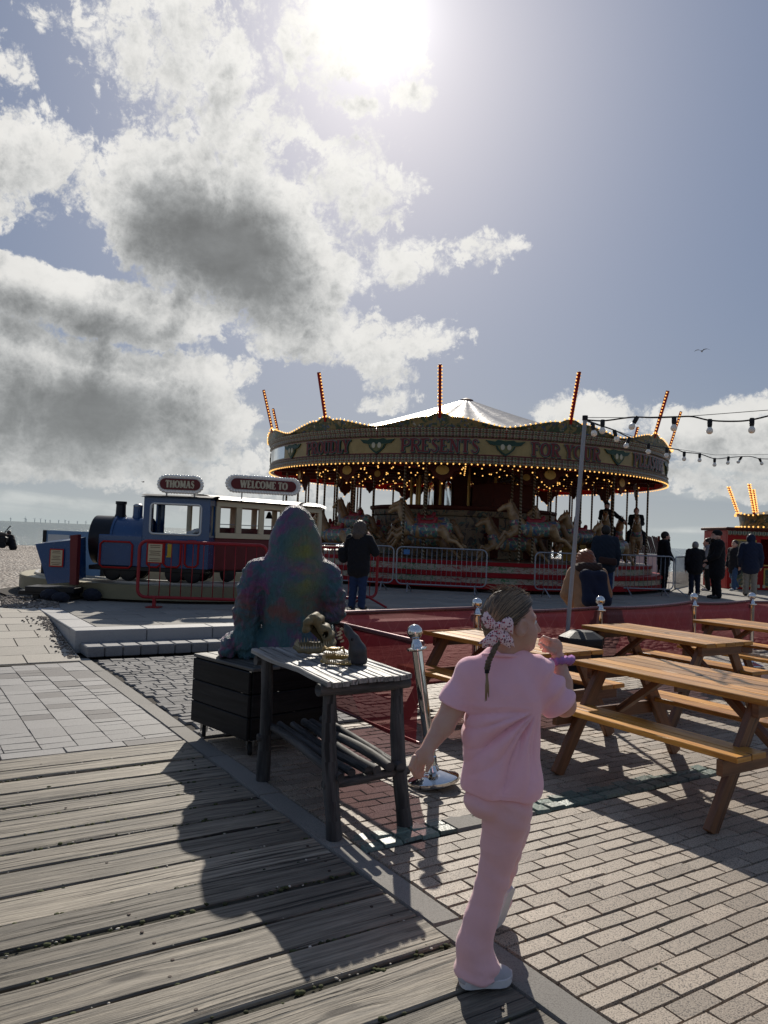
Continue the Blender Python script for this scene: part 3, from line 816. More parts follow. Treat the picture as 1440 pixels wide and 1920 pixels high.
m, nt, b = newmat('frosted_bulb'); setin(nt, b, 'Base Color', (.86,.82,.74)); b.inputs['Roughness'].default_value = .25; b.inputs['Subsurface Weight'].default_value = .5; b.inputs['Subsurface Radius'].default_value = (.05,.05,.05); M['frost'] = m
M['cable'] = pm('black_cable', (.012,.012,.014), .5)
def festoon(label, cab, wire, bulbs, yf):
    r = thing('festoon_lights', atY(cab[0][0], cab[0][1], yf(cab[0][0])), label, 'string lights', 'festoon light strings')
    P = [atY(x, y, yf(x)) for x, y in cab]
    def smooth_(P, m=6):
        o = []
        for i in range(len(P)-1):
            p0, p1, p2, p3 = P[max(i-1,0)], P[i], P[i+1], P[min(i+2,len(P)-1)]
            for k in range(m):
                t = k/m; o.append(.5*((2*p1)+(p2-p0)*t+(2*p0-5*p1+4*p2-p3)*t*t+(3*p1-p0-3*p2+p3)*t**3))
        return o+[P[-1]]
    b = MB(); b.path(smooth_(P), .0085, 6); b.build('cable', M['cable'], r, smooth=.8)
    b = MB(); b.path([atY(x, y, yf(x)) for x, y in wire], .0035, 5); b.build('catenary_wire', M['cable'], r, smooth=.8)
    for x, y, lean in bulbs:
        p = atY(x, y, yf(x)); d = Vector((lean, 0, -1)).normalized()
        b = MB(); b.lathe([(0,-.012),(.020,-.012),(.024,.0),(.024,.045),(.020,.07),(0,.07)], p, d, 10); h = b.build('lamp_holder', M['cable'], r, smooth=.7)
        b = MB(); b.lathe([(.016,.066),(.020,.075),(.031,.092),(.034,.108),(.030,.126),(.017,.139),(0,.142)], p, d, 14); b.build('bulb', M['frost'], h, smooth=True)
PY = PB.y
festoon('upper festoon string with widely spaced round bulbs leaving the pole top', [(1097,787),(1130,789),(1170,784),(1192,782),(1225,783),(1264,782),(1297,781),(1330,788),(1372,790),(1410,787),(1470,772)],
 [(1097,783),(1180,783),(1297,780),(1440,769),(1480,766)], [(1130,789,0),(1194,783,-.5),(1264,783,0),(1331,788,0),(1410,786,0)], lambda x: PY-(x-1097)*.0022)
festoon('lower festoon string of closely spaced bulbs running away to the right', [(1097,787),(1110,793),(1150,806),(1180,820),(1216,834),(1250,840),(1270,843),(1283,848),(1312,851),(1340,860),(1366,858),(1390,856),(1408,856),(1425,860),(1450,861),(1480,864)],
 [(1097,786),(1150,806),(1250,839),(1340,853),(1440,852),(1480,851)], [(1111,795,.2),(1152,808,.3),(1180,822,-.4),(1216,833,0),(1250,841,0),(1283,848,0),(1312,851,0),(1340,860,0),(1366,857,-.1),(1390,857,-.6),(1424,860,.5)], lambda x: PY+(x-1097)*.022)
# ------------------------------------------------------------ black crate on castors
M['crate'] = wood('black_stained_board', (.006,.006,.007), (.017,.017,.018), .6, .1, 22, .4, .35, True, (.004,.004,.004), .12)
M['cratetop'] = wood('worn_black_lid', (.03,.029,.027), (.13,.12,.105), .55, 0, 22, .4, .3, True, (.01,.01,.01))
M['rubber'] = pm('rubber', (.015,.015,.015), .7)
CC = Vector((-.90,5.54,0)); cl = Vector((-.70,.714,0)); cw = Vector((.714,.70,0)); CL, CW, CZ0, CZ1 = .76, .74, .125, .615
rc = thing('crate', CC+cl*CL/2+cw*CW/2, 'black boarded crate on castors under the gorilla statue', 'crate')
CR = Matrix((cl, cw, Vector((0,0,1)))).transposed()
def cb(a, b_, z, size, bm, bev=.005): bm.box(CC+cl*a+cw*b_+Vector((0,0,z)), size, CR, bev)
ph = (CZ1-CZ0)/3
for nm, side in (('side_panel',0),('side_panel',1),('end_panel',0),('end_panel',1)):
    b = MB()
    for i in range(3):
        z = CZ0+ph*(i+.5)
        if nm == 'side_panel': cb(CL/2, CW if side else 0, z, (CL, .024, ph-.006), b)
        else: cb(CL if side else 0, CW/2, z, (.024, CW-.028, ph-.006), b)
    b.build(nm, M['crate'], rc)
b = MB()
for i in range(6): cb(CL/2, (i+.5)*CW/6, CZ1+.014, (CL+.05, CW/6-.005+(.0), .026), b)
b.build('lid', M['cratetop'], rc)
b = MB(); cb(CL/2, CW/2, CZ0+.012, (CL-.03, CW-.03, .02), b); b.build('floor_board', M['crate'], rc)
for a in (.07, CL-.07):
    for w_ in (.07, CW-.07):
        p = CC+cl*a+cw*w_; b = MB(); b.lathe([(0,-.016),(.042,-.016),(.048,-.008),(.048,.008),(.042,.016),(0,.016)], p+Vector((0,0,.05)), (1,.2,0), 16)
        wl = b.build('castor', M['rubber'], rc, smooth=.6)
        b = MB()
        for sx in (-1,1): b.beam(p+Vector((sx*.024,0,.045)), p+Vector((sx*.024,0,.115)), .004, .03, (0,1,0))
        b.box(p+Vector((0,0,.118)), (.07,.06,.008)); b.build('castor_fork', M['steel'], wl)
# ------------------------------------------------------------ log table
M['log'] = wood('silvered_log', (.02,.02,.021), (.095,.092,.09), .65, 0, 16, .9, .25, True, (.006,.006,.006), .2)
M['slab_top'] = wood('silvered_slab', (.09,.088,.085), (.31,.30,.285), .5, 0, 18, .8, .25, True, (.012,.012,.012), .4)
TA, TB, TC, TD = Vector((-.835,5.13,0)), Vector((-.275,4.06,0)), Vector((.215,4.44,0)), Vector((-.33,5.47,0))
TZ = .845
rt = thing('log_table', (TA+TB+TC+TD)/4, 'rustic log table with a silvered slab top and a lower shelf of round poles', 'table')
def tq(u, v, z=0): return TA.lerp(TB,u).lerp(TD.lerp(TC,u),v)+Vector((0,0,z))
b = MB(); nv = 11; long_ = (TB-TA).length
for j in range(nv):
    # boards run the length of the table, the outer ones with a wavy live edge
    vb = [0,.08,.19,.27,.36,.47,.56,.64,.75,.83,.91,1.0]; v0, v1 = vb[j]+.007, vb[j+1]-.007; n = 14; base = len(b.v); uo, vo_ = random.random()*20, random.random()*20
    for i in range(n+1):
        u = i/n; e0 = (-.035*math.sin(u*5.2+.4)+.03*math.sin(u*13)*.4) if j == 0 else 0; e1 = .03*math.sin(u*4+1) if j == nv-1 else 0
        j0 = random.uniform(-.004,.004); z = .010*math.sin(u*3+j)*.5+random.uniform(-.002,.002)
        for vv, zz_ in ((v0+e0+j0,-.028),(v0+e0+j0,-.006),(v0+e0+j0+.010,0),(v1+e1-.010,0),(v1+e1,-.006),(v1+e1,-.028)):
            b.v.append(tq(u, vv, TZ+z+zz_))
    for i in range(n):
        for q in range(5):
            A = base+i*6+q; v_ = (0,.05,.06,.12,.13,.18); b.face((A,A+1,A+7,A+6), [(uo+i/n*long_,vo_+v_[q]),(uo+i/n*long_,vo_+v_[q+1]),(uo+(i+1)/n*long_,vo_+v_[q+1]),(uo+(i+1)/n*long_,vo_+v_[q])])
        A = base+i*6; b.face((A,A+6,A+11,A+5))
    for e in (0,n): b.face([base+e*6+q for q in range(6)], [(uo, vo_+q*.03) for q in range(6)])
b.build('tabletop', M['slab_top'], rt, fixn=True)
def logp(p0, p1, r0, r1, wob=.012, n=8):
    p0, p1 = Vector(p0), Vector(p1); P, R = [], []
    x, y, _ = basis(p1-p0); a, c_ = random.random()*6, random.random()*6
    for i in range(n+1):
        t = i/n; P.append(p0.lerp(p1,t)+x*wob*math.sin(t*5+a)+y*wob*math.sin(t*4+c_)); R.append((r0+(r1-r0)*t)*(1+.05*math.sin(t*9+a)+.03*math.sin(t*17+c_)))
    return P, R
FA, FB, FC, FD = Vector((-.705,5.08,0)), Vector((-.205,4.185,0)), Vector((.185,4.41,0)), Vector((-.25,5.30,0))
tops = [tq(.10,.10), tq(.93,.13), tq(.93,.86), tq(.10,.88)]
for f, tp_ in zip((FA,FB,FC,FD), tops):
    b = MB(); P, R = logp(f, tp_+Vector((0,0,TZ-.028)), .045, .036); b.path(P, R, 12); b.build('leg', M['log'], rt, smooth=1.0)
for u in (.08, .94):
    b = MB(); P, R = logp(tq(u,.0,TZ-.06), tq(u,1.0,TZ-.06), .034, .030, .006); b.path(P, R, 10); b.build('top_bearer', M['log'], rt, smooth=1.0)
ZS = .30
mid = [f.lerp(t+Vector((0,0,TZ-.028)), ZS/TZ) for f, t in zip((FA,FB,FC,FD), tops)]
for a_, b_ in ((0,3),(1,2)):
    d_ = (mid[b_]-mid[a_]).normalized(); b = MB(); P, R = logp(mid[a_]-d_*.05, mid[b_]+d_*.05, .026, .024, .005); b.path(P, R, 10); b.build('shelf_bearer', M['log'], rt, smooth=1.0)
for i in range(6):
    t = .08+.84*i/5; p0, p1 = mid[0].lerp(mid[3],t), mid[1].lerp(mid[2],t); d_ = (p1-p0).normalized()
    b = MB(); P, R = logp(p0-d_*random.uniform(.05,.09)+Vector((0,0,.05)), p1+d_*random.uniform(.04,.08)+Vector((0,0,.05)), random.uniform(.022,.028), random.uniform(.022,.030), .010, 10); b.path(P, R, 10); b.build('shelf_pole', M['log'], rt, smooth=1.0)
# ------------------------------------------------------------ painted gorilla statue
def G(px, py, dy=0.0): return atY(px, py, 6.0+dy)
gs = SDF(.10)
gs.ell(G(553,1013), (.176,.19,.262), k=.04); gs.ell(G(553,975), (.10,.12,.115), k=.04); gs.cone(G(554,1030), G(552,1088), .185, .245, .11)
gs.ell(G(552,1010,.16), (.12,.12,.15))
gs.chain([G(552,1090), G(548,1150), G(546,1215), G(547,1246)], [.225,.215,.215,.215], .06)
gs.cone(G(494,1080), G(610,1082), .130, .125, .09)
gs.chain([G(484,1076), G(474,1105,-.02), G(463,1150,-.03), G(462,1200,-.03), G(470,1232,-.03)], [.12,.108,.10,.10,.075], .04)
gs.chain([G(612,1078), G(622,1112,-.02), G(626,1146,0)], [.085,.10,.085], .03)
gs.chain([G(626,1146,0), G(606,1150,.2), G(585,1140,.42)], [.085,.075,.06], .04)
gs.cone(G(584,1205), G(618,1190,.34), .13, .11, .06); gs.cone(G(618,1190,.34), G(600,1236,.36), .09, .07, .05)
gs.cone(G(510,1215), G(446,1208,.22), .13, .11, .06); gs.ell(G(431,1216,.05), (.082,.17,.135), Matrix.Rotation(.25,3,'Y'), .03)
for i in range(4):
    x = 463+i*8.5; gs.chain([G(x,1232,-.06), G(x+.5,1243,-.085), G(x+1,1252,-.07)], [.022,.021,.016], .012)
gs.cone(G(488,1222,-.05), G(496,1240,-.05), .026, .02, .02)
m, nt, b = newmat('painted_statue'); c = coord(nt); x, y, z = sep(nt, c)
n1 = noise(nt, c, 3.2, 9, .68, .6); n2 = noise(nt, c, 5.0, 9, .68, .8); n3 = noise(nt, coord(nt, 'Object', (1,1,1.7)), 2.4, 4, .6, .4)
k = mixc(nt, n1.step(.46,.62), (.07,.165,.19), (.18,.09,.21))
k = mixc(nt, n2.step(.53,.64)*.65, k, (.32,.08,.19))
ol = ((x-.09).op('ABSOLUTE')*-6.0+1.1).max(0)*((z-.75).op('ABSOLUTE')*-2.2+1.2).max(0)
k = mixc(nt, (ol*(n3.step(.30,.62))).min(1.0)*.9, k, (.26,.27,.07))
k = mixc(nt, n3.step(.60,.72)*.75, k, (.08,.24,.25))
lowo = (z-.38).op('ABSOLUTE').step(.0,.16)
k = mixc(nt, (1.0-lowo)*n2.step(.42,.62)*.7, k, (.24,.10,.045))
fur = noise(nt, coord(nt, 'Object', (38,38,13)), 1.0, 5, .7, 1.4); fine = noise(nt, c, 140, 3, .6)
k = mixc(nt, fur.step(.35,.55)*.65, mixc(nt, 1.0, k, (.35,.35,.38), 'MULTIPLY'), k) if False else k
k = mixc(nt, noise(nt, c, 95, 2, .5).step(.70,.74)*.6, k, (.35,.36,.34))
setin(nt, b, 'Base Color', k); setin(nt, b, 'Roughness', (fine-.5)*.3+.5); b.inputs['Specular IOR Level'].default_value = .3
bump(nt, b, fur*1.0+fine*.3, 1.0, .04); M['gor'] = m
gbase = G(548,1246); gbase.z = CZ1+.027
rg = thing('gorilla_statue', gbase, 'gorilla statue painted in dark rainbow colours, sitting on the black crate', 'statue')
def gdisp(V):
    a = np.sin(V[:,0]*60+np.sin(V[:,2]*31)*2.2)*np.sin(V[:,2]*44+np.sin(V[:,0]*37)*2.0)
    arm = np.clip((np.abs(V[:,0]-gbase.x)-.20)/.08, 0, 1)*(V[:,2] < 1.35)
    return a*(.003+.008*arm)+.003*np.sin(V[:,0]*95+V[:,2]*23)*np.sin(V[:,2]*61)*arm
gs.build('gorilla_body', M['gor'], .014, rg, disp=gdisp, clip=lambda x,y,z: gbase.z+.001-z)
# ------------------------------------------------------------ toothy models on the table
M['bone'] = pm('gilded_bone', (.17,.135,.07), .62, .0, .25, 18, .35, 70)
M['bone_d'] = pm('bone_inside', (.07,.055,.024), .5, .1, .3, 18, .3)
M['tooth'] = pm('ivory_tooth', (.42,.35,.22), .3, 0, .15, 30)
M['shark'] = pm('shark_skin', (.055,.054,.055), .35, .1, .3, 12, .35, 50)
M['gold'] = pm('gold_paint', (.32,.21,.06), .4, .35, .25, 20, .3)
def DP(px, py, dy=0.0): return atY(px, py, 4.93+dy)
def teeth(b, pts, ln, r, d):
    for i, p in enumerate(pts):
        l = ln*(.7+.5*abs(math.sin(i*2.3))); b.lathe([(r,0),(r*.75,l*.5),(0,l)], p, d(i) if callable(d) else d, 6)
def curve(P, n):
    o = []
    for i in range(n):
        t = i/(n-1)*(len(P)-1); k = min(int(t), len(P)-2); o.append(P[k].lerp(P[k+1], t-k))
    return o
base = DP(585,1219); base.z = TZ+.006
rd = thing('reptile_skull', base, 'gilded reptile skull with gaping toothed jaws at the back of the log table', 'skull model')
s_ = SDF(.018)   # upper jaw: an arched hollow snout thrown open
U0 = [DP(570,1183,-.05),DP(574,1168,-.06),DP(583,1160,-.03),DP(592,1166,0),DP(603,1182,.02),DP(612,1196,.03),DP(615,1212,.03)]
U1 = [p+Vector((.01,.13,.0)) for p in U0]
for u_ in (U0, U1): s_.chain(u_, [.012,.016,.019,.021,.022,.024,.020])
for a_, c_ in zip(U0, U1): s_.cone(a_+Vector((.016,0,.010)), c_+Vector((.016,0,.010)), .022, .022)
s_.cone(DP(605,1178,.02), DP(616,1182,.10), .018, .022); s_.cone(DP(616,1182,.05), DP(614,1214,.06), .020, .022)
s_.cut(DP(610,1190,.02), (.018,.06,.02))
s_.build('upper_jaw', M['bone'], .006, rd)
b = MB(); b.grid([[a_.lerp(c_, t)+Vector((.002,0,-.002)) for t in (0,.33,.66,1)] for a_, c_ in zip(U0, U1)]); b.build('palate', M['bone_d'], rd, smooth=True)
b = MB(); hg = DP(613,1214,.07); n_ = len(U1); b.v += [p+Vector((0,-.012,0)) for p in U1]+[hg]+[p+Vector((0,.012,0)) for p in U1]+[hg+Vector((0,.02,0))]
for i in range(n_-1): b.face((i, i+1, n_)); b.face((n_+1+i+1, n_+1+i, 2*n_+1))
b.build('cheek', M['bone_d'], rd)
s_ = SDF(.015); L0 = [DP(553,1213,-.04),DP(562,1219,-.075),DP(580,1221,-.085),DP(600,1219,-.06),DP(616,1212,.0)]
L1 = [DP(553,1213,-.02),DP(560,1208,.05),DP(580,1207,.085),DP(600,1208,.09),DP(616,1208,.06)]
for P_ in (L0, L1): s_.chain([p+Vector((0,0,-.002)) for p in P_], [.014,.015,.015,.016,.018])
s_.build('lower_jaw', M['bone'], .006, rd)
b = MB(); teeth(b, curve(U0[:6], 15), .026, .0045, Vector((-.25,-.1,-1))); b.build('upper_teeth', M['tooth'], rd, smooth=True); b = MB(); teeth(b, curve(U1[:6], 11), .024, .0045, Vector((-.25,0,-1)))
b.build('upper_teeth', M['tooth'], rd, smooth=True)
b = MB(); up = Vector((0,0,.012)); teeth(b, [p+up for p in curve(L0, 16)], .030, .0045, Vector((-.08,0,1))); teeth(b, [p+up for p in curve(L1, 14)], .028, .0045, Vector((-.08,0,1)))
b.build('lower_teeth', M['tooth'], rd, smooth=True)
def SP(px, py, dy=0.0): return atY(px, py, 4.62+dy)
base = SP(650,1246); base.z = TZ+.006
rs = thing('shark_head', base, 'grey shark head with its snout pointing up, nearest on the log table', 'shark model')
s_ = SDF(.03)
s_.chain([SP(647,1170,.03), SP(652,1182,.03), SP(661,1200,.03), SP(670,1220,.03), SP(674,1236,.03)], [.008,.022,.040,.052,.045], .02)
s_.cone(SP(674,1238,.03), SP(640,1243,.0), .035, .014, .03); s_.cut(SP(640,1212,.02), (.045,.075,.06), Matrix.Rotation(.5,3,'Y'), .01)
s_.cut(SP(659,1198,-.03), (.008,.012,.010)); s_.build('head', M['shark'], .006, rs, clip=lambda x,y,z: TZ+.008-z)
b = MB()
for q in (-.012,): b.ball(SP(660,1199,-.012), .009, 10, 8)
b.build('eye', pmdark, rs, smooth=True)
s_ = SDF(.012); J0 = [SP(604,1241,.02),SP(612,1247,-.02),SP(630,1249,-.04),SP(655,1247,-.03)]; J1 = [SP(604,1241,.02),SP(610,1234,.06),SP(628,1232,.09),SP(652,1234,.08)]
for P_ in (J0, J1): s_.chain(P_, [.012,.013,.014,.016])
s_.build('lower_jaw', M['gold'], .006, rs, clip=lambda x,y,z: TZ+.007-z)
b = MB()
for P_, ofs in ((J0,.010),(J1,.010)):
    for rr in range(2): teeth(b, [p+Vector((.006*rr,.008*rr,ofs)) for p in curve(P_, 16)], .030, .0042, Vector((-.15+.1*rr,-.05,1)))
b.build('lower_teeth', M['tooth'], rs, smooth=True)
b = MB(); teeth(b, [SP(642,1178,.0),SP(640,1184,-.005),SP(639,1190,-.01),SP(641,1196,-.012),SP(644,1202,-.015)], .028, .006, Vector((-1,-.1,-.35)))
b.build('upper_teeth', M['tooth'], rs, smooth=True); b = MB(); teeth(b, [SP(644,1180,.06),SP(642,1187,.065),SP(642,1194,.07),SP(645,1201,.07)], .026, .006, Vector((-1,.1,-.35))); b.build('upper_teeth', M['tooth'], rs, smooth=True)
base = SP(625,1217,.03)
rcx = thing('crab_model', base, 'small golden crab model lying in the open jaws of the shark head', 'crab model')
s_ = SDF(.008); s_.ell(base, (.040,.032,.013)); s_.build('shell', M['gold'], .004, rcx)
for sx in (-1,1):
    for i in range(4):
        p = base+Vector((sx*.034, -.02+.014*i, 0)); b = MB(); b.path([p, p+Vector((sx*.022,(-.012+.008*i),.010)), p+Vector((sx*.036,(-.02+.012*i),-.018))], [.0045,.0038,.002], 6); b.build('leg', M['gold'], rcx, smooth=True)
    p = base+Vector((sx*.026,-.026,.0)); b = MB(); b.path([p, p+Vector((sx*.014,-.018,.004)), p+Vector((sx*-.004,-.034,.004))], [.006,.008,.003], 6); b.build('claw', M['gold'], rcx, smooth=True)
# ------------------------------------------------------------ the girl
YG = 2.93
def gp(px, py, dy=0.0): return atY(px, py, YG+dy)
def skinmat(name, col):
    m, nt, b = newmat(name); c = coord(nt); n = noise(nt, c, 9, 4, .6)
    setin(nt, b, 'Base Color', mixc(nt, n.step(.35,.7), col, (col[0]*.95, col[1]*.80, col[2]*.78)))
    b.inputs['Roughness'].default_value = .48; b.inputs['Subsurface Weight'].default_value = .25; b.inputs['Subsurface Radius'].default_value = (.02,.008,.005)
    bump(nt, b, noise(nt, c, 260, 3), .08); return m
def cloth(name, col, weave=900.0, var=.08, fold=0.0, sheen=.06):
    m, nt, b = newmat(name); c = coord(nt); n = noise(nt, c, 7, 5, .6)
    f = (n-.5)*(2*var)+1.0; setin(nt, b, 'Base Color', mixc(nt, 1.0, col, vec(nt, f, f, f), 'MULTIPLY'))
    b.inputs['Roughness'].default_value = .85; b.inputs['Sheen Weight'].default_value = sheen; b.inputs['Specular IOR Level'].default_value = .15
    bump(nt, b, noise(nt, c, weave*.3, 2)*.3+noise(nt, c, 26, 4, .6), .16+fold, .01); return m
M['skin'] = skinmat('skin', (.60,.36,.27))
def garment(name, col, ang, st_):
    m = cloth(name, col, sheen=.3); nt = m.node_tree; b = [n for n in nt.nodes if n.type == 'BSDF_PRINCIPLED'][0]
    mp = nt.nodes.new('ShaderNodeMapping'); mp.inputs['Rotation'].default_value = (0, ang, 0); mp.inputs['Scale'].default_value = (3.5, 5, 13); nt.links.new(coord(nt), mp.inputs[0])
    a = noise(nt, mp.outputs[0], 1.0, 3, .5, .5); c2 = noise(nt, coord(nt), 11, 5, .6, 1.0); w_ = noise(nt, coord(nt), 420, 2, .5)
    bump(nt, b, (a-.5).op('ABSOLUTE')*-1.0+c2*.55+w_*.05, .32, .022); return m
M['pink'] = garment('pink_cotton', (.90,.50,.57), -.8, 1); M['pinkt'] = garment('pink_jersey', (.80,.46,.47), 1.25, 1)
gfoot = at(893,1846,0)
rgirl = thing('person', gfoot, 'girl in pink T-shirt and flared trousers, spotted bow in her hair, hand at her mouth', 'girl')
hf = Vector((math.cos(.17), math.sin(.17), 0)); hs = Vector((math.sin(.17), -math.cos(.17), 0)); hu = Vector((0,0,1))
hf = (hf+hu*-.05).normalized(); hu = hs.cross(hf).normalized()*-1 if hs.cross(hf).z < 0 else hs.cross(hf).normalized()
HR = Matrix((hf, hs, hu)).transposed(); HC = gp(960,1160,.0)
def hp(f, s, u): return HC+hf*f+hs*s+hu*u
bd = SDF(.025)
bd.ell(hp(-.012,0,.005), (.094,.074,.098), HR, .02); bd.ell(hp(.030,0,-.045), (.062,.058,.066), HR, .03)
bd.ell(hp(.045,0,-.085), (.045,.042,.034), HR, .03); bd.cone(hp(.074,-.01,-.097), hp(.074,.01,-.097), .017, .017, .02)
bd.cone(hp(.083,0,.0), hp(.106,0,-.037), .010, .0125, .012); bd.cone(hp(.092,-.012,-.040), hp(.092,.012,-.040), .009, .009, .008)
bd.cone(hp(.090,-.014,-.064), hp(.090,.014,-.064), .0075, .0075, .008); bd.cone(hp(.087,-.012,-.074), hp(.087,.012,-.074), .008, .008, .008)
for q in (-1,1):
    bd.ell(hp(.052,q*.034,-.048), (.034,.026,.034), HR, .03); bd.cone(hp(.078,q*.014,.012), hp(.066,q*.046,.010), .012, .010, .015)
    bd.cut(hp(.088,q*.030,-.004), (.012,.016,.011), HR, .012)
    bd.ell(hp(.010,q*.085,-.022), (.025,.010,.036), HR@Matrix.Rotation(.25,3,'Y')@Matrix.Rotation(q*.35,3,'Z'), .008); bd.cut(hp(.016,q*.097,-.018), (.013,.009,.021), HR, .005)
bd.cone(hp(-.028,0,-.07), gp(950,1246), .050, .056, .03)
bd.chain([gp(948,1258), gp(942,1320), gp(940,1400), gp(942,1480)], [.060,.072,.075,.075], .03)
bd.cone(gp(886,1264), gp(1010,1264,.02), .036, .036, .04)
bd.ell(gp(945,1500), (.09,.07,.08), k=.04)
bd.chain([gp(872,1278), gp(852,1322,-.01), gp(831,1360,-.03), gp(803,1401,-.07)], [.050,.0445,.040,.0265], .015)
bd.ell(gp(791,1419,-.085), (.030,.017,.037), Matrix.Rotation(.55,3,'Y'), .015)
for i, (x0,y0,x1,y1,x2,y2,dy) in enumerate([(775,1424,770,1438,777,1453,-.105),(780,1430,776,1444,781,1458,-.095),(786,1434,783,1447,787,1459,-.083),(792,1434,790,1445,792,1454,-.072)]):
    bd.chain([gp(x0+2,y0-4,dy), gp(x1,y1,dy-.004), gp(x2,y2,dy+.008)], [.0105,.0088,.0065], .006)
bd.chain([gp(806,1409,-.085), gp(808,1426,-.10), gp(801,1445,-.10)], [.0125,.010,.0068], .010)
bd.chain([gp(1016,1272,.03), gp(1058,1322,.05), gp(1054,1280,.09), gp(1047,1234,.12)], [.048,.043,.037,.0265], .015)
bd.ell(gp(1040,1212,.115), (.031,.020,.034), Matrix.Rotation(-.75,3,'Y'), .015)
for i, (a_, m_, t_) in enumerate([((1030,1200),(1020,1196),(1012,1201)),((1029,1206),(1017,1203),(1011,1208)),((1030,1213),(1019,1211),(1014,1214)),((1032,1220),(1023,1219),(1018,1220))]):
    dy = .105+.012*i; bd.chain([gp(*a_,dy), gp(*m_,dy+.01), gp(*t_,dy+.02)], [.0105,.009,.0068], .006)
bd.chain([gp(1036,1222,.095), gp(1024,1217,.085), gp(1013,1206,.09)], [.012,.0095,.0065], .010)
bd.chain([gp(934,1545), gp(925,1646), gp(903,1722,-.01), gp(892,1808,-.02)], [.062,.044,.042,.034], .03)
bd.chain([gp(952,1545,.06), gp(942,1625,.24), gp(936,1676,.42)], [.062,.042,.034], .03)
bd.cone(gp(888,1815,-.02), gp(925,1828,.0), .036, .03, .02); bd.cone(gp(936,1678,.42), gp(938,1700,.40), .032,.024, .02)
bd.build('body', M['skin'], .0042, rgirl)
b = MB()
for q in (-1,1): b.ball(hp(.0755,q*.030,-.004), .0115, 14, 10)
ey = b.build('eyes', pm('eye_white', (.75,.72,.70), .15), rgirl, smooth=True)
b = MB()
for q in (-1,1): b.ball(hp(.0815,q*.031,-.004), .0070, 12, 8)
b.build('iris', pm('eye_iris', (.10,.09,.08), .1), ey, smooth=True)
b = MB()
for q in (-1,1): b.path([hp(.084,q*.012,.016), hp(.083,q*.026,.020), hp(.070,q*.045,.014)], [.0022,.003,.0015], 6)
M['hairm'] = None
m, nt, b2 = newmat('brown_hair'); n_ = noise(nt, coord(nt, 'Object', (60,60,18)), 1.0, 5, .6)
setin(nt, b2, 'Base Color', mixc(nt, n_.step(.3,.7), (.05,.032,.02), (.16,.105,.062))); setin(nt, b2, 'Roughness', (n_-.5)*.3+.42)
b2.inputs['Anisotropic'].default_value = .6; bump(nt, b2, n_, .7, .006); M['hairm'] = m
b.build('eyebrows', M['hairm'], rgirl, smooth=True)
# hair: a cap cut along the hairline, combed strands, flyaways, the thin plait
def hloc(x, y, z):
    dx, dy, dz = x-HC.x, y-HC.y, z-HC.z
    return (dx*hf.x+dy*hf.y+dz*hf.z, dx*hs.x+dy*hs.y+dz*hs.z, dx*hu.x+dy*hu.y+dz*hu.z)
def hairclip(x, y, z):
    f, s, u = hloc(x, y, z)
    lim = np.clip(.020+.95*(u-.03), -.030, .076)+.10*np.maximum(0, .05-np.abs(s))*(u > .03)
    return np.maximum(f-lim, -.093-u)
hh = SDF(.02); hh.ell(hp(-.012,0,.008), (.104,.083,.106), HR, .02); hh.ell(hp(-.055,0,-.055), (.045,.052,.048), HR, .03)
hair = hh.build('hair', M['hairm'], .0045, rgirl, clip=hairclip, smooth=2)
b = MB(); tgt = hp(-.085,.035,-.045); hr = random.Random(3)
for i in range(420):
    a = hr.uniform(-1.75,1.75); el_ = hr.uniform(.0,1.45)
    # start on the hairline, run back over the skull to the bow
    u0 = .012+.098*math.cos(a)*hr.uniform(.82,1.0); s0 = .088*math.sin(a); f0 = max(-.02, min(.085, .030+.85*(u0-.02)))-hr.uniform(0,.10)
    p0 = Vector((f0, s0, u0)); q = hloc(*tgt); p1 = Vector(q); pts = []
    ln = hr.uniform(.5,1.0); lift = hr.uniform(1.0,1.03) if i > 60 else hr.uniform(1.03,1.10)
    for k in range(8):
        t = k/7*ln; p = p0.lerp(p1, t); d = Vector(((p.x+.012)/.104, p.y/.083, (p.z-.008)/.106)); L_ = max(d.length, .2)
        d = d/L_*(lift+(.02*math.sin(k*1.3+i) if i <= 60 else 0)); pts.append(hp(d.x*.104-.012, d.y*.083, d.z*.106+.008))
    b.path(pts, [.0013]*7+[.0004], 4)
for i in range(130):
    a = hr.uniform(-.9,.9); f0 = hr.uniform(-.08,.075); d = Vector((f0/.104, math.sin(a)*.6, 1)).normalized()*1.0
    p = hp(d.x*.104-.012, d.y*.083, d.z*.106+.006); pts = [p]; w_ = Vector((hr.uniform(-.03,.012), hr.uniform(-.012,.012), hr.uniform(.006,.022)))
    for k in range(1,5): pts.append(p+hf*w_.x*k*.5+hs*w_.y*k*.5+hu*(w_.z*k*.5-.0012*k*k))
    b.path(pts, [.0010,.0010,.0009,.0007,.0004], 4)
b.build('strands', pm('fair_strands', (.20,.135,.08), .38, 0, .3, 40, 0, 60, .5, .85), hair)
b = MB()
PLT = [gp(936,1200,-.105), gp(925,1222,-.125), gp(916,1240,-.135), gp(913,1256,-.135)]
for k in range(3):
    P = []
    for i in range(19):
        t = i/18*3; q = min(int(t),2); p = PLT[q].lerp(PLT[q+1], t-q); ph_ = i*.95+k*2.094; P.append(p+Vector((.0065*math.cos(ph_), .004*math.sin(2*ph_), 0)))
    b.path(P, .0058, 6)
pl = b.build('plait', M['hairm'], hair, smooth=True)
b = MB()
for i in range(16):
    x_ = 913+hr.uniform(-3,3); b.path([gp(913+hr.uniform(-1.5,1.5),1260,-.135), gp(x_,1285,-.134), gp(x_+hr.uniform(-2,1.5),1300+hr.uniform(0,16),-.13)], [.003,.0028,.0006], 5)
b.build('plait_end', pm('fair_hair_tip', (.30,.21,.12), .45), hair, smooth=True)
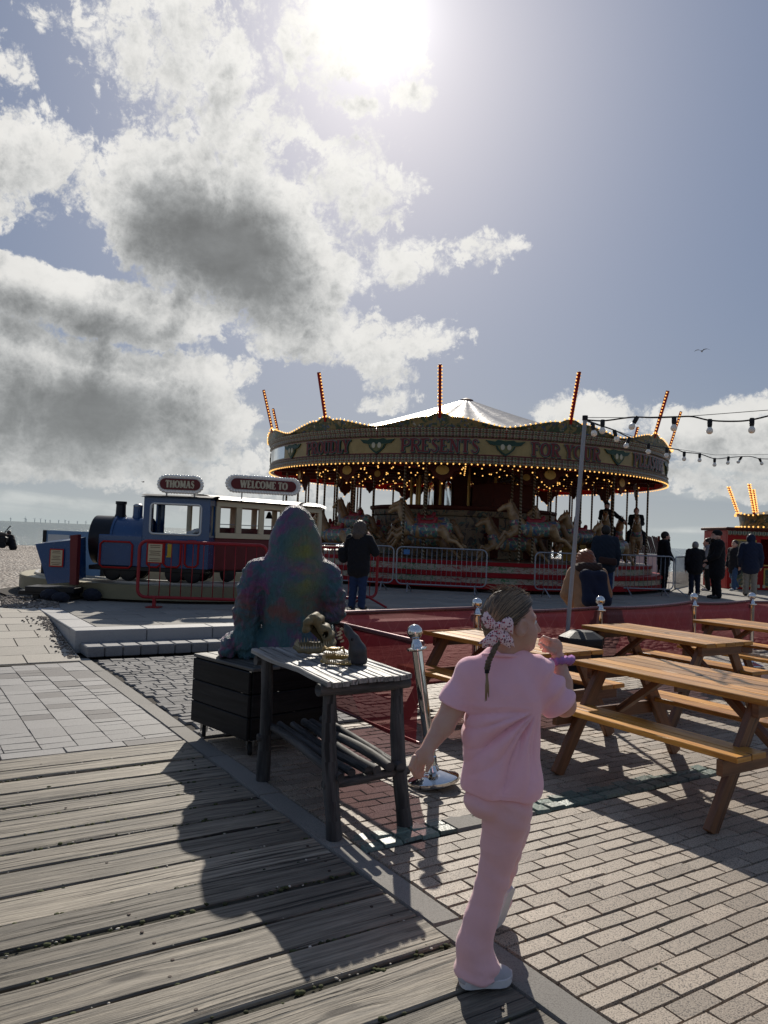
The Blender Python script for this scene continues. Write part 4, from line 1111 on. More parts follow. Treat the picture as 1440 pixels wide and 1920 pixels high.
b = MB(); b.path([gp(913,1255,-.135), gp(913,1262,-.135)], .0085, 10); b.build('hair_tie', pmdark, hair, smooth=.8)
# bow
m, nt, bb = newmat('spotted_bow'); vo = nt.nodes.new('ShaderNodeTexVoronoi'); nt.links.new(coord(nt), vo.inputs['Vector']); vo.inputs['Scale'].default_value = 120; vo.inputs['Randomness'].default_value = .75
cs = sep(nt, vo.outputs['Color']); dd = S(nt, vo.outputs['Distance'])
k = mixc(nt, cs[0].step(.45,.55), (.45,.02,.06), (.10,.01,.05)); k = mixc(nt, dd.step(.36,.44), k, (.80,.58,.60)); setin(nt, bb, 'Base Color', k)
bb.inputs['Roughness'].default_value = .6; bb.inputs['Sheen Weight'].default_value = .3; M['bow'] = m
rbow = MB(); BC = (935,1173)
def bowpart(poly, lift, curl):
    n = len(poly); cx = sum(p[0] for p in poly)/n; cy = sum(p[1] for p in poly)/n; rows = []
    rings = 5
    def pos(x, y, off):
        d_ = math.hypot(x-BC[0], y-BC[1])/40; return gp(x, y, -.108-lift*min(1,d_)-curl*math.sin(min(d_,1.2)*2.4)*.5+off)
    for off in (-.002,.002):
        base = len(rbow.v); rbow.v.append(pos(cx,cy,off-.010)); 
        for r_ in range(1, rings+1):
            for p in poly: rbow.v.append(pos(cx+(p[0]-cx)*r_/rings, cy+(p[1]-cy)*r_/rings, off-.010*(1-(r_/rings)**2)))
        for i in range(n):
            rbow.face([base, base+1+i, base+1+(i+1)%n])
            for r_ in range(rings-1):
                A = base+1+r_*n; B_ = A+n; rbow.face([A+i, B_+i, B_+(i+1)%n, A+(i+1)%n])
        rows.append(base+1+(rings-1)*n)
    for i in range(n): rbow.face([rows[0]+i, rows[0]+(i+1)%n, rows[1]+(i+1)%n, rows[1]+i])
bowpart([(936,1174),(925,1160),(913,1146),(908,1148),(902,1160),(907,1172),(911,1178),(922,1180),(934,1180)], .010, .02)
bowpart([(935,1172),(943,1161),(953,1156),(960,1160),(963,1168),(962,1190),(952,1184),(940,1180)], .012, .02)
bowpart([(932,1176),(920,1184),(908,1196),(895,1207),(904,1208),(904,1215),(918,1213),(930,1212),(938,1192)], .004, .006)
bowpart([(934,1176),(934,1190),(938,1206),(950,1212),(957,1217),(958,1210),(965,1214),(962,1198),(953,1186),(942,1176)], .006, .006)
bowpart([(929,1168),(936,1165),(942,1168),(943,1176),(939,1182),(932,1182),(928,1177)], .014, .0)
bw = rbow.build('hair_bow', M['bow'], rgirl, smooth=True, fixn=True)
# T-shirt
ts = SDF(.03)
ts.ell(gp(940,1312), (.150,.112,.17), Matrix.Rotation(-.15,3,'Z'), .05); ts.ell(gp(939,1395), (.146,.114,.17), k=.05); ts.ell(gp(941,1465), (.157,.126,.13), k=.05)
ts.cone(gp(893,1256), gp(1006,1258,.02), .056, .058, .05); ts.cone(gp(930,1238), gp(972,1238), .052, .052, .04)
ts.cone(gp(880,1268), gp(842,1340,-.015), .060, .063, .03)
ts.chain([gp(1004,1272,.03), gp(1030,1302,.045), gp(1046,1312,.05)], [.072,.066,.060], .04); ts.cut(gp(1056,1262,.09), (.050,.06,.055), Matrix.Rotation(0,3,'Y'), .006)
ts.cut(gp(950,1198), (.058,.060,.050), k=.008)
hz0 = gp(868,1478).z; hz1 = gp(1015,1491).z; hx0, hx1 = gp(868,1478).x, gp(1015,1491).x
AP = gp(1000,1322)
_h0, _h1 = gp(833,1313), gp(873,1333); _dx, _dz = _h1.x-_h0.x, _h1.z-_h0.z; _l = math.hypot(_dx, _dz); _nx, _nz = -_dz/_l, _dx/_l
if _nz > 0: _nx, _nz = -_nx, -_nz
def shirtclip(x, y, z):
    a = hz0+(hz1-hz0)*(x-hx0)/(hx1-hx0)-z
    side = np.where(x < _h1.x-.004, (x-_h0.x)*_nx+(z-_h0.z)*_nz, -1.0)
    return np.maximum(a, np.where(z > _h1.z-.16, side, -1.0))
def shirtdisp(V):
    dx, dz = V[:,0]-AP.x, V[:,2]-AP.z; r_ = np.hypot(dx, dz); th = np.arctan2(dz, dx)
    w = np.clip(r_/.06,0,1)*np.clip((.42-r_)/.25,0,1)*np.clip((.01-dx)/.05,0,1)*np.clip((-dz+.02)/.06,0,1)
    f = (np.abs(np.sin(th*6.5+np.sin(r_*13)*.5+.6))**.6-.7)*.030*w+(np.abs(np.sin(th*11+np.sin(r_*21)*.6))**.6-.7)*.014*w
    f += .0025*np.sin(V[:,0]*61+np.sin(V[:,2]*23)*1.7)*np.clip((V[:,2]-AP.z)/.05,0,1)+.0045*np.sin(V[:,0]*34+V[:,2]*9)*np.sin(V[:,2]*15+V[:,0]*6)
    f += .0035*np.clip((hz0+.10-V[:,2])/.10,0,1)*np.sin(V[:,0]*46+1.0)
    sl = np.clip((V[:,0]-AP.x-.02)/.04,0,1)*(V[:,2] > AP.z-.06); f += sl*.010*np.sin((V[:,0]*55-V[:,2]*62))
    return f
ts.build('t_shirt', M['pink'], .0055, rgirl, disp=shirtdisp, clip=shirtclip)
b = MB(); b.path([gp(945+math.cos(i*PI/14)*39, 1229-math.cos(i*PI/14)*-2-(6 if math.sin(i*PI/14) > 0 else 0)*math.sin(i*PI/14), -math.sin(i*PI/14)*-.060-.004) for i in range(28)], .0075, 6, closed=True); b.build('neck_rib', M['pink'], rgirl, smooth=True)
# trousers
tr_ = SDF(.03)
tr_.ell(gp(938,1490), (.126,.098,.085), k=.03); tr_.ell(gp(907,1503,-.03), (.070,.080,.060), k=.03); tr_.ell(gp(960,1520,-.03), (.070,.085,.095), k=.03)
tr_.chain([gp(948,1530,-.01), gp(939,1580,-.01), gp(924,1648,-.01), gp(902,1722,-.02), gp(888,1776,-.03), gp(893,1814,-.03)], [.088,.072,.057,.060,.063,.086], .02)
tr_.chain([gp(955,1545,.06), gp(943,1622,.22), gp(937,1660,.36), gp(938,1690,.42)], [.080,.055,.046,.050], .02)
hemz = gp(893,1825,-.03).z
def trdisp(V):
    rel = (V[:,2]-hemz); low = np.clip((.30-rel)/.25,0,1)
    f = low*.0035*np.sin(V[:,0]*70+V[:,2]*18+V[:,1]*30)+.0022*np.sin(V[:,2]*75+V[:,0]*50)*np.clip(1-np.abs(rel-.36)/.14,0,1)
    f += .003*np.clip(1-np.abs(rel-.62)/.10,0,1)*np.sin(V[:,2]*85+V[:,0]*40+V[:,1]*20)+np.clip(1-rel/.07,0,1)*.004*np.sin(V[:,2]*120+V[:,0]*25)
    return f
tr_.build('trousers', M['pinkt'], .0055, rgirl, disp=trdisp, clip=lambda x,y,z: np.maximum(hemz+.05*(gp(893,1836).x-x)*0-z, z-(hz0+.07)))
# trainers
M['shoe'] = pm('trainer_mesh', (.42,.40,.42), .6, 0, .15, 30, .3, 200); M['shoew'] = pm('trainer_sole', (.60,.58,.58), .55, 0, .12, 20); M['shoep'] = pm('trainer_pink', (.75,.16,.32), .5)
def shoe(heel, toe, up):
    heel, toe, up = Vector(heel), Vector(toe), Vector(up).normalized(); d = (toe-heel); L = d.length; d.normalize(); up = (up-d*up.dot(d)).normalized(); sd_ = d.cross(up); R_ = Matrix((d, sd_, up)).transposed()
    def q(f, s, u): return heel+d*f*L+sd_*s+up*u
    s_ = SDF(.02); s_.cone(q(.14,0,.028), q(.52,0,.024), .030, .034, .02); s_.cone(q(.52,0,.026), q(.80,.0,.022), .038, .034, .02); s_.cone(q(.78,0,.022), q(.87,0,.020), .033, .026, .02); s_.cone(q(.12,0,.025), q(.30,0,.045), .028, .028, .02)
    s_.cone(q(.25,0,.06), q(.55,0,.042), .030, .026, .03)
    def cl(x, y, z): return -((x-heel.x)*up.x+(y-heel.y)*up.y+(z-heel.z)*up.z-.016)
    o = s_.build('shoe', M['shoe'], .005, rgirl, clip=cl)
    b = MB(); P = [(.0,.0),(.015,.018),(.06,.031),(.15,.036),(.28,.036),(.42,.035),(.55,.040),(.70,.044),(.82,.041),(.91,.033),(.97,.020),(1.0,.004),(1.0,-.006),(.97,-.020),(.91,-.031),(.82,-.038),(.70,-.040),(.55,-.037),(.42,-.033),(.28,-.035),(.15,-.035),(.06,-.031),(.015,-.018)]
    b.prism(P, lambda x, y, z: q(x, y, z+(.012*max(0,(x-.8)/.2)**2)), .001, .027); b.build('sole', M['shoew'], o, fixn=True)
    b = MB()
    for k in range(4): b.path([q(.42+.07*k,-.022,.062-.006*k), q(.43+.07*k,0,.070-.007*k), q(.42+.07*k,.022,.062-.006*k)], .0035, 6)
    b.build('laces', M['shoep'], o, smooth=True)
fo = at(862,1848,.004); shoe(fo, fo+Vector((.195,.045,0)), (0,0,1))
tf = at(933,1748,.006); hl = atY(962,1666,tf.y-.03); shoe(hl, tf, (-.75,.55,.2))
# scrunchie
b = MB(); wc = gp(1052,1240,.12); ax_ = (gp(1047,1230,.12)-gp(1054,1270,.10)).normalized(); x_, y_, _ = basis(ax_)
b.path([wc+(x_*math.cos(i*PI/18)+y_*math.sin(i*PI/18))*(.037+.004*math.sin(i*2.7))+ax_*.004*math.sin(i*3.3) for i in range(36)], [.014+.0035*math.sin(i*2.1) for i in range(36)], 8, closed=True)
b.build('scrunchie', cloth('purple_satin', (.42,.20,.45)), rgirl, smooth=True)
# ------------------------------------------------------------ lettering
def arc(cx, cy, rx, ry, a0, a1, n=9):
    return [(cx+rx*math.cos(math.radians(a0+(a1-a0)*i/n)), cy+ry*math.sin(math.radians(a0+(a1-a0)*i/n))) for i in range(n+1)]
def bowl(x, yc, ry, rx): return [(x, yc+ry)]+arc(x+.12, yc, rx-.12, ry, 90, -90)+[(x, yc-ry)]
_st = lambda x: [[(x,.0),(x,1.0)]]
GLY = {  # width, thick strokes, thin strokes, serif positions (x, y)
 'P': (.66, _st(.17), [bowl(.17,.72,.25,.44)], [(.17,0),(.12,1)]), 'R': (.72, _st(.17)+[[(.38,.48),(.60,.02)]], [bowl(.17,.74,.23,.44)], [(.17,0),(.12,1),(.62,0)]),
 'O': (.76, [arc(.38,.5,.29,.46,125,235), arc(.38,.5,.29,.46,55,-55)], [arc(.38,.5,.29,.46,125,55), arc(.38,.5,.29,.46,235,305)], []),
 'U': (.74, [[(.17,1),(.17,.32)]+arc(.37,.28,.20,.26,180,270,5)], [arc(.37,.28,.20,.26,270,360,5)+[(.57,1)]], [(.17,1),(.57,1)]),
 'D': (.76, _st(.17)+[arc(.40,.5,.27,.46,60,-60)], [bowl(.17,.5,.47,.50)], [(.10,0),(.10,1)]), 'L': (.58, _st(.17), [[(.17,.02),(.50,.02),(.52,.26)]], [(.12,0),(.17,1)]),
 'Y': (.70, [[(.34,0),(.34,.45)],[(.34,.45),(.11,1)]], [[(.34,.45),(.58,1)]], [(.34,0),(.11,1),(.58,1)]),
 'E': (.62, _st(.17), [[(.17,.97),(.52,.97),(.53,.78)],[(.17,.5),(.42,.5)],[(.17,.03),(.52,.03),(.54,.25)]], [(.10,0),(.10,1)]),
 'S': (.58, [[(.16,.72)]+[(.24,.58),(.38,.46),(.45,.32)]], [arc(.31,.75,.16,.22,20,190,7), arc(.28,.26,.18,.24,20,-170,7)], []),
 'N': (.74, [[(.16,1),(.58,0)]], [[(.16,0),(.16,1)],[(.58,0),(.58,1)]], [(.16,0),(.13,1),(.58,1)]),
 'T': (.64, _st(.32), [[(.06,.78),(.07,.97),(.57,.97),(.58,.78)]], [(.32,0)]), 'F': (.60, _st(.17), [[(.17,.97),(.52,.97),(.53,.76)],[(.17,.52),(.42,.52)]], [(.17,0),(.10,1)]),
 'A': (.74, [[(.37,1),(.62,0)]], [[(.37,1),(.12,0)],[(.2,.33),(.52,.33)]], [(.12,0),(.62,0)]), 'H': (.76, [[(.17,0),(.17,1)],[(.58,0),(.58,1)]], [[(.17,.5),(.58,.5)]], [(.17,0),(.17,1),(.58,0),(.58,1)]),
 'M': (.92, [[(.22,1),(.46,.12)],[(.75,0),(.75,1)]], [[(.18,0),(.18,1)],[(.46,.12),(.75,1)]], [(.18,0),(.16,1),(.75,0),(.77,1)]),
 'W': (.98, [[(.10,1),(.30,0)],[(.50,1),(.68,0)]], [[(.30,0),(.50,1)],[(.68,0),(.88,1)]], [(.10,1),(.50,1),(.88,1)]),
 'C': (.68, [arc(.38,.5,.28,.46,110,250)], [arc(.38,.5,.28,.46,110,35,5)+[(.60,.66)], arc(.38,.5,.28,.46,250,320,5)], []),
 '1': (.5, [[(.25,0),(.25,1)]], [[(.25,1),(.08,.82)]], [(.25,0)]), ' ': (.34, [], [], [])}
def text_width(t): return sum(GLY[c][0] for c in t)
def lettering(b, t, fn, x0, y0, h, wide=1.0, thick=.20, thin=.10, z=.0, grow=0.0, dx=0, dy=0, serif=.15):
    """ribbons for every stroke; fn(x,y,z) maps the flat sign plane into the scene"""
    x = x0; zi = z; total = text_width(t)*h*wide
    for c in t:
        w, A, B, SF = GLY[c]
        for strokes, wd in ((A, thick), (B, thin)):
            for pl in strokes:
                P = [Vector((x+px*h*wide+dx, y0+py*h+dy, 0)) for px, py in pl]; hw = wd*h/2+grow; n = len(P); base = len(b.v); zi += .0004
                for i in range(n):
                    d = (P[min(i+1,n-1)]-P[max(i-1,0)]).normalized(); nn = Vector((-d.y, d.x, 0)); p = P[i]
                    if grow and i == 0: p = p-d*grow
                    if grow and i == n-1: p = p+d*grow
                    for sg in (1,-1): q = p+nn*hw*sg; b.v.append(fn(q.x, q.y, zi))
                for i in range(n-1): b.face([base+2*i, base+2*i+1, base+2*i+3, base+2*i+2])
        for sx, sy in SF:
            zi += .0004; base = len(b.v); cx, cy = x+sx*h*wide+dx, y0+sy*h+dy; sw, sh = serif*h+grow, .055*h+grow
            for ux, uy in ((-1,-1),(1,-1),(1,1),(-1,1)): b.v.append(fn(cx+ux*sw, cy+(.05*h if sy == 0 else -.05*h)+uy*sh, zi))
            b.face([base, base+1, base+2, base+3])
        x += w*h*wide
    return b
# ------------------------------------------------------------ the carousel
CAR = Vector((2.66, 26.25, .285)); RR = 6.5
def cyl(a, r, z): return Vector((CAR.x+r*math.sin(a), CAR.y-r*math.cos(a), z))
rk = thing('carousel', CAR, 'large golden galloping-horse carousel ringed with lit bulbs, behind the barriers', 'carousel')
m, nt, b = newmat('cornice_paint'); u, v, _ = sep(nt, coord(nt, 'UV'))
su = (u*(2*PI/.17)).op('SINE'); s2 = (u*(2*PI/.085)+1.0).op('SINE'); rowm = (v*6.0).op('FRACT')
k = mixc(nt, (su*.5+.5).step(.45,.55), (.26,.20,.09), (.20,.035,.025)); k = mixc(nt, (rowm-.5).op('ABSOLUTE').step(.18,.22), k, mixc(nt, (s2*.5+.5).step(.4,.6), (.05,.10,.055), (.30,.27,.20)))
k = mixc(nt, (v*3.0).op('FRACT').step(.88,.93), k, (.13,.02,.015)); setin(nt, b, 'Base Color', k); b.inputs['Roughness'].default_value = .4
bump(nt, b, su*s2*.5+(rowm-.5).op('ABSOLUTE'), .6, .03); M['corn'] = m
m, nt, b = newmat('letter_band'); u, v, _ = sep(nt, coord(nt, 'UV')); n_ = noise(nt, coord(nt), 3, 5, .6)
k = mixc(nt, n_.step(.3,.7), (.27,.18,.05), (.36,.245,.08)); k = mixc(nt, (v-.5).op('ABSOLUTE').step(.43,.45), k, (.16,.03,.02)); setin(nt, b, 'Base Color', k); b.inputs['Roughness'].default_value = .35; M['band'] = m
m, nt, b = newmat('crown_paint'); c = coord(nt); n_ = noise(nt, c, 4.2, 5, .65, 1.5); n2 = noise(nt, c, 7.0, 4, .6, 1.2)
k = mixc(nt, n_.step(.46,.54), (.22,.155,.055), (.045,.07,.035)); k = mixc(nt, n2.step(.58,.63), k, (.045,.085,.17)); k = mixc(nt, n2.step(.30,.34), (.24,.05,.03), k); k = mixc(nt, noise(nt,c,9,3).step(.66,.70), k, (.42,.38,.30))
setin(nt, b, 'Base Color', k); b.inputs['Roughness'].default_value = .4; bump(nt, b, n_, .5, .03); M['crown'] = m
M['cred'] = pm('carousel_red', (.34,.012,.010), .4, 0, .2, 3, 0, 60, .15); M['cdark'] = pm('carousel_dark', (.085,.020,.012), .6, 0, .4, 4, 0, 60, .15); M['cgold'] = pm('carousel_gilt', (.42,.26,.07), .35, .5, .25, 8, .2)
M['redc'] = cloth('red_canvas', (.66,.018,.012), 300, .15)
M['lred'] = pm('letter_red', (.15,.016,.016), .35, 0, .2, 20); M['lgreen'] = pm('letter_green', (.018,.05,.03), .4, 0, .2, 20); M['lblue'] = pm('letter_pale', (.17,.22,.21), .4, 0, .2, 20)
M['ccream'] = pm('carousel_cream', (.50,.44,.31), .45, 0, .15, 6)
M['bulb'] = emat('lit_bulb', (1.0,.53,.14), 1.3); M['bulb'].cycles.emission_sampling = 'NONE'
M['mirror'] = pm('mirror_glass', (.85,.86,.86), .06, 1.0, .05, 4)
ZB, Z1, Z2, Z3 = 3.56, 3.79, 4.25, 4.49
PEAK0 = math.radians(-11.6)
def crown_z(f):  # f in -1..1 across one board
    a = abs(f); base_ = Z3+.03+.27*(.5+.5*math.cos(min(a,1)*PI))**.75
    return base_+.055*max(0, 1-(a/.17)**2)-.03*math.exp(-((a-.2)/.05)**2)
bulbs_all = []; bulbs_front = []
WORDS = {0:'PRESENTS', 1:'FOR YOUR', 2:'PLEASURE', -1:'PROUDLY'}
for kb in range(12):
    ki = kb if kb <= 6 else kb-12; a0 = PEAK0+math.radians(30)*ki; hw = math.radians(15)-.0006
    N = 24; A = [a0-hw+2*hw*i/N for i in range(N+1)]
    def strip(mat, prof, name, par, flip=False):
        b = MB(); L = len(prof)
        for i, a in enumerate(A):
            for (r_, z_, v_) in prof: b.v.append(cyl(a, r_, z_ if not callable(z_) else z_(2*i/N-1)))
        for i in range(N):
            for j in range(L-1):
                q = i*L+j; b.face((q, q+L, q+L+1, q+1), [(A[i]*RR, prof[j][2]),(A[i+1]*RR, prof[j][2]),(A[i+1]*RR, prof[j+1][2]),(A[i]*RR, prof[j+1][2])])
        return b.build(name, mat, par, smooth=.5)
    bo = strip(M['band'], [(RR-.02,Z1,0),(RR,Z1+.01,.02),(RR,Z2-.01,.98),(RR-.02,Z2,1)], 'rounding_board', rk)
    strip(M['corn'], [(RR-.10,ZB,0),(RR+.03,ZB+.015,.1),(RR+.05,ZB+.09,.35),(RR+.02,ZB+.16,.6),(RR+.045,Z1-.03,.9),(RR,Z1,1)], 'lower_cornice', bo)
    strip(M['corn'], [(RR,Z2,0),(RR+.05,Z2+.03,.2),(RR+.03,Z2+.10,.5),(RR+.075,Z2+.17,.75),(RR+.09,Z3-.01,.95),(RR+.05,Z3,1)], 'upper_cornice', bo)
    strip(M['crown'], [(RR+.05,Z3,0),(RR+.09,lambda f: Z3+(crown_z(f)-Z3)*.5,.5),(RR+.12,lambda f: crown_z(f)-.025,.95),(RR+.13,crown_z,1),(RR+.06,lambda f: crown_z(f)-.02,1),(RR+.0,Z3,1)], 'crown_board', bo)
    strip(M['redc'], [(RR-.10,ZB,0),(RR-.12,Z1,.3),(RR-.14,Z3,1)], 'inner_valance', bo)
    # shield at the joint between boards
    ja = a0+math.radians(15)
    def shf(x, y, z): return cyl(ja+x/RR, RR+z, (Z1+Z2)/2+y)
    sh = [(-.52,.17),(-.28,.14),(-.20,.19),(0,.16),(.20,.19),(.28,.14),(.52,.17),(.40,.06),(.26,.04),(.22,-.06),(.10,-.17),(0,-.23),(-.10,-.17),(-.22,-.06),(-.26,.04),(-.40,.06)]
    b = MB(); b.prism(sh, shf, .0, .035); so = b.build('shield', M['lgreen'], bo)
    b = MB(); b.prism([(x*.80,y*.72-.005) for x, y in sh[7:]+sh[:0]], shf, .036, .05); b.build('shield_face', pm('shield_olive', (.15,.14,.05), .4, 0, .3, 9), so)
    b = MB()
    for sx in (-.085,.085): b.prism([(sx+.055*math.cos(i*PI/6), .0+.075*math.sin(i*PI/6)) for i in range(12)], shf, .051, .062)
    b.build('medallions', M['ccream'], so)
    if ki in WORDS:
        t = WORDS[ki]; h = .345; wd = (2.06 if len(t) > 7 else 1.72)/(text_width(t)*h); x0 = -text_width(t)*h*wd/2
        def lf(x, y, z, a0=a0): return cyl(a0+x/RR, RR+.004+z, Z1+.058+y)
        for wt_ in t.split(' '):
            b = lettering(MB(), wt_, lf, x0, 0, h, wd, .20, .12, .0, .010, .024, -.020); b.build('lettering_shadow', M['lgreen'], bo)
            b = lettering(MB(), wt_, lf, x0, 0, h, wd, .20, .12, .022, .010); b.build('lettering_outline', M['lblue'], bo)
            b = lettering(MB(), wt_, lf, x0, 0, h, wd, .19, .10, .042, .0); b.build('lettering', M['lred'], bo); x0 += (text_width(wt_)+.34)*h*wd
    else:
        b = MB(); pts = [[cyl(a0+x/RR, RR+.006, z) for z in (Z1+.05,Z2-.05)] for x in [-1.15+2.3*i/16 for i in range(17)]]; b.grid(pts); b.build('mirror_panel', M['mirror'], bo, smooth=True)
    # bulbs along the crown and rim, and the lit pole on the peak
    for i in range(26):
        f = (i+.5)/13-1; p = cyl(a0+hw*f, RR+.145, crown_z(f)+.012); (bulbs_front if ki in (-1,0,1) else bulbs_all).append(p)
    for i in range(22): bulbs_all.append(cyl(a0+hw*((i+.5)/11-1), RR+.035, ZB-.012))
    d = (Vector((math.sin(a0),-math.cos(a0),0))*.27+Vector((0,0,1))).normalized(); p0 = cyl(a0, RR+.08, crown_z(0)-.12); tn = Vector((math.cos(a0), math.sin(a0), 0))
    b = MB(); b.beam(p0, p0+d*1.36, .075, .075, tn, .004); lp = b.build('crown_pole', M['cred'], rk)
    for i in range(14):
        for off in (tn*.045, tn*-.045):
            bulbs_all.append(p0+d*(.16+.088*i)+off)
# tilt cover
m, nt, b = newmat('tilt_canvas'); u, v, _ = sep(nt, coord(nt, 'UV')); n_ = noise(nt, coord(nt), 1.2, 5, .6)
setin(nt, b, 'Base Color', mixc(nt, n_.step(.3,.7), (.22,.20,.17), (.34,.315,.275))); b.inputs['Roughness'].default_value = .28
bump(nt, b, noise(nt, coord(nt), 2.5, 4, .6), .5, .05); M['tilt'] = m
b = MB(); NA, NRr = 96, 14
for j in range(NRr+1):
    f = j/NRr; r_ = 6.5*(1-f)+.16*f
    for i in range(NA):
        a = 2*PI*i/NA; sag = -.16*math.sin(f*PI)*.8; scal = (.07*(1-f)+.035)*abs(math.cos(a*12))*math.sin(min(1,f*1.02)*PI)**.5
        b.v.append(cyl(a, r_, 4.42+(6.36-4.42)*f+sag-scal))
for j in range(NRr):
    for i in range(NA): b.face((j*NA+i, j*NA+(i+1)%NA, (j+1)*NA+(i+1)%NA, (j+1)*NA+i))
b.build('canopy', M['tilt'], rk, smooth=True)
b = MB(); b.lathe([(.24,6.33),(.22,6.38),(.0,6.46)], (CAR.x,CAR.y,0), n=24); b.build('canopy_cap', M['cdark'], rk)
b = MB(); b.lathe([(RR-.12,4.30),(4.0,4.05),(1.4,3.95)], (CAR.x,CAR.y,0), n=72); b.build('ceiling_cloth', M['redc'], rk, smooth=True)
# radial beams and the carved droppers beneath the roof
for k in range(24):
    a = math.radians(-6+15*k); b = MB(); b.beam(cyl(a,1.3,3.72), cyl(a,RR-.2,3.66), .07, .12); b.build('roof_beam', M['cdark'], rk)
    for i in range(5): bulbs_all.append(cyl(a+.012, 2.2+i*.7, 3.63))
for (R_, n, w_, zt, dz) in ((5.6,12,1.05,3.66,.54),(4.3,12,.7,3.62,.40)):
    for k in range(n):
        a = PEAK0+math.radians(30*k+(15 if w_ == .62 else 0)); sh = [(-.5,0),(.5,0),(.47,-.30),(.30,-.42),(.22,-.72),(.10,-.80),(0,-1),(-.10,-.80),(-.22,-.72),(-.30,-.42),(-.47,-.30)]
        def df(x, y, z): return cyl(a+x*w_/R_, R_+z, zt+y*dz)
        b = MB(); b.prism(sh, df, 0, .05); dp = b.build('carved_dropper', M['cdark'], rk)
        b = MB(); b.prism([(.17*math.cos(i*PI/7), -.36+.24*math.sin(i*PI/7)) for i in range(14)], df, .051, .075); b.build('dropper_rosette', M['cgold'], dp)
        for q in range(2,len(sh),2 if n == 12 and R_ > 5 else 20): x, y = sh[q]; bulbs_all.append(df(x*1.05, y*1.04, .07))
for R_, n in ((3.2,40),(4.9,60)):
    for k in range(n): bulbs_all.append(cyl(2*PI*k/n, R_, 3.60))
def bulbmesh(P, r=.021):
    b = MB()
    for p in P: b.ball(p, r, 6, 4)
    return b
o_ = bulbmesh(bulbs_all).build('bulbs', M['bulb'], rk, smooth=True); o_['kind'] = 'stuff'
b1 = MB(); b1.ball((0,0,0), .024, 6, 4); bm_ = None
for p in bulbs_front:
    if bm_ is None: ob = b1.build('bulb', M['bulb'], None, smooth=True); ob.parent = rk; bm_ = ob.data
    else: ob = link('bulb', bm_, rk)
    ob.location = wm(rk).inverted()@p
# stepped base and deck
m, nt, b = newmat('base_scrolls'); u, v, _ = sep(nt, coord(nt, 'UV')); c = vec(nt, u*1.0, v*.35, 0)
wv = noise(nt, c, 3.0, 2, .5, 2.5); sel = noise(nt, vec(nt, u*.9, 0, 0), 1.0, 1)
k = mixc(nt, (wv-.5).op('ABSOLUTE').step(.02,.05), mixc(nt, sel.step(.48,.52), (.05,.16,.06), (.28,.03,.03)), (.36,.31,.23)); setin(nt, b, 'Base Color', k); b.inputs['Roughness'].default_value = .4; M['scroll'] = m
cz = (CAR.x, CAR.y, 0)
def band(name, mat, prof, n=96):
    b = MB(); L = len(prof)
    for i in range(n+1):
        for r_, z_ in prof: b.v.append(cyl(2*PI*i/n, r_, z_))
    for i in range(n):
        for j in range(L-1): q = i*L+j; b.face((q, q+L, q+L+1, q+1), [(i/n*39, j),(i/n*39+39/n, j),(i/n*39+39/n, j+1),(i/n*39, j+1)])
    return b.build(name, mat, rk, smooth=.5)
M['deckb'] = wood('carousel_deck', (.12,.07,.04), (.26,.16,.09), .5, .1, 20, .2, .1, False)
M['dirtyred'] = pm('step_red', (.27,.010,.014), .5, 0, .25, 2.5, 0, 60, .1, 0, .25)
band('deck', M['deckb'], [(0.5,1.06),(6.12,1.06)]); band('deck_edge', M['dirtyred'], [(6.12,1.062),(6.16,1.055),(6.16,.965),(6.12,.955)])
band('upper_riser', M['scroll'], [(6.13,.955),(6.13,.79)]); band('upper_tread', M['dirtyred'], [(6.10,.79),(6.46,.785),(6.50,.77),(6.50,.68),(6.46,.665)])
band('lower_riser', M['scroll'], [(6.45,.665),(6.45,.52)]); band('lower_skirt', M['dirtyred'], [(6.44,.52),(6.48,.51),(6.48,.38),(6.40,.375)])
band('under_frame', M['cdark'], [(5.9,.37),(5.9,.29)])
# centre: painted round house with mirrors, pillars and a dark engine housing
m, nt, b = newmat('centre_paint'); c = coord(nt); n_ = noise(nt, c, 3.5, 4, .6, 1.8); n2 = noise(nt, c, 6, 3, .6, 1)
k = mixc(nt, n_.step(.42,.50), (.05,.03,.02), (.24,.165,.085)); k = mixc(nt, n2.step(.58,.64), k, (.03,.10,.08)); k = mixc(nt, n2.step(.32,.36), (.16,.03,.03), k); setin(nt, b, 'Base Color', k); b.inputs['Roughness'].default_value = .45; M['centre'] = m
b = MB(); b.lathe([(3.0,1.07),(3.0,2.30),(3.06,2.34),(3.08,2.52),(3.0,2.56),(1.2,2.6)], cz, n=24); ch = b.build('centre_house', M['centre'], rk)
b = MB(); b.lathe([(3.10,2.50),(3.14,2.55),(3.14,2.62),(3.0,2.64)], cz, n=48); b.build('centre_cornice', M['cdark'], rk)
for k in range(12):
    a = math.radians(-20+30*k); b = MB(); b.prism([(.17*math.cos(i*PI/10), .30*math.sin(i*PI/10)) for i in range(20)], lambda x, y, z: cyl(a+x/3.0, 3.02+z, 1.80+y), 0, .03); b.build('oval_mirror', M['mirror'], ch)
b = MB(); b.lathe([(1.15,2.6),(1.15,3.98)], cz, n=10); co = b.build('centre_column', M['cdark'], rk)
for k in range(10):
    a = 2*PI*k/10+.1; b = MB(); b.prism([(-.12,-.42),(.12,-.42),(.12,.25)]+[(.12*math.cos(i*PI/6), .25+.16*math.sin(i*PI/6)) for i in range(1,6)]+[(-.12,.25)], lambda x, y, z: cyl(a+x/1.2, 1.16+z, 3.10+y), 0, .03); b.build('arched_mirror', M['mirror'], co)
for k in range(12):
    a = 2*PI*k/12; b = MB(); b.path([cyl(a,1.75,2.58), cyl(a,1.75,3.9)], .05, 8); b.build('centre_pillar', M['cgold'], rk, smooth=.8)
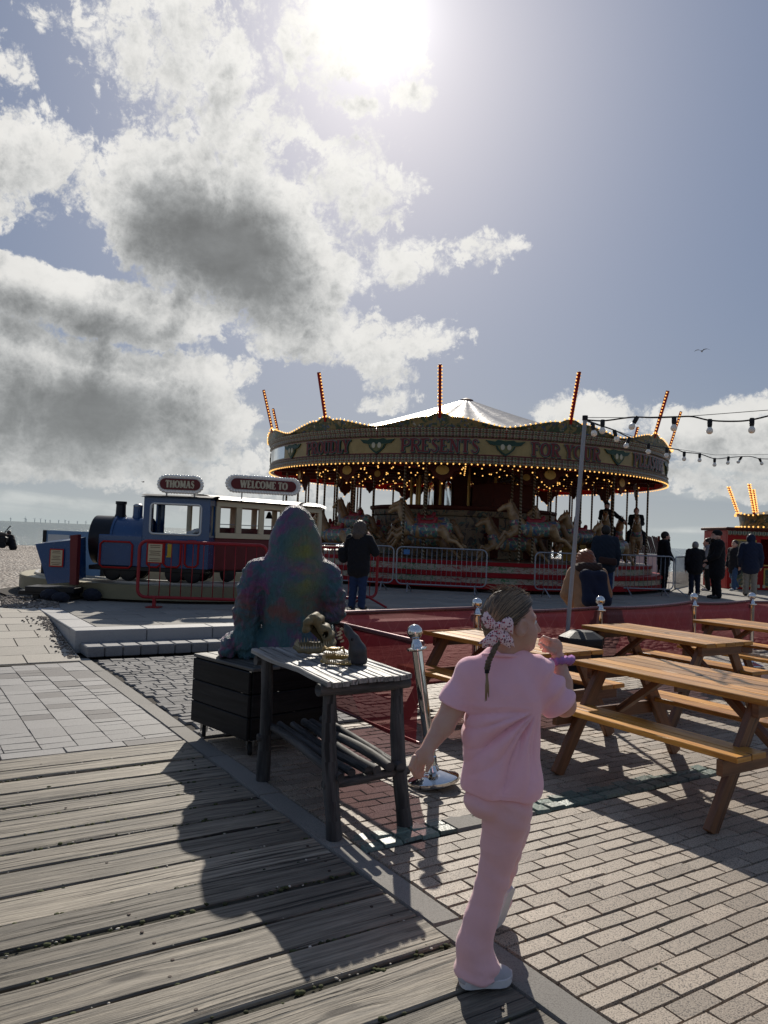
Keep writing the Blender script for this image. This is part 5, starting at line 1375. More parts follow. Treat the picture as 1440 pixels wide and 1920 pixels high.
b = MB(); p_ = cyl(.45, 2.35, 2.0); b.box((p_.x, p_.y, 2.22), (1.5,1.2,2.3), Matrix.Rotation(.45,3,'Z'), .03); b.build('organ_case', M['cdark'], rk)
b = MB(); p_ = cyl(.95, 4.2, 1.9); b.box((p_.x, p_.y, 1.55), (1.5,.08,.9), Matrix.Rotation(.55,3,'Z'), .01); b.build('chariot_side', M['cgold'], rk)
b = MB(); b.box((p_.x+.02, p_.y-.02, 2.04), (1.56,.10,.10), Matrix.Rotation(.55,3,'Z'), .01); b.build('chariot_rail', M['cred'], rk)
# gallopers, three abreast
m, nt, b = newmat('horse_cream'); n_ = noise(nt, coord(nt), 5, 4, .6); setin(nt, b, 'Base Color', mixc(nt, n_.step(.3,.7), (.20,.11,.045), (.36,.23,.11))); b.inputs['Roughness'].default_value = .25; M['horse'] = m
M['mane'] = pm('horse_mane', (.16,.09,.04), .4, 0, .3, 12, .4); M['saddle'] = pm('horse_saddle', (.25,.02,.025), .35, 0, .25, 8)
m, nt, b = newmat('horse_trappings'); c = coord(nt); n_ = noise(nt, c, 6, 3, .6, 1.5); k = mixc(nt, n_.step(.42,.47), (.05,.08,.16), (.10,.20,.12)); k = mixc(nt, n_.step(.53,.56), k, (.24,.06,.10)); k = mixc(nt, noise(nt,c,11,3).step(.58,.62), k, (.50,.42,.30)); setin(nt, b, 'Base Color', k); b.inputs['Roughness'].default_value = .3; M['trap'] = m
m, nt, b = newmat('twisted_brass'); u, v, _ = sep(nt, coord(nt, 'UV')); w_ = (u*70.0+v*28.0).op('SINE'); setin(nt, b, 'Base Color', mixc(nt, (w_*.5+.5), (.10,.07,.03), (.42,.34,.22))); b.inputs['Metallic'].default_value = .8; b.inputs['Roughness'].default_value = .3; bump(nt, b, w_, .8, .02); M['brass'] = m
hb = SDF(.07); hb.chain([(-.50,0,.03),(-.2,0,-.03),(.15,0,-.02),(.45,0,.05)], [.20,.185,.20,.19]); hb.chain([(.42,0,.12),(.60,0,.36),(.70,0,.58)], [.17,.125,.095], .05)
hb.chain([(.70,0,.60),(.86,0,.55),(1.00,0,.46)], [.095,.07,.052], .03)
for s_ in (-1,1):
    hb.cone((.70,s_*.045,.67), (.69,s_*.06,.80), .03, .008, .02)
    hb.chain([(.48,s_*.10,-.05),(.72,s_*.10,-.20),(.86,s_*.10,-.10 if s_ > 0 else -.40),(.98,s_*.10,-.30 if s_ > 0 else -.55)], [.105,.07,.042,.05], .03)
    hb.chain([(-.52,s_*.11,.0),(-.68,s_*.11,-.24),(-.90,s_*.11,-.28),(-1.10,s_*.11,-.48 if s_ > 0 else -.40)], [.15,.085,.045,.05], .03)
hsd = SDF(.04); htl = SDF(.04); hsd.chain([(.33,0,.20),(.48,0,.43),(.60,0,.64),(.67,0,.74)], [.075,.06,.05,.03]); htl.chain([(-.68,0,.12),(-.85,0,.10),(-1.00,0,-.15),(-1.02,0,-.35)], [.05,.08,.075,.02])
hcl = SDF(.05); hcl.chain([(-.30,0,.0),(.0,0,-.02),(.22,0,-.01)], [.215,.21,.215]); hcl.chain([(.42,0,.05),(.50,0,.16)], [.205,.17]); hcl.cone((-.50,0,.03), (-.62,0,.08), .212, .17)
hsa = SDF(.04); hsa.cone((-.16,0,.19), (.10,0,.19), .10, .09); hsa.cone((.14,0,.22), (.15,0,.31), .05, .04); hsa.cone((-.26,0,.20), (-.30,0,.32), .07, .06)
proto = bpy.data.objects.new('galloper', None)
def protomesh(s, name, mat, vox, **k):
    o = s.build(name, mat, vox, None, **k); me = o.data; bpy.data.objects.remove(o); return me
hm = [('horse_body', protomesh(hb,'horse_body',M['horse'],.024)), ('mane', protomesh(hsd,'mane',M['mane'],.024)), ('tail', protomesh(htl,'tail',M['mane'],.024)), ('trappings', protomesh(hcl,'trappings',M['trap'],.026, clip=lambda x,y,z: -.19-z)), ('saddle', protomesh(hsa,'saddle',M['saddle'],.024))]
def polemesh():
    b = MB(); b.path([(0,0,z) for z in (-.9,-.5,0,.6,1.2,1.9)], .034, 8); o = b.build('twisted_pole', M['brass'], None, smooth=.8); me = o.data; bpy.data.objects.remove(o); return me
pm_ = polemesh(); HORSES = []
for k in range(12):
    for ring, (R_, ph_) in enumerate(((5.62,0),(4.72,-3),(3.80,-6))):
        a = math.radians(-16+30*k+ph_); z = 1.78+.24*math.sin(k*2.2+ring*2.1)+(0 if k or ring else .05)
        if k in (1,) and ring == 2: continue
        p = cyl(a, R_, z); root = link('galloper', hm[0][1], rk); root.location = wm(rk).inverted()@p; root.rotation_euler = (0,0,a+PI)
        HORSES.append((k, ring, p, a))
        for nm, me in hm[1:]: link(nm, me, root)
        q = link('twisted_pole', pm_, root); q.location = (0,0,3.64-1.9-z+.0)
# fixed twisted uprights near the rim
for k in range(12):
    a = math.radians(9+30*k); b = MB(); b.path([cyl(a,5.95,1.06), cyl(a,5.95,2.4), cyl(a,5.95,3.62)], .032, 8); b.build('platform_pole', M['brass'], rk, smooth=.8)
# ------------------------------------------------------------ people
def gx(px, Y, y=1100): return atY(px, y, Y).x
PZ = .283
M['hair_d'] = pm('dark_hair', (.02,.014,.011), .5, 0, .3, 30, .4); M['hair_g'] = pm('grey_hair', (.26,.24,.22), .5, 0, .3, 30, .4); M['hair_r'] = pm('auburn_hair', (.17,.048,.016), .45, 0, .5, 30, .6); M['hair_b'] = pm('ash_hair', (.075,.055,.042), .5, 0, .3, 30, .4)
_cl = {}
def clm(c):
    if c not in _cl: _cl[c] = cloth('cloth_%d' % len(_cl), c, 300, .12, .12)
    return _cl[c]
def person(x, y, z, face, H, label, jacket, legs, shoes=(.03,.03,.03), hair='hair_d', style='short', pose='stand', lean=0, arms=None, coat=.47, group='people around the carousel', bulk=1.0, vox=.017, hood=None):
    r = thing('person', (x,y,z), label, 'person', group, face)
    W = wm(r)
    def up(p):  # lean the trunk forward about the hips
        p = Vector(p); q = p-Vector((0,0,.52)); q.rotate(Euler((-math.radians(lean),0,0))); return q+Vector((0,0,.52))
    def w(p): return W@(Vector(p)*H)
    hip = .52
    if pose == 'stand': LG = [[(s*.052,0,hip),(s*.056,.012,.285),(s*.060,-.012,.045),(s*.072,.085,.018)] for s in (-1,1)]
    elif pose == 'walk': LG = [[(-.05,0,hip),(-.055,.09,.29),(-.055,.10,.045),(-.06,.20,.018)],[(.05,0,hip),(.055,.0,.285),(.055,-.15,.085),(.06,-.09,.02)]]
    elif pose == 'ride': LG = [[(s*.055,0,hip),(s*.15,.17,.44),(s*.17,.13,.22),(s*.18,.21,.20)] for s in (-1,1)]
    else: LG = [[(s*.055,0,.08),(s*.09,.22,.22),(s*.09,.36,.045),(s*.10,.44,.03)] for s in (-1,1)]
    dz = -.44 if pose == 'sit' else 0
    def T(p): q = up(p); return w((q.x, q.y, q.z+dz))
    A = arms or {}
    AR = []
    for s, k in ((-1,'L'),(1,'R')):
        e, h = A.get(k, ((s*.150,-.015,.635),(s*.150,.045,.490))); AR.append([(s*.112,0,.808), e, h])
    hd = Vector(A.get('head', (0,.02,.928)))
    b = SDF(.03*H); b.ell(T(hd), (.054*H,.066*H,.072*H), W.to_3x3(), .02); b.ell(T(hd+Vector((0,.028,-.035))), (.040*H,.042*H,.045*H), W.to_3x3(), .03)
    b.cone(T(hd+Vector((0,.062,-.012))), T(hd+Vector((0,.078,-.022))), .009*H, .010*H, .01); b.cone(T(hd+Vector((0,.055,-.058))), T(hd+Vector((0,.060,-.058))), .016*H, .014*H, .015)
    for s in (-1,1): b.ell(T(hd+Vector((s*.056,-.004,-.01))), (.007*H,.014*H,.020*H), W.to_3x3(), .008)
    b.cone(T((0,-.005,.83)), T(hd+Vector((0,-.01,-.04))), .035*H, .033*H, .02); b.chain([T((0,0,.79)), T((0,0,.66)), T((0,0,.53))], [.07*H,.065*H,.07*H])
    b.cone(T((-.10,0,.805)), T((.10,0,.805)), .032*H, .032*H)
    for a in AR:
        P = [T(p) for p in a]; b.chain(P, [.030*H,.024*H,.017*H], .015); d = (P[2]-P[1]).normalized(); side = W.to_3x3()@Vector((0,1,0))
        b.cone(P[2]+d*.012*H, P[2]+d*.045*H, .020*H, .020*H, .01)
        for i in range(4): o_ = side*(.010*H*(i-1.5)); b.chain([P[2]+d*.05*H+o_, P[2]+d*.075*H+o_*1.1+side*.004, P[2]+d*(.092-.006*abs(i-1.5))*H+o_], [.0075*H,.0065*H,.005*H], .006)
        b.chain([P[2]+d*.025*H+side*.018*H, P[2]+d*.05*H+side*.033*H], [.0085*H,.006*H], .008)
    for l in LG: P = [w(p) for p in l]; b.chain(P, [.058*H,.036*H,.025*H,.02*H], .02)
    b.build('body', M['skin'], vox, r)
    j = SDF(.04*H); j.chain([T((0,0,.79)), T((0,0,.66)), T((0,-.0,coat+.03))], [.092*H*bulk,.092*H*bulk,.098*H*bulk], .06); j.cone(T((-.095,0,.795)), T((.095,0,.795)), .052*H, .052*H)
    for s in (-.045,.045): j.cone(T((s,0,.75)), T((s,0,coat)), .080*H*bulk, .085*H*bulk)
    j.cone(T((0,-.005,.815)), T((0,0,.848)), .050*H, .047*H, .02)
    for a in AR: P = [T(p) for p in a]; j.chain(P, [.054*H*bulk,.045*H*bulk,.035*H], .025)
    if hood: j.ell(T(hd+Vector((0,-.012,.0))), (.070*H,.072*H,.084*H), W.to_3x3(), .03); j.cut(T(hd+Vector((0,.09,-.01))), (.05*H,.06*H,.065*H), W.to_3x3(), .02)
    elif style != 'bare': j.ell(T((0,-.045,.835)), (.07*H,.04*H,.035*H), W.to_3x3(), .03)
    fr = random.random()*6
    j.build('jacket', clm(jacket), vox, r, disp=lambda V: .006*np.sin(V[:,2]*42+V[:,0]*23+fr)*np.sin(V[:,0]*31-V[:,1]*17+V[:,2]*11))
    t = SDF(.03*H)
    for l in LG: P = [w(p) for p in l[:3]]; t.chain(P, [.070*H,.048*H,.044*H], .03)
    if pose in ('stand','walk'): t.cone(w((-.03,0,.51)), w((.03,0,.51)), .078*H, .078*H, .03)
    t.build('trousers', clm(legs), vox, r, disp=lambda V: .004*np.sin(V[:,2]*55+V[:,0]*30+fr))
    for l in LG:
        s = SDF(.015*H); a0, a1 = w(l[2]), w(l[3]); s.cone(a0-Vector((0,0,.012*H)), a1, .030*H, .024*H); s.cone(a0+(a0-a1)*.25-Vector((0,0,.02*H)), a0, .022*H, .028*H)
        s.build('shoe', pmc(shoes), vox*.8, r, clip=(lambda x_, y_, z_: (z+.001)-z_) if pose in ('stand','walk') else None)
    hm_ = M[hair]; h = SDF(.02*H); h.ell(T(hd+Vector((0,-.010,.012))), (.060*H,.070*H,.072*H), W.to_3x3(), .02)
    if style == 'long': h.ell(T(hd+Vector((0,-.02,.02))), (.074*H,.080*H,.080*H), W.to_3x3(), .03); h.chain([T(hd+Vector((0,-.045,.0))), T(hd+Vector((0,-.06,-.07))), T(hd+Vector((0,-.058,-.125)))], [.064*H,.070*H,.052*H], .03); [h.cone(T(hd+Vector((s*.05,-.015,-.01))), T(hd+Vector((s*.055,-.02,-.085))), .030*H, .026*H) for s in (-1,1)]
    if style == 'up': h.ell(T(hd+Vector((0,-.045,.055))), (.042*H,.045*H,.038*H), W.to_3x3(), .02)
    if style == 'beanie': h.ell(T(hd+Vector((0,-.018,.045))), (.062*H,.075*H,.052*H), W.to_3x3(), .02)
    nq = Vector((0,1,0)); nq.rotate(Euler((-math.radians(lean*.8),0,0))); nrm = W.to_3x3()@nq; cc = T(hd+Vector((0,.030,0)))
    if style != 'none':
        n = 'beanie' if style == 'beanie' else 'hair'
        def hc(x_, y_, z_): fz = (z_-cc.z); return (x_-cc.x)*nrm.x+(y_-cc.y)*nrm.y+fz*nrm.z-np.clip(fz*.7-.01*H, -.045*H, .10*H)
        lowc = (lambda x_, y_, z_: np.maximum(hc(x_,y_,z_), cc.z+(.005*H if style == 'beanie' else -.075*H)-z_)) if style in ('short','beanie','up') else hc
        h.build(n, hm_ if n == 'hair' else clm((.012,.012,.014)), vox*.8, r, clip=lowc, disp=(lambda V: .006*np.sin(V[:,0]*90+V[:,2]*60)*np.sin(V[:,2]*75)) if style == 'long' else None)
    if style == 'beanie' or (arms or {}).get('beard'):
        s = SDF(.015*H); s.cone(T(hd+Vector((-.025,.045,-.06))), T(hd+Vector((.025,.045,-.06))), .026*H, .026*H); s.cone(T(hd+Vector((0,.055,-.07))), T(hd+Vector((0,.058,-.072))), .022*H, .02*H); s.build('beard', M['hair_d'], vox*.8, r)
    return r, T
_pc = {}
def pmc(c):
    if c not in _pc: _pc[c] = pm('leather_%d' % len(_pc), c, .5, 0, .15, 12)
    return _pc[c]
BLK = (.012,.012,.015); NAVY = (.012,.018,.036); JEAN = (.020,.035,.085)
AWAY, LEFT, RIGHT = 0.0, PI/2, -PI/2
w1, T1_ = person(-.42, 14.0, PZ, -.35, 1.57, 'woman with wavy greying hair in a black coat and jeans, drinking by the red barrier', BLK, JEAN, hair='hair_b', style='long', arms={'R':((.185,.04,.665),(.075,.14,.83)),'L':((-.155,.0,.64),(-.12,.09,.52))}, coat=.45, bulk=1.06, vox=.014)
w2, T2_ = person(gx(1108,9.5), 9.5, .004, .12, 1.58, 'red-haired woman in a tan coat bending forward behind the red banner', (.30,.17,.095), (.02,.02,.03), hair='hair_r', style='long', lean=17, arms={'R':((.165,.05,.655),(.09,.17,.60)),'L':((-.165,.05,.655),(-.09,.17,.60)),'head':(.012,.06,.918)}, coat=.36, bulk=.98, vox=.013)
s = SDF(.03); s.cone(T2_((-.06,-.055,.835)), T2_((.06,-.055,.835)), .075, .075); s.cone(T2_((-.09,.0,.85)), T2_((.09,.0,.85)), .055, .055); s.build('hood', clm((.04,.024,.02)), .013, w2, disp=lambda V: .008*np.sin(V[:,0]*90+V[:,2]*50)*np.sin(V[:,2]*85))
m3, T3_ = person(gx(1133,18.2), 18.2, PZ, -.1, 1.80, 'man in a navy jacket and blue jeans watching the carousel', (.016,.022,.034), JEAN, (.55,.54,.52), bulk=1.12, vox=.015)
person(gx(1243,23.5), 23.5, PZ, RIGHT, 1.82, 'bearded man in a black hoodie standing in profile at the carousel\'s right end', BLK, (.012,.013,.02), arms={'beard':1,'R':((.14,.03,.64),(.09,.12,.55))}, vox=.017)
person(gx(1302,22.8), 22.8, PZ, -.15, 1.55, 'grey-haired person in a dark jacket and white shoes seen from behind', BLK, (.016,.02,.036), (.6,.58,.56), hair='hair_g', bulk=1.15, vox=.017)
person(gx(1326,25.2), 25.2, PZ, LEFT-.3, 1.70, 'person with hair tied up and a pale jumper, between the grey head and the beanie', (.22,.22,.24), BLK, (.5,.45,.45), style='up', arms={'L':((-.13,.07,.66),(-.03,.17,.68)),'R':((.13,.06,.66),(.03,.17,.66))}, vox=.018)
person(gx(1343,21.4), 21.4, PZ, LEFT, 1.86, 'tall bearded man in a black beanie and long coat looking up', (.010,.010,.012), (.010,.010,.012), style='beanie', coat=.36, arms={'head':(0,.025,.925),'L':((-.12,.06,.64),(-.06,.14,.58)),'R':((.13,.03,.63),(.08,.12,.52))}, bulk=1.08, vox=.016)
person(gx(1377,26), 26, PZ, LEFT+.5, 1.68, 'person in a dark coat and flared blue jeans striding before the kiosk', (.02,.02,.026), (.05,.09,.17), (.45,.44,.42), style='short', pose='walk', coat=.40, vox=.018)
person(gx(1406,23.2), 23.2, PZ, -.45, 1.85, 'person in a navy hooded puffer and beige trousers at the kiosk window', (.018,.024,.05), (.26,.23,.19), (.02,.02,.02), hood=1, bulk=1.08, coat=.44, vox=.017)
# riders on the right-hand gallopers
def hpos(k, ring): return [h for h in HORSES if h[0] == k and h[1] == ring][0]
HS = {(k, g): (p, a) for k, g, p, a in HORSES}
p, a = HS[(3,0)]; person(p.x, p.y, p.z+.30-.52*1.45, a+PI/2, 1.45, 'rider with dark hair on the outermost galloper facing the crowd', BLK, (.02,.02,.025), hair='hair_r', style='short', pose='ride', group='riders on the carousel', arms={'R':((.13,.06,.66),(.04,.16,.64)),'L':((-.13,.06,.66),(-.04,.16,.64))})
p, a = HS[(3,1)]; person(p.x, p.y, p.z+.34-.52*1.45, a+PI/2, 1.45, 'rider in a dark jacket and grey hat reaching an arm out sideways', BLK, BLK, style='beanie', pose='ride', group='riders on the carousel', arms={'L':((-.22,.03,.72),(-.34,.06,.62)),'R':((.13,.06,.66),(.04,.16,.64))})
# bags carried
def bag(name, label, cat, pts, r_, mat, straps=()):
    c = sum((Vector(p) for p in pts), Vector())/len(pts); t = thing(name, c, label, cat); s = SDF(.05)
    for i in range(len(pts)-1): s.cone(pts[i], pts[i+1], r_, r_)
    s.build('bag_body', mat, .012, t)
    for st_ in straps: b = MB(); b.path(st_, .018, 8, flat=.5); b.build('strap', mat, t, smooth=True)
    return t
P = [T2_((-.062,-.12,.76)), T2_((.062,-.12,.76)), T2_((.068,-.135,.56)), T2_((-.068,-.135,.56)), T2_((-.062,-.12,.76))]
bag('backpack', 'large navy backpack on the back of the woman in the tan coat', 'backpack', P+[P[2]], .062, clm((.012,.016,.035)), [[T2_((s*.07,-.10,.76)), T2_((s*.085,-.03,.86)), T2_((s*.09,.06,.82)), T2_((s*.12,.04,.68))] for s in (-1,1)])
bag('shoulder_bag', 'black shoulder bag at the hip of the woman in the black coat', 'bag', [T1_((-.19,-.04,.66)), T1_((-.20,.02,.60)), T1_((-.18,-.03,.58))], .09, clm(BLK), [[T1_((-.17,-.02,.66)), T1_((-.12,-.085,.80)), T1_((.02,-.085,.86)), T1_((.09,.0,.86))]])
bag('hip_bag', 'brown bag slung low across the back of the man in navy', 'bag', [T3_((-.08,-.14,.57)), T3_((.09,-.14,.55)), T3_((.09,-.14,.52)), T3_((-.08,-.14,.53))], .05, clm((.045,.022,.018)))
# ------------------------------------------------------------ barriers
M['galv'] = pm('galvanised_steel', (.32,.33,.35), .42, .7, .2, 12, .1); M['redrail'] = pm('red_railing', (.28,.018,.022), .4, 0, .2, 8)
def barrier(p0, p1, mat, label, group, H_=1.10, zb=.20, gap=.115, rbar=.0065, foot='v', rr=.018):
    p0, p1 = Vector((p0[0],p0[1],PZ)), Vector((p1[0],p1[1],PZ)); d = p1-p0; L = d.length; d.normalize(); nrm = Vector((-d.y, d.x, 0))
    t = thing('crowd_barrier', (p0+p1)/2, label, 'barrier', group); Z = Vector((0,0,1)); R_ = .13; b = MB(); pts = []
    for cx, cz_, a0 in ((R_,zb+R_,180),(L-R_,zb+R_,270),(L-R_,H_-R_,0),(R_,H_-R_,90)):
        for i in range(6): a = math.radians(a0+18*i); pts.append(p0+d*(cx+R_*math.cos(a))+Z*(cz_+R_*math.sin(a)))
    b.path(pts, rr, 8, closed=True); b.build('frame', mat, t, smooth=True)
    n = int((L-.1)/gap); b = MB()
    for i in range(1, n): x_ = L*i/n; b.path([p0+d*x_+Z*(zb+.005), p0+d*x_+Z*(H_-.005)], rbar, 6)
    b.build('bars', mat, t, smooth=True)
    for x_ in (.28, L-.28):
        b = MB(); q = p0+d*x_+Z*zb
        if foot == 'v': b.path([q+nrm*.30+d*.10-Z*(zb-.012), q+Z*.02, q-nrm*.30-d*.0-Z*(zb-.012)], .016, 8)
        elif foot == 'post': b.beam(q-Z*(zb-.002), q, .07, .05, d); b.box(q-Z*(zb-.012), (.22,.22,.016))
        else: b.path([q-nrm*.45+d*.12-Z*(zb-.012), q+Z*.03, q+nrm*.45+d*.12-Z*(zb-.012)], .022, 8)
        b.build('foot', mat, t, smooth=.7)
    return t
GB = 'grey barriers around the carousel'
def gy(px, Y): return (gx(px,Y), Y)
barrier(gy(596,19.35), gy(736,19.1), M['galv'], 'grey barrier behind the woman in the black coat', GB)
b2_ = barrier(gy(742,18.95), gy(911,18.85), M['galv'], 'grey barrier in front of the prancing horse, with a small blue tag', GB)
barrier(gy(1002,18.9), gy(1150,19.6), M['galv'], 'grey barrier half hidden by the leaning light pole', GB)
barrier(gy(1157,21.1), gy(1262,21.3), M['galv'], 'grey barrier in front of the bearded man in the hoodie', GB)
barrier(gy(1265,21.4), gy(1312,25.6), M['galv'], 'grey barrier slanting away behind the grey-haired person', GB)
b = MB(); p = Vector((gx(760,18.9), 18.90, PZ+.98)); b.box(p, (.15,.012,.12), None, .003); b.build('blue_tag', pm('blue_tag', (.05,.16,.36), .4), b2_)
RB = 'red railings in front of the train ride'
rl = barrier(gy(258,12.85), gy(498,13.05), M['redrail'], 'red railing carrying a notice in front of the blue engine', RB, 1.10, .17, .165, .008, 'post', .028)
barrier(gy(503,13.1), gy(706,14.9), M['redrail'], 'red railing with splayed feet behind the gorilla statue', RB, 1.10, .17, .165, .008, 'splay', .028)
M['notice'] = pm('notice_card', (.46,.38,.24), .5, 0, .1, 10); M['ink'] = pm('notice_ink', (.10,.05,.03), .6)
def notice(c, w_, h_, label):
    t = thing('notice_sign', c, label, 'sign', 'safety notices by the train'); b = MB(); b.box(c, (w_+.04,.012,h_+.04), None, .002); b.build('border', M['cred'], t)
    b = MB(); b.box(c+Vector((0,-.009,0)), (w_,.01,h_), None, .002); b.build('card', M['notice'], t); b = MB(); y_ = c.y-.0148
    for i in range(9):
        if i in (2,6): continue
        wl = w_*random.uniform(.55,.85); b.box(Vector((c.x, y_, c.z+h_*(.42-.105*i))), (wl,.002,h_*.035))
    b.build('text_lines', M['ink'], t)
notice(atY(291,1037,12.80), .23, .30, 'cream notice with a red border hung on the red railing')
# ------------------------------------------------------------ train ride
M['blue'] = pm('engine_blue', (.010,.052,.15), .24, 0, .15, 4, 0, 60, .5, 0, .2, .4); M['black'] = pm('engine_black', (.010,.010,.012), .35, 0, .2, 6); M['white'] = pm('white_paint', (.62,.61,.58), .4, 0, .1, 6)
M['cream'] = pm('coach_cream', (.56,.47,.30), .38, 0, .1, 3, 0, 60, .5, 0, .15); M['maroon'] = pm('coach_maroon', (.12,.014,.016), .35, 0, .2, 4); M['yellow'] = pm('numeral_yellow', (.55,.36,.03), .4)
M['ringm'] = pm('track_edge', (.20,.175,.10), .5, .2, .25, 5, .2, 30, .5, 0, .3); M['ringtop'] = pm('track_top', (.34,.30,.20), .5, .1, .25, 4)
RC = Vector((-4.2, 16.95, 0)); rt2 = thing('train_track', (RC.x, RC.y, PZ), 'raised circular track platform with olive edge boards under the toy train', 'track')
b = MB(); b.lathe([(3.36,.33),(3.36,.585),(3.33,.59)], RC, n=72); b.build('edge_board', M['ringm'], rt2, smooth=.5)
b = MB(); b.lathe([(3.33,.59),(2.10,.59),(2.10,.33)], RC, n=72); b.build('deck_ring', M['ringtop'], rt2, smooth=.5)
for r_ in (2.45, 3.05): b = MB(); b.lathe([(r_-.03,.592),(r_-.03,.63),(r_+.03,.63),(r_+.03,.592)], RC, n=72); b.build('rail', M['steel'], rt2, smooth=.5)
for k in range(14): a = 2*PI*k/14; b = MB(); b.box(RC+Vector((3.0*math.cos(a), 3.0*math.sin(a), .31)), (.22,.22,.05)); b.build('support_block', M['black'], rt2)
def sign(par, c, w_, h_, text, yaw=0.0, hgt=.5):
    R_ = Matrix.Rotation(yaw, 3, 'Z')
    def f(x, y, z): return c+R_@Vector((x, -z, y))
    def stad(w2, h2, n=8): r_ = h2/2; return [(w2/2-r_+r_*math.cos(math.radians(a)), r_*math.sin(math.radians(a))) for a in [-90+180*i/n for i in range(n+1)]]+[(-w2/2+r_+r_*math.cos(math.radians(a)), r_*math.sin(math.radians(a))) for a in [90+180*i/n for i in range(n+1)]]
    b = MB(); b.prism(stad(w_-.05,h_-.05), f, -.07, .05); o = b.build('name_sign', M['white'], par, smooth=.6)
    b = MB(); b.prism(stad(w_*.86,h_*.60), f, .052, .062); b.build('sign_panel', M['maroon'], o)
    b = MB(); P = stad(w_-.06,h_-.06,6); n = int((2*w_+2*h_)/.062); tot = []
    for i in range(len(P)): a_, c_ = Vector((*P[i],0)), Vector((*P[(i+1)%len(P)],0)); tot.append((a_, c_, (c_-a_).length))
    Ls = sum(t[2] for t in tot)
    for i in range(n):
        s_ = Ls*i/n
        for a_, c_, l in tot:
            if s_ <= l: q = a_.lerp(c_, s_/max(l,1e-6)); break
            s_ -= l
        b.ball(f(q.x, q.y, .03), .036, 8, 6)
    b.build('bulb_border', M['frost'], o, smooth=True)
    h = h_*hgt*.62; wd = w_*.62/(text_width(text)*h); x0 = -w_*.31
    for wt_ in text.split(' '): b = lettering(MB(), wt_, f, x0, -h/2, h, wd, .26, .13, .065, 0, 0, 0, .12); b.build('lettering', M['ccream'], o); x0 += (text_width(wt_)+.34)*h*wd
    return o
LX0 = gx(180,14.25,1010); LX1 = gx(402,14.25,1010); LC = Vector(((LX0+LX1)/2, 14.25, .63))
tl = thing('toy_locomotive', LC, 'blue toy tank engine with black chimney and a yellow 1 on its cab', 'train')
def lx(px): return gx(px, 14.25, 1010)
def lz(py, px=290): return atY(px, py, 14.25).z
YF, YB_ = 14.25-.45, 14.25+.45
b = MB(); b.box((LC.x, 14.25, .86), (LX1-LX0-.10,.86,.08), None, .01); b.build('running_board', M['black'], tl)
zt = lz(1005)
b = MB(); b.box(((lx(201)+lx(281))/2, 14.25, (.90+zt)/2), (lx(281)-lx(201),.90,zt-.90), None, .015); b.build('side_tank', M['blue'], tl)
zb_ = lz(968,230); rb_ = .44
b = MB(); b.lathe([(0,0),(.36,0),(rb_,.02),(rb_,.42),(0,.42)], (lx(180), 14.25, zb_-rb_), (1,0,0), 32); b.build('smokebox', M['black'], tl, smooth=.6)
b = MB(); b.lathe([(rb_+.012,.40),(rb_+.012,.44),(rb_-.01,.44),(rb_-.01,1.02)], (lx(180), 14.25, zb_-rb_), (1,0,0), 32); b.build('boiler', M['blue'], tl, smooth=.6)
zc = lz(940,224)
b = MB(); b.lathe([(.13,zb_-.06),(.09,zb_+.04),(.085,zc-.06),(.10,zc-.05),(.10,zc),(.07,zc),(.07,zc-.05)], (lx(224),14.25,0), n=20); b.build('chimney', M['black'], tl, smooth=.6)
b = MB(); b.lathe([(.11,zb_-.06),(.085,zb_+.03),(.085,lz(949,256)),(.0,lz(949,256))], (lx(256),14.25,0), n=20); dm = b.build('steam_dome', M['blue'], tl, smooth=.6)
b = MB(); b.ball((lx(256),14.25,lz(949,256)), .088, 16, 8, (1,1,.55)); b.build('dome_cap', M['steel'], dm, smooth=True)
cx0, cx1 = lx(281), lx(402); zr, zw0, zw1 = lz(935,340), lz(1002,340), lz(947,340); wx0, wx1 = lx(294), lx(386)
b = MB()
for y_ in (YF+.015, YB_-.015):
    b.box(((cx0+cx1)/2, y_, (.90+zw0)/2), (cx1-cx0,.03,zw0-.90)); b.box(((cx0+cx1)/2, y_, (zw1+zr)/2), (cx1-cx0,.03,zr-zw1))
    b.box(((cx0+wx0)/2, y_, (zw0+zw1)/2), (wx0-cx0,.03,zw1-zw0)); b.box(((cx1+wx1)/2, y_, (zw0+zw1)/2), (cx1-wx1,.03,zw1-zw0))
for x_ in (cx0+.015, cx1-.015):
    b.box((x_, 14.25, (.90+zw0)/2), (.03,.84,zw0-.90)); b.box((x_, 14.25, (zw1+zr)/2), (.03,.84,zr-zw1))
    for y_ in (YF+.08, 14.25, YB_-.08): b.box((x_, y_, (zw0+zw1)/2), (.03,.12,zw1-zw0))
cab = b.build('cab', M['blue'], tl)
for y_ in (YF-.004,):
    pts = []; R_ = .06
    for qx, qz, a0 in ((wx1-R_,zw0+R_,270),(wx1-R_,zw1-R_,0),(wx0+R_,zw1-R_,90),(wx0+R_,zw0+R_,180)):
        for i in range(5): a = math.radians(a0+22.5*i); pts.append(Vector((qx+R_*math.cos(a), y_, qz+R_*math.sin(a))))
    b = MB(); b.path(pts, .018, 6, closed=True); b.build('window_trim', M['white'], cab, smooth=True)
b = MB(); P = []
for i in range(9): t_ = i/8*2-1; P.append([(x_, 14.25+t_*.50, zr+.015+.05*(1-t_*t_)) for x_ in (cx0-.05, cx1+.05)])
b.grid(P); P2 = [[(x, y, z-.03) for x, y, z in r_] for r_ in P]; b.grid(P2); b.build('cab_roof', M['black'], tl, smooth=True)
b = MB(); b.box(((cx0+cx1)/2-.1, 14.25, 1.12), (.5,.7,.1), None, .03); b.build('bench', M['black'], tl)
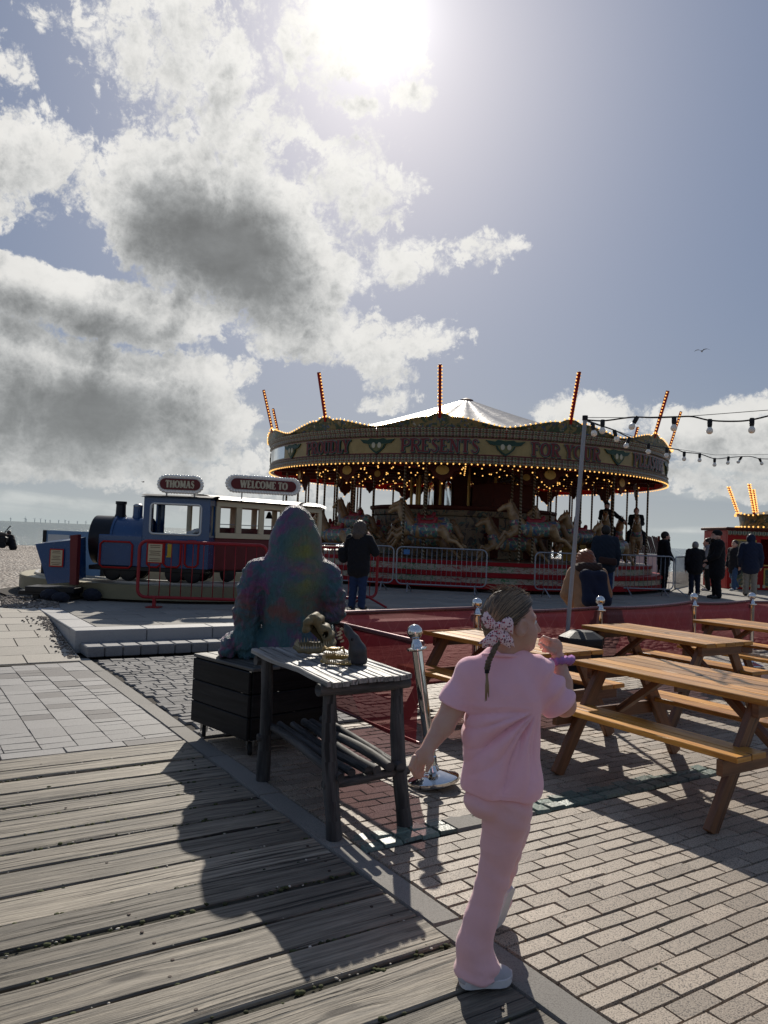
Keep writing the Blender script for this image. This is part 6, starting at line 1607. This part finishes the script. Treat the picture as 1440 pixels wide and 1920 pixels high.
def octo(x0, x1, z0, z1, c_=.05): return [Vector(p) for p in ((x0+c_,YF-.012,z0),(x1-c_,YF-.012,z0),(x1,YF-.012,z0+c_),(x1,YF-.012,z1-c_),(x1-c_,YF-.012,z1),(x0+c_,YF-.012,z1),(x0,YF-.012,z1-c_),(x0,YF-.012,z0+c_))]
for a_, c_ in ((206,264),(292,316),(322,352),(360,384)):
    b = MB(); b.path(octo(lx(a_),lx(c_),lz(1061,a_),lz(1014,a_)), .018, 6, closed=True); b.build('lining', M['cred'], tl, smooth=.6)
h = lz(1020,336)-lz(1044,336); b = lettering(MB(), '1', lambda x, y, z: Vector((lx(333)+x, YF-.004-z, lz(1044,336)+y)), -.05, 0, h, .6, .30, .2, .004, 0, 0, 0, .22); b.build('numeral', M['yellow'], tl)
for px_ in (226,255,338,372):
    for y_ in (YF+.10, YB_-.10): b = MB(); b.lathe([(0,-.04),(.10,-.04),(.15,-.03),(.15,.03),(.17,.035),(.17,.05),(0,.05)], (lx(px_), y_, .80), (0,1,0), 20); b.build('wheel', M['black'], tl, smooth=.6)
sc_ = Vector(((cx0+cx1)/2+.03, YF+.06, lz(911,347))); sign(tl, sc_, lx(390)-lx(305), lz(894,347)-lz(928,347), 'THOMAS', .04, .62)
for x_ in (-.25,.25): b = MB(); b.path([sc_+Vector((x_,.02,-.16)), Vector((sc_.x+x_, sc_.y+.02, zr))], .014, 6); b.build('sign_post', M['steel'], tl)
# coach
A_ = Vector((gx(405,14.35,1010), 14.35-.12, 0)); B_ = Vector((gx(603,16.3,1010), 16.3, 0)); dC = (B_-A_); LCo = dC.length; dC.normalize(); nC = Vector((-dC.y, dC.x, 0)); wC = .92
def coach_pt(x, y, z): return A_+dC*x+nC*y+Vector((0,0,z))
RCo = Matrix((dC, nC, Vector((0,0,1)))).transposed()
tcoach = thing('toy_coach', coach_pt(LCo/2, wC/2, .63), 'cream and maroon toy carriage coupled behind the blue engine', 'train')
zs, zt_, zro = 1.46, 2.05, 2.17
b = MB(); b.box(coach_pt(LCo/2, wC/2, (.86+zs)/2), (LCo,wC,zs-.86), RCo, .02); b.build('lower_body', M['maroon'], tcoach)
b = MB(); nb = 5; bw_ = LCo/nb
for y_ in (.02, wC-.02):
    b.box(coach_pt(LCo/2, y_, zs+.05), (LCo-.04,.04,.10), RCo, .004); b.box(coach_pt(LCo/2, y_, (zt_+zro)/2), (LCo-.04,.04,zro-zt_), RCo, .004)
    for i in range(nb+1): b.box(coach_pt(max(.06, min(LCo-.06, i*bw_)), y_, (zs+.10+zt_)/2), (.13 if 0 < i < nb else .10,.038,zt_-zs-.10), RCo, .004)
for x_ in (.02, LCo-.02):
    b.box(coach_pt(x_, wC/2, zs+.05), (.04,wC-.08,.10), RCo, .004); b.box(coach_pt(x_, wC/2, (zt_+zro)/2), (.04,wC-.08,zro-zt_), RCo, .004)
    for y_ in (.09, wC/2, wC-.09): b.box(coach_pt(x_, y_, (zs+.10+zt_)/2), (.038,.10,zt_-zs-.10), RCo, .004)
uf = b.build('upper_body', M['cream'], tcoach)
b = MB()
for i in range(nb):
    for y_ in (.0,): b.path([coach_pt(i*bw_+.08, .02, zs+.26), coach_pt((i+1)*bw_-.08, .02, zs+.26)], .008, 6)
b.build('window_rail', M['steel'], uf)
b = MB(); P = [[coach_pt(x_, wC/2+t_*(wC/2+.06), zro+.01+.09*(1-t_*t_)) for x_ in (-.06, LCo+.06)] for t_ in [i/8*2-1 for i in range(9)]]; b.grid(P); b.grid([[Vector(q)-Vector((0,0,.035)) for q in r_] for r_ in P]); b.build('roof', M['black'], tcoach, smooth=True)
for i in (0,1,2,3): b = MB(); b.box(coach_pt(.45+i*.62, wC/2, 1.55), (.08,wC-.1,.22), RCo, .02); b.build('seat_back', M['maroon'], tcoach)
for x_ in (.45, LCo-.5):
    for y_ in (.12, wC-.12): b = MB(); b.lathe([(0,-.04),(.15,-.03),(.15,.03),(.17,.035),(.17,.05),(0,.05)], coach_pt(x_, y_, .80), nC, 18); b.build('wheel', M['black'], tcoach, smooth=.6)
b = MB(); b.box(coach_pt(LCo/2, wC/2, .845), (LCo-.1,wC-.2,.05), RCo, .01); b.build('underframe', M['black'], tcoach)
yw = math.atan2(dC.y, dC.x)*.42; scc = atY(494,910,14.75); sign(tcoach, scc, 1.46, .34, 'WELCOME TO', yw, .66)
for x_ in (-.4,.4): b = MB(); b.path([scc+Matrix.Rotation(yw,3,'Z')@Vector((x_,.02,-.1)), scc+Matrix.Rotation(yw,3,'Z')@Vector((x_,.02,-.30))], .014, 6); b.build('sign_post', M['steel'], tcoach)
b = MB(); bp = coach_pt(LCo*.56, .30, 2.02); b.lathe([(.0,.0),(.03,-.01),(.045,-.06),(.075,-.14),(.0,-.14)], bp, n=14); b.build('bell', M['black'], tcoach, smooth=.6)
# control box with tapered blue front, panel and sandbags
YC = 13.35
def bx(px, py, dy=0): return atY(px, py, YC+dy)
cbx = thing('control_box', (bx(105,1110).x, YC+.2, PZ), 'tapered blue box with a red side at the end of the track', 'control box')
b = MB(); f4 = [bx(66,1020), bx(131,1013), bx(131,1092), bx(89,1095)]; bk = [p+Vector((.06,.55,.06)) for p in f4]
b.v += f4+bk
for q in ((0,3,2,1),(4,5,6,7),(0,1,5,4),(3,7,6,2),(0,4,7,3),(1,2,6,5)): b.face(q)
b.build('body', M['blue'], cbx, fixn=True)
b = MB(); b.v += [bx(131.5,1004), bx(146,1002), bx(142,1097), bx(130,1096)]; b.v += [p+Vector((.01,.12,0)) for p in b.v[:4]]
for q in ((0,3,2,1),(4,5,6,7),(0,1,5,4),(3,7,6,2),(0,4,7,3),(1,2,6,5)): b.face(q)
b.build('side_panel', M['maroon'], cbx, fixn=True)
c_ = bx(104,1101,.25); b = MB(); b.box((c_.x, c_.y, .46), (.85,.5,.10), None, .01); b.box((c_.x-.3, c_.y-.1, .40), (.5,.25,.07), None, .01); b.build('underframe', M['black'], cbx)
for x_ in (-.25,.3): b = MB(); b.box((c_.x+x_, c_.y, PZ+.065), (.12,.4,.13), None, .01); b.build('foot', M['black'], cbx)
notice(bx(106,1046,-.03), .20, .27, 'cream notice with a red border on the blue control box')
pp0, pp1 = atY(93,1000,15.6), atY(189,1000,15.2); zl = atY(140,1083,15.4).z; zh_ = atY(140,996,15.4).z
tpn = thing('display_panel', ((pp0.x+pp1.x)/2, 15.4, zl), 'plain pale blue panel with dark posts behind the control box', 'panel')
b = MB(); b.beam((pp0.x,15.4,(zl+zh_)/2), (pp1.x,15.4,(zl+zh_)/2), .03, zh_-zl); pn = b.build('board', pm('panel_blue', (.16,.27,.42), .4, 0, .2, 2), tpn)
b = MB(); b.box((pp0.x+.28,15.378,(zl+zh_)/2), (.42,.01,zh_-zl-.16)); b.build('white_patch', M['white'], pn)
for x_ in (pp0.x, pp1.x): b = MB(); b.box((x_, 15.4, (zh_+PZ)/2+.15), (.07,.07,zh_-PZ-.3), None, .004); b.build('post', M['black'], tpn)
for x_ in (pp0.x, pp1.x): b = MB(); b.box((x_, 15.4, .30), (.3,.3,.03), None, .004); b.build('post_foot', M['black'], tpn)
for i, (px_, py_, rr_) in enumerate(((93,1120,.13),(112,1123,.11),(140,1116,.15),(170,1120,.14))):
    p = at(px_, py_+6, .283); s = SDF(.05); s.ell(p+Vector((0,0,rr_*.75)), (rr_*1.25,rr_,rr_*.8), Matrix.Rotation(i*.7,3,'Z')); s.ell(p+Vector((rr_*.6,.02,rr_*.6)), (rr_*.7,rr_*.8,rr_*.6))
    o = s.build('sandbag', clm((.022,.024,.034)), .014, None, disp=lambda V: .006*np.sin(V[:,0]*60)*np.sin(V[:,2]*70), clip=lambda x,y,z: .284-z)
    tag(o, ['dark sandbag at the left foot of the control box', 'smallest dark sandbag under the control box', 'dark sandbag beneath the red side of the control box', 'dark sandbag at the start of the olive track edge'][i], 'sandbag', 'sandbags under the control box')
p = atY(368,999,14.1); s = SDF(.04); s.ell(p+Vector((0,0,.02)), (.13,.10,.055), Matrix.Rotation(-.35,3,'Y')); s.ell(p+Vector((-.10,0,-.01)), (.08,.08,.04)); o = s.build('plastic_bag', M['white'], .012, None, disp=lambda V: .006*np.sin(V[:,0]*80)*np.sin(V[:,2]*95)); tag(o, 'crumpled white plastic bag on the engine cab window sill', 'bag')
# ------------------------------------------------------------ kiosk
KY = 27.0; kx0 = gx(1363,KY,1080); kx1 = kx0+3.0
tk = thing('ticket_kiosk', ((kx0+kx1)/2, KY+1.0, PZ), 'red and gold ticket kiosk with a lit crown, at the right edge', 'kiosk')
def kz(py): return atY(1400, py, KY).z
b = MB(); zT = kz(995); zc0, zc1 = kz(1060), kz(1010); sx0, sx1 = kx0+1.15, kx1-.3
def kbox(x0, x1, z0, z1, y_=KY, dy=.08, m_=None): b.box(((x0+x1)/2, y_+dy/2, (z0+z1)/2), (x1-x0,dy,z1-z0), None, .004)
kbox(kx0, sx0, PZ+.01, zT); kbox(sx0, sx1, PZ+.01, zc0); kbox(sx0, sx1, zc1, zT); kbox(sx1, kx1, PZ+.01, zT)
b.box((kx0+.04, KY+1.05, (PZ+zT)/2), (.08,1.9,zT-PZ-.02)); b.box((kx1-.04, KY+1.05, (PZ+zT)/2), (.08,1.9,zT-PZ-.02)); b.box(((kx0+kx1)/2, KY+2.0, (PZ+zT)/2), (3.0-.17,.08,zT-PZ-.02))
b.build('walls', M['cred'], tk)
b = MB(); b.box(((kx0+kx1)/2, KY+1.0, zT+.05), (3.2,2.2,.10), None, .02); b.build('roof', M['cdark'], tk)
b = MB(); b.box(((kx0+kx1)/2, KY-.02, zT-.09), (3.02,.03,.16), None, .004); b.build('fascia', M['corn'], tk)
b = MB(); b.box(((sx0+sx1)/2, KY-.10, zc0+.02), (sx1-sx0,.30,.05), None, .01); b.build('counter', M['cgold'], tk)
for x0, x1, z0, z1 in ((kx0+.18,sx0-.15,kz(1048),kz(1012)),(kx0+.18,sx0-.15,kz(1100),kz(1056)),(sx0+.12,sx0+.70,kz(1100),kz(1064)),(sx0+.85,sx1-.1,kz(1100),kz(1064))):
    b = MB(); b.box(((x0+x1)/2, KY-.012, (z0+z1)/2), (x1-x0,.02,z1-z0), None, .004); pn = b.build('gilt_panel', M['cgold'], tk); b = MB(); b.box(((x0+x1)/2, KY-.024, (z0+z1)/2), (x1-x0-.10,.012,z1-z0-.10)); b.build('painted_panel', M['crown'], pn)
b = MB()
for i in range(15): b.box((kx0+.15+i*.19, KY-.01, PZ+.13), (.09,.03,.11), None, .004)
b.build('plinth_blocks', M['ccream'], tk)
kc = Vector((kx0+2.05, KY+.95, 0)); zt2 = zT+.10
b = MB(); b.lathe([(1.15,zt2),(1.15,zt2+.06),(1.1,zt2+.08),(1.15,zt2+.45),(1.25,zt2+.50),(1.1,zt2+.52),(0,zt2+.70)], kc, n=32); b.build('crown_drum', M['crown'], tk, smooth=.5)
kb_ = []
for i in range(44): a = 2*PI*i/44; kb_ += [kc+Vector((1.27*math.cos(a),1.27*math.sin(a),zt2+.51+.05*math.cos(a*6)))]; kb_ += [kc+Vector((1.24*math.cos(a),1.24*math.sin(a),zt2+.05))]
for i in range(6):
    a = 2*PI*i/6+.55; d = (Vector((math.cos(a), math.sin(a), 0))*.35+Vector((0,0,1))).normalized(); p0 = kc+Vector((1.15*math.cos(a),1.15*math.sin(a),zt2+.45)); b = MB(); b.beam(p0, p0+d*1.15, .07, .07, (0,1,0), .004); b.build('crown_pole', M['cred'], tk); kb_ += [p0+d*(.15+.09*q)+Vector((s*.045,-.045,0)) for q in range(12) for s in (-1,1)]
o = bulbmesh(kb_, .034).build('bulbs', M['bulb'], tk, smooth=True); o['kind'] = 'stuff'
# slatted fence, low wall
fy = 34.0; fx0, fx1 = gx(1186,fy,1030), gx(1236,fy,1030); tf_ = thing('slatted_fence', ((fx0+fx1)/2, fy, .25), 'dark slatted fence beyond the carousel\'s right end', 'fence')
zA, zB_ = atY(1210,1004,fy).z, atY(1210,1038,fy).z
for i in range(3): x_ = fx0+(fx1-fx0)*i/2; b = MB(); b.box((x_, fy+.1, (zA+.2)/2), (.10,.10,zA-.2), None, .01); b.build('post', M['cdark'], tf_)
M['fencew'] = wood('dark_slat', (.02,.02,.02), (.08,.075,.07), .6, 0, 10, .3, .4)
b = MB(); n = 15
for i in range(n): x_ = fx0+(fx1-fx0)*(i+.5)/n; b.beam((x_+.12, fy, zB_), (x_-.12, fy, zA-(.02*(i%3))), .062, .03, (0,1,0))
b.build('slats', M['fencew'], tf_)
b = MB(); b.box(((fx0+fx1)/2-1.0, fy+.2, zB_*.5+.08), (fx1-fx0+2.4,.3,zB_-.2), None, .02); tag(b.build('low_wall', M['white']), 'low white wall under the dark slatted fence', 'wall')
# ------------------------------------------------------------ beach visitors, gulls, wind farm
by_ = 38.5
person(gx(24,by_,1020), by_, .26, LEFT-.2, 1.65, 'person in dark clothes sitting on the shingle at the far left', BLK, BLK, hair='hair_b', pose='sit', lean=20, group='people on the beach', arms={'R':((.13,.05,.66),(.04,.18,.60)),'L':((-.13,.05,.66),(-.04,.18,.60))}, vox=.02)
c_ = Vector((gx(6,by_,1020), by_-.3, .26)); tt = thing('beach_trolley', c_, 'dark loaded beach trolley with a hoop handle beside the seated person', 'trolley')
b = MB(); b.box(c_+Vector((0,0,.42)), (.75,.5,.34), None, .06); b.build('tub', M['black'], tt); b = MB(); b.path([c_+Vector((-.10+.05*i/9, 0, .5))+Vector((.10+.42*math.sin(i/9*1.9), 0, .62*math.sin(i/9*PI*.62))) for i in range(10)], .025, 6); b.build('hoop_handle', M['black'], tt, smooth=True)
for x_ in (-.25,.25): b = MB(); b.lathe([(0,-.04),(.16,-.04),(.16,.04),(0,.04)], c_+Vector((x_,-.28,.17)), (0,1,0), 16); b.build('wheel', M['rubber'], tt)
s = SDF(.08); s.ell(c_+Vector((.02,0,.66)), (.30,.22,.14)); s.ell(c_+Vector((-.2,0,.70)), (.16,.2,.16)); s.build('load', clm((.06,.05,.045)), .03, tt)
M['gull'] = pm('gull_feather', (.40,.40,.41), .7, 0, .1, 10); M['gullw'] = pm('gull_wing', (.16,.165,.18), .7, 0, .2, 10)
def gull(c, sp, yaw, label):
    t = thing('seagull', c, label, 'bird', 'gulls in flight', yaw); W = wm(t); s = SDF(.03*sp)
    s.chain([W@Vector((-.26*sp,0,0)), W@Vector((0,0,0)), W@Vector((.20*sp,0,.02*sp)), W@Vector((.27*sp,0,.03*sp))], [.02*sp,.065*sp,.05*sp,.035*sp]); s.cone(W@Vector((.29*sp,0,.025*sp)), W@Vector((.35*sp,0,.015*sp)), .012*sp, .004*sp)
    s.build('body', M['gull'], .012*sp, t)
    for sg in (-1,1):
        b = MB(); P = [(0,.04,.02),(.25,.09,.18),(.50,.05,.20),(.78,-.12,.10)]; ch = [.11,.11,.08,.01]
        b.grid([[W@Vector(((y+o*ch[i])*sp, sg*x*sp, z*sp)) for o in (-1,0,1)] for i, (x, y, z) in enumerate(P)]); b.grid([[W@Vector(((y+o*ch[i])*sp, sg*x*sp, (z-.012)*sp)) for o in (-1,0,1)] for i, (x, y, z) in enumerate(P)])
        b.build('wing', M['gullw'], t, smooth=True)
gull(atY(1316,659,32), .42, PI+.9, 'gull gliding in clear sky above the festoon lights')
gull(atY(268,904,60), .40, .6, 'tiny gull low in the sky left of the train')
M['turb'] = pm('turbine_haze', (.42,.45,.46), .8)
TBL = []
for px_, hh_ in ((20,7),(47,9),(49,6),(65,8),(76,8),(85,6),(94,5),(110,6),(122,7),(129,5),(145,5),(161,6),(174,6),(200,6),(226,7)):
    Yt = 12500+random.uniform(-600,600); p = atY(px_, 976+px_*.041, Yt); h = (hh_+1.5)*Yt/FPX
    t = tag(thing('wind_turbine', (p.x, Yt, -3), None, None), 'pale offshore wind turbine standing tiny on the horizon', 'wind turbine', 'wind farm on the horizon')
    b = MB(); b.path([(p.x,Yt,-3),(p.x,Yt,h*.62)], [4.2,3.2], 6); hb_ = Vector((p.x, Yt-6, h*.62)); a0 = random.random()*2
    b.build('tower', M['turb'], t)
    for k in range(3): a = a0+k*2.094; b = MB(); b.path([hb_, hb_+Vector((math.cos(a),0,math.sin(a)))*h*.36], [2.6,1.0], 5); b.build('blade', M['turb'], t)
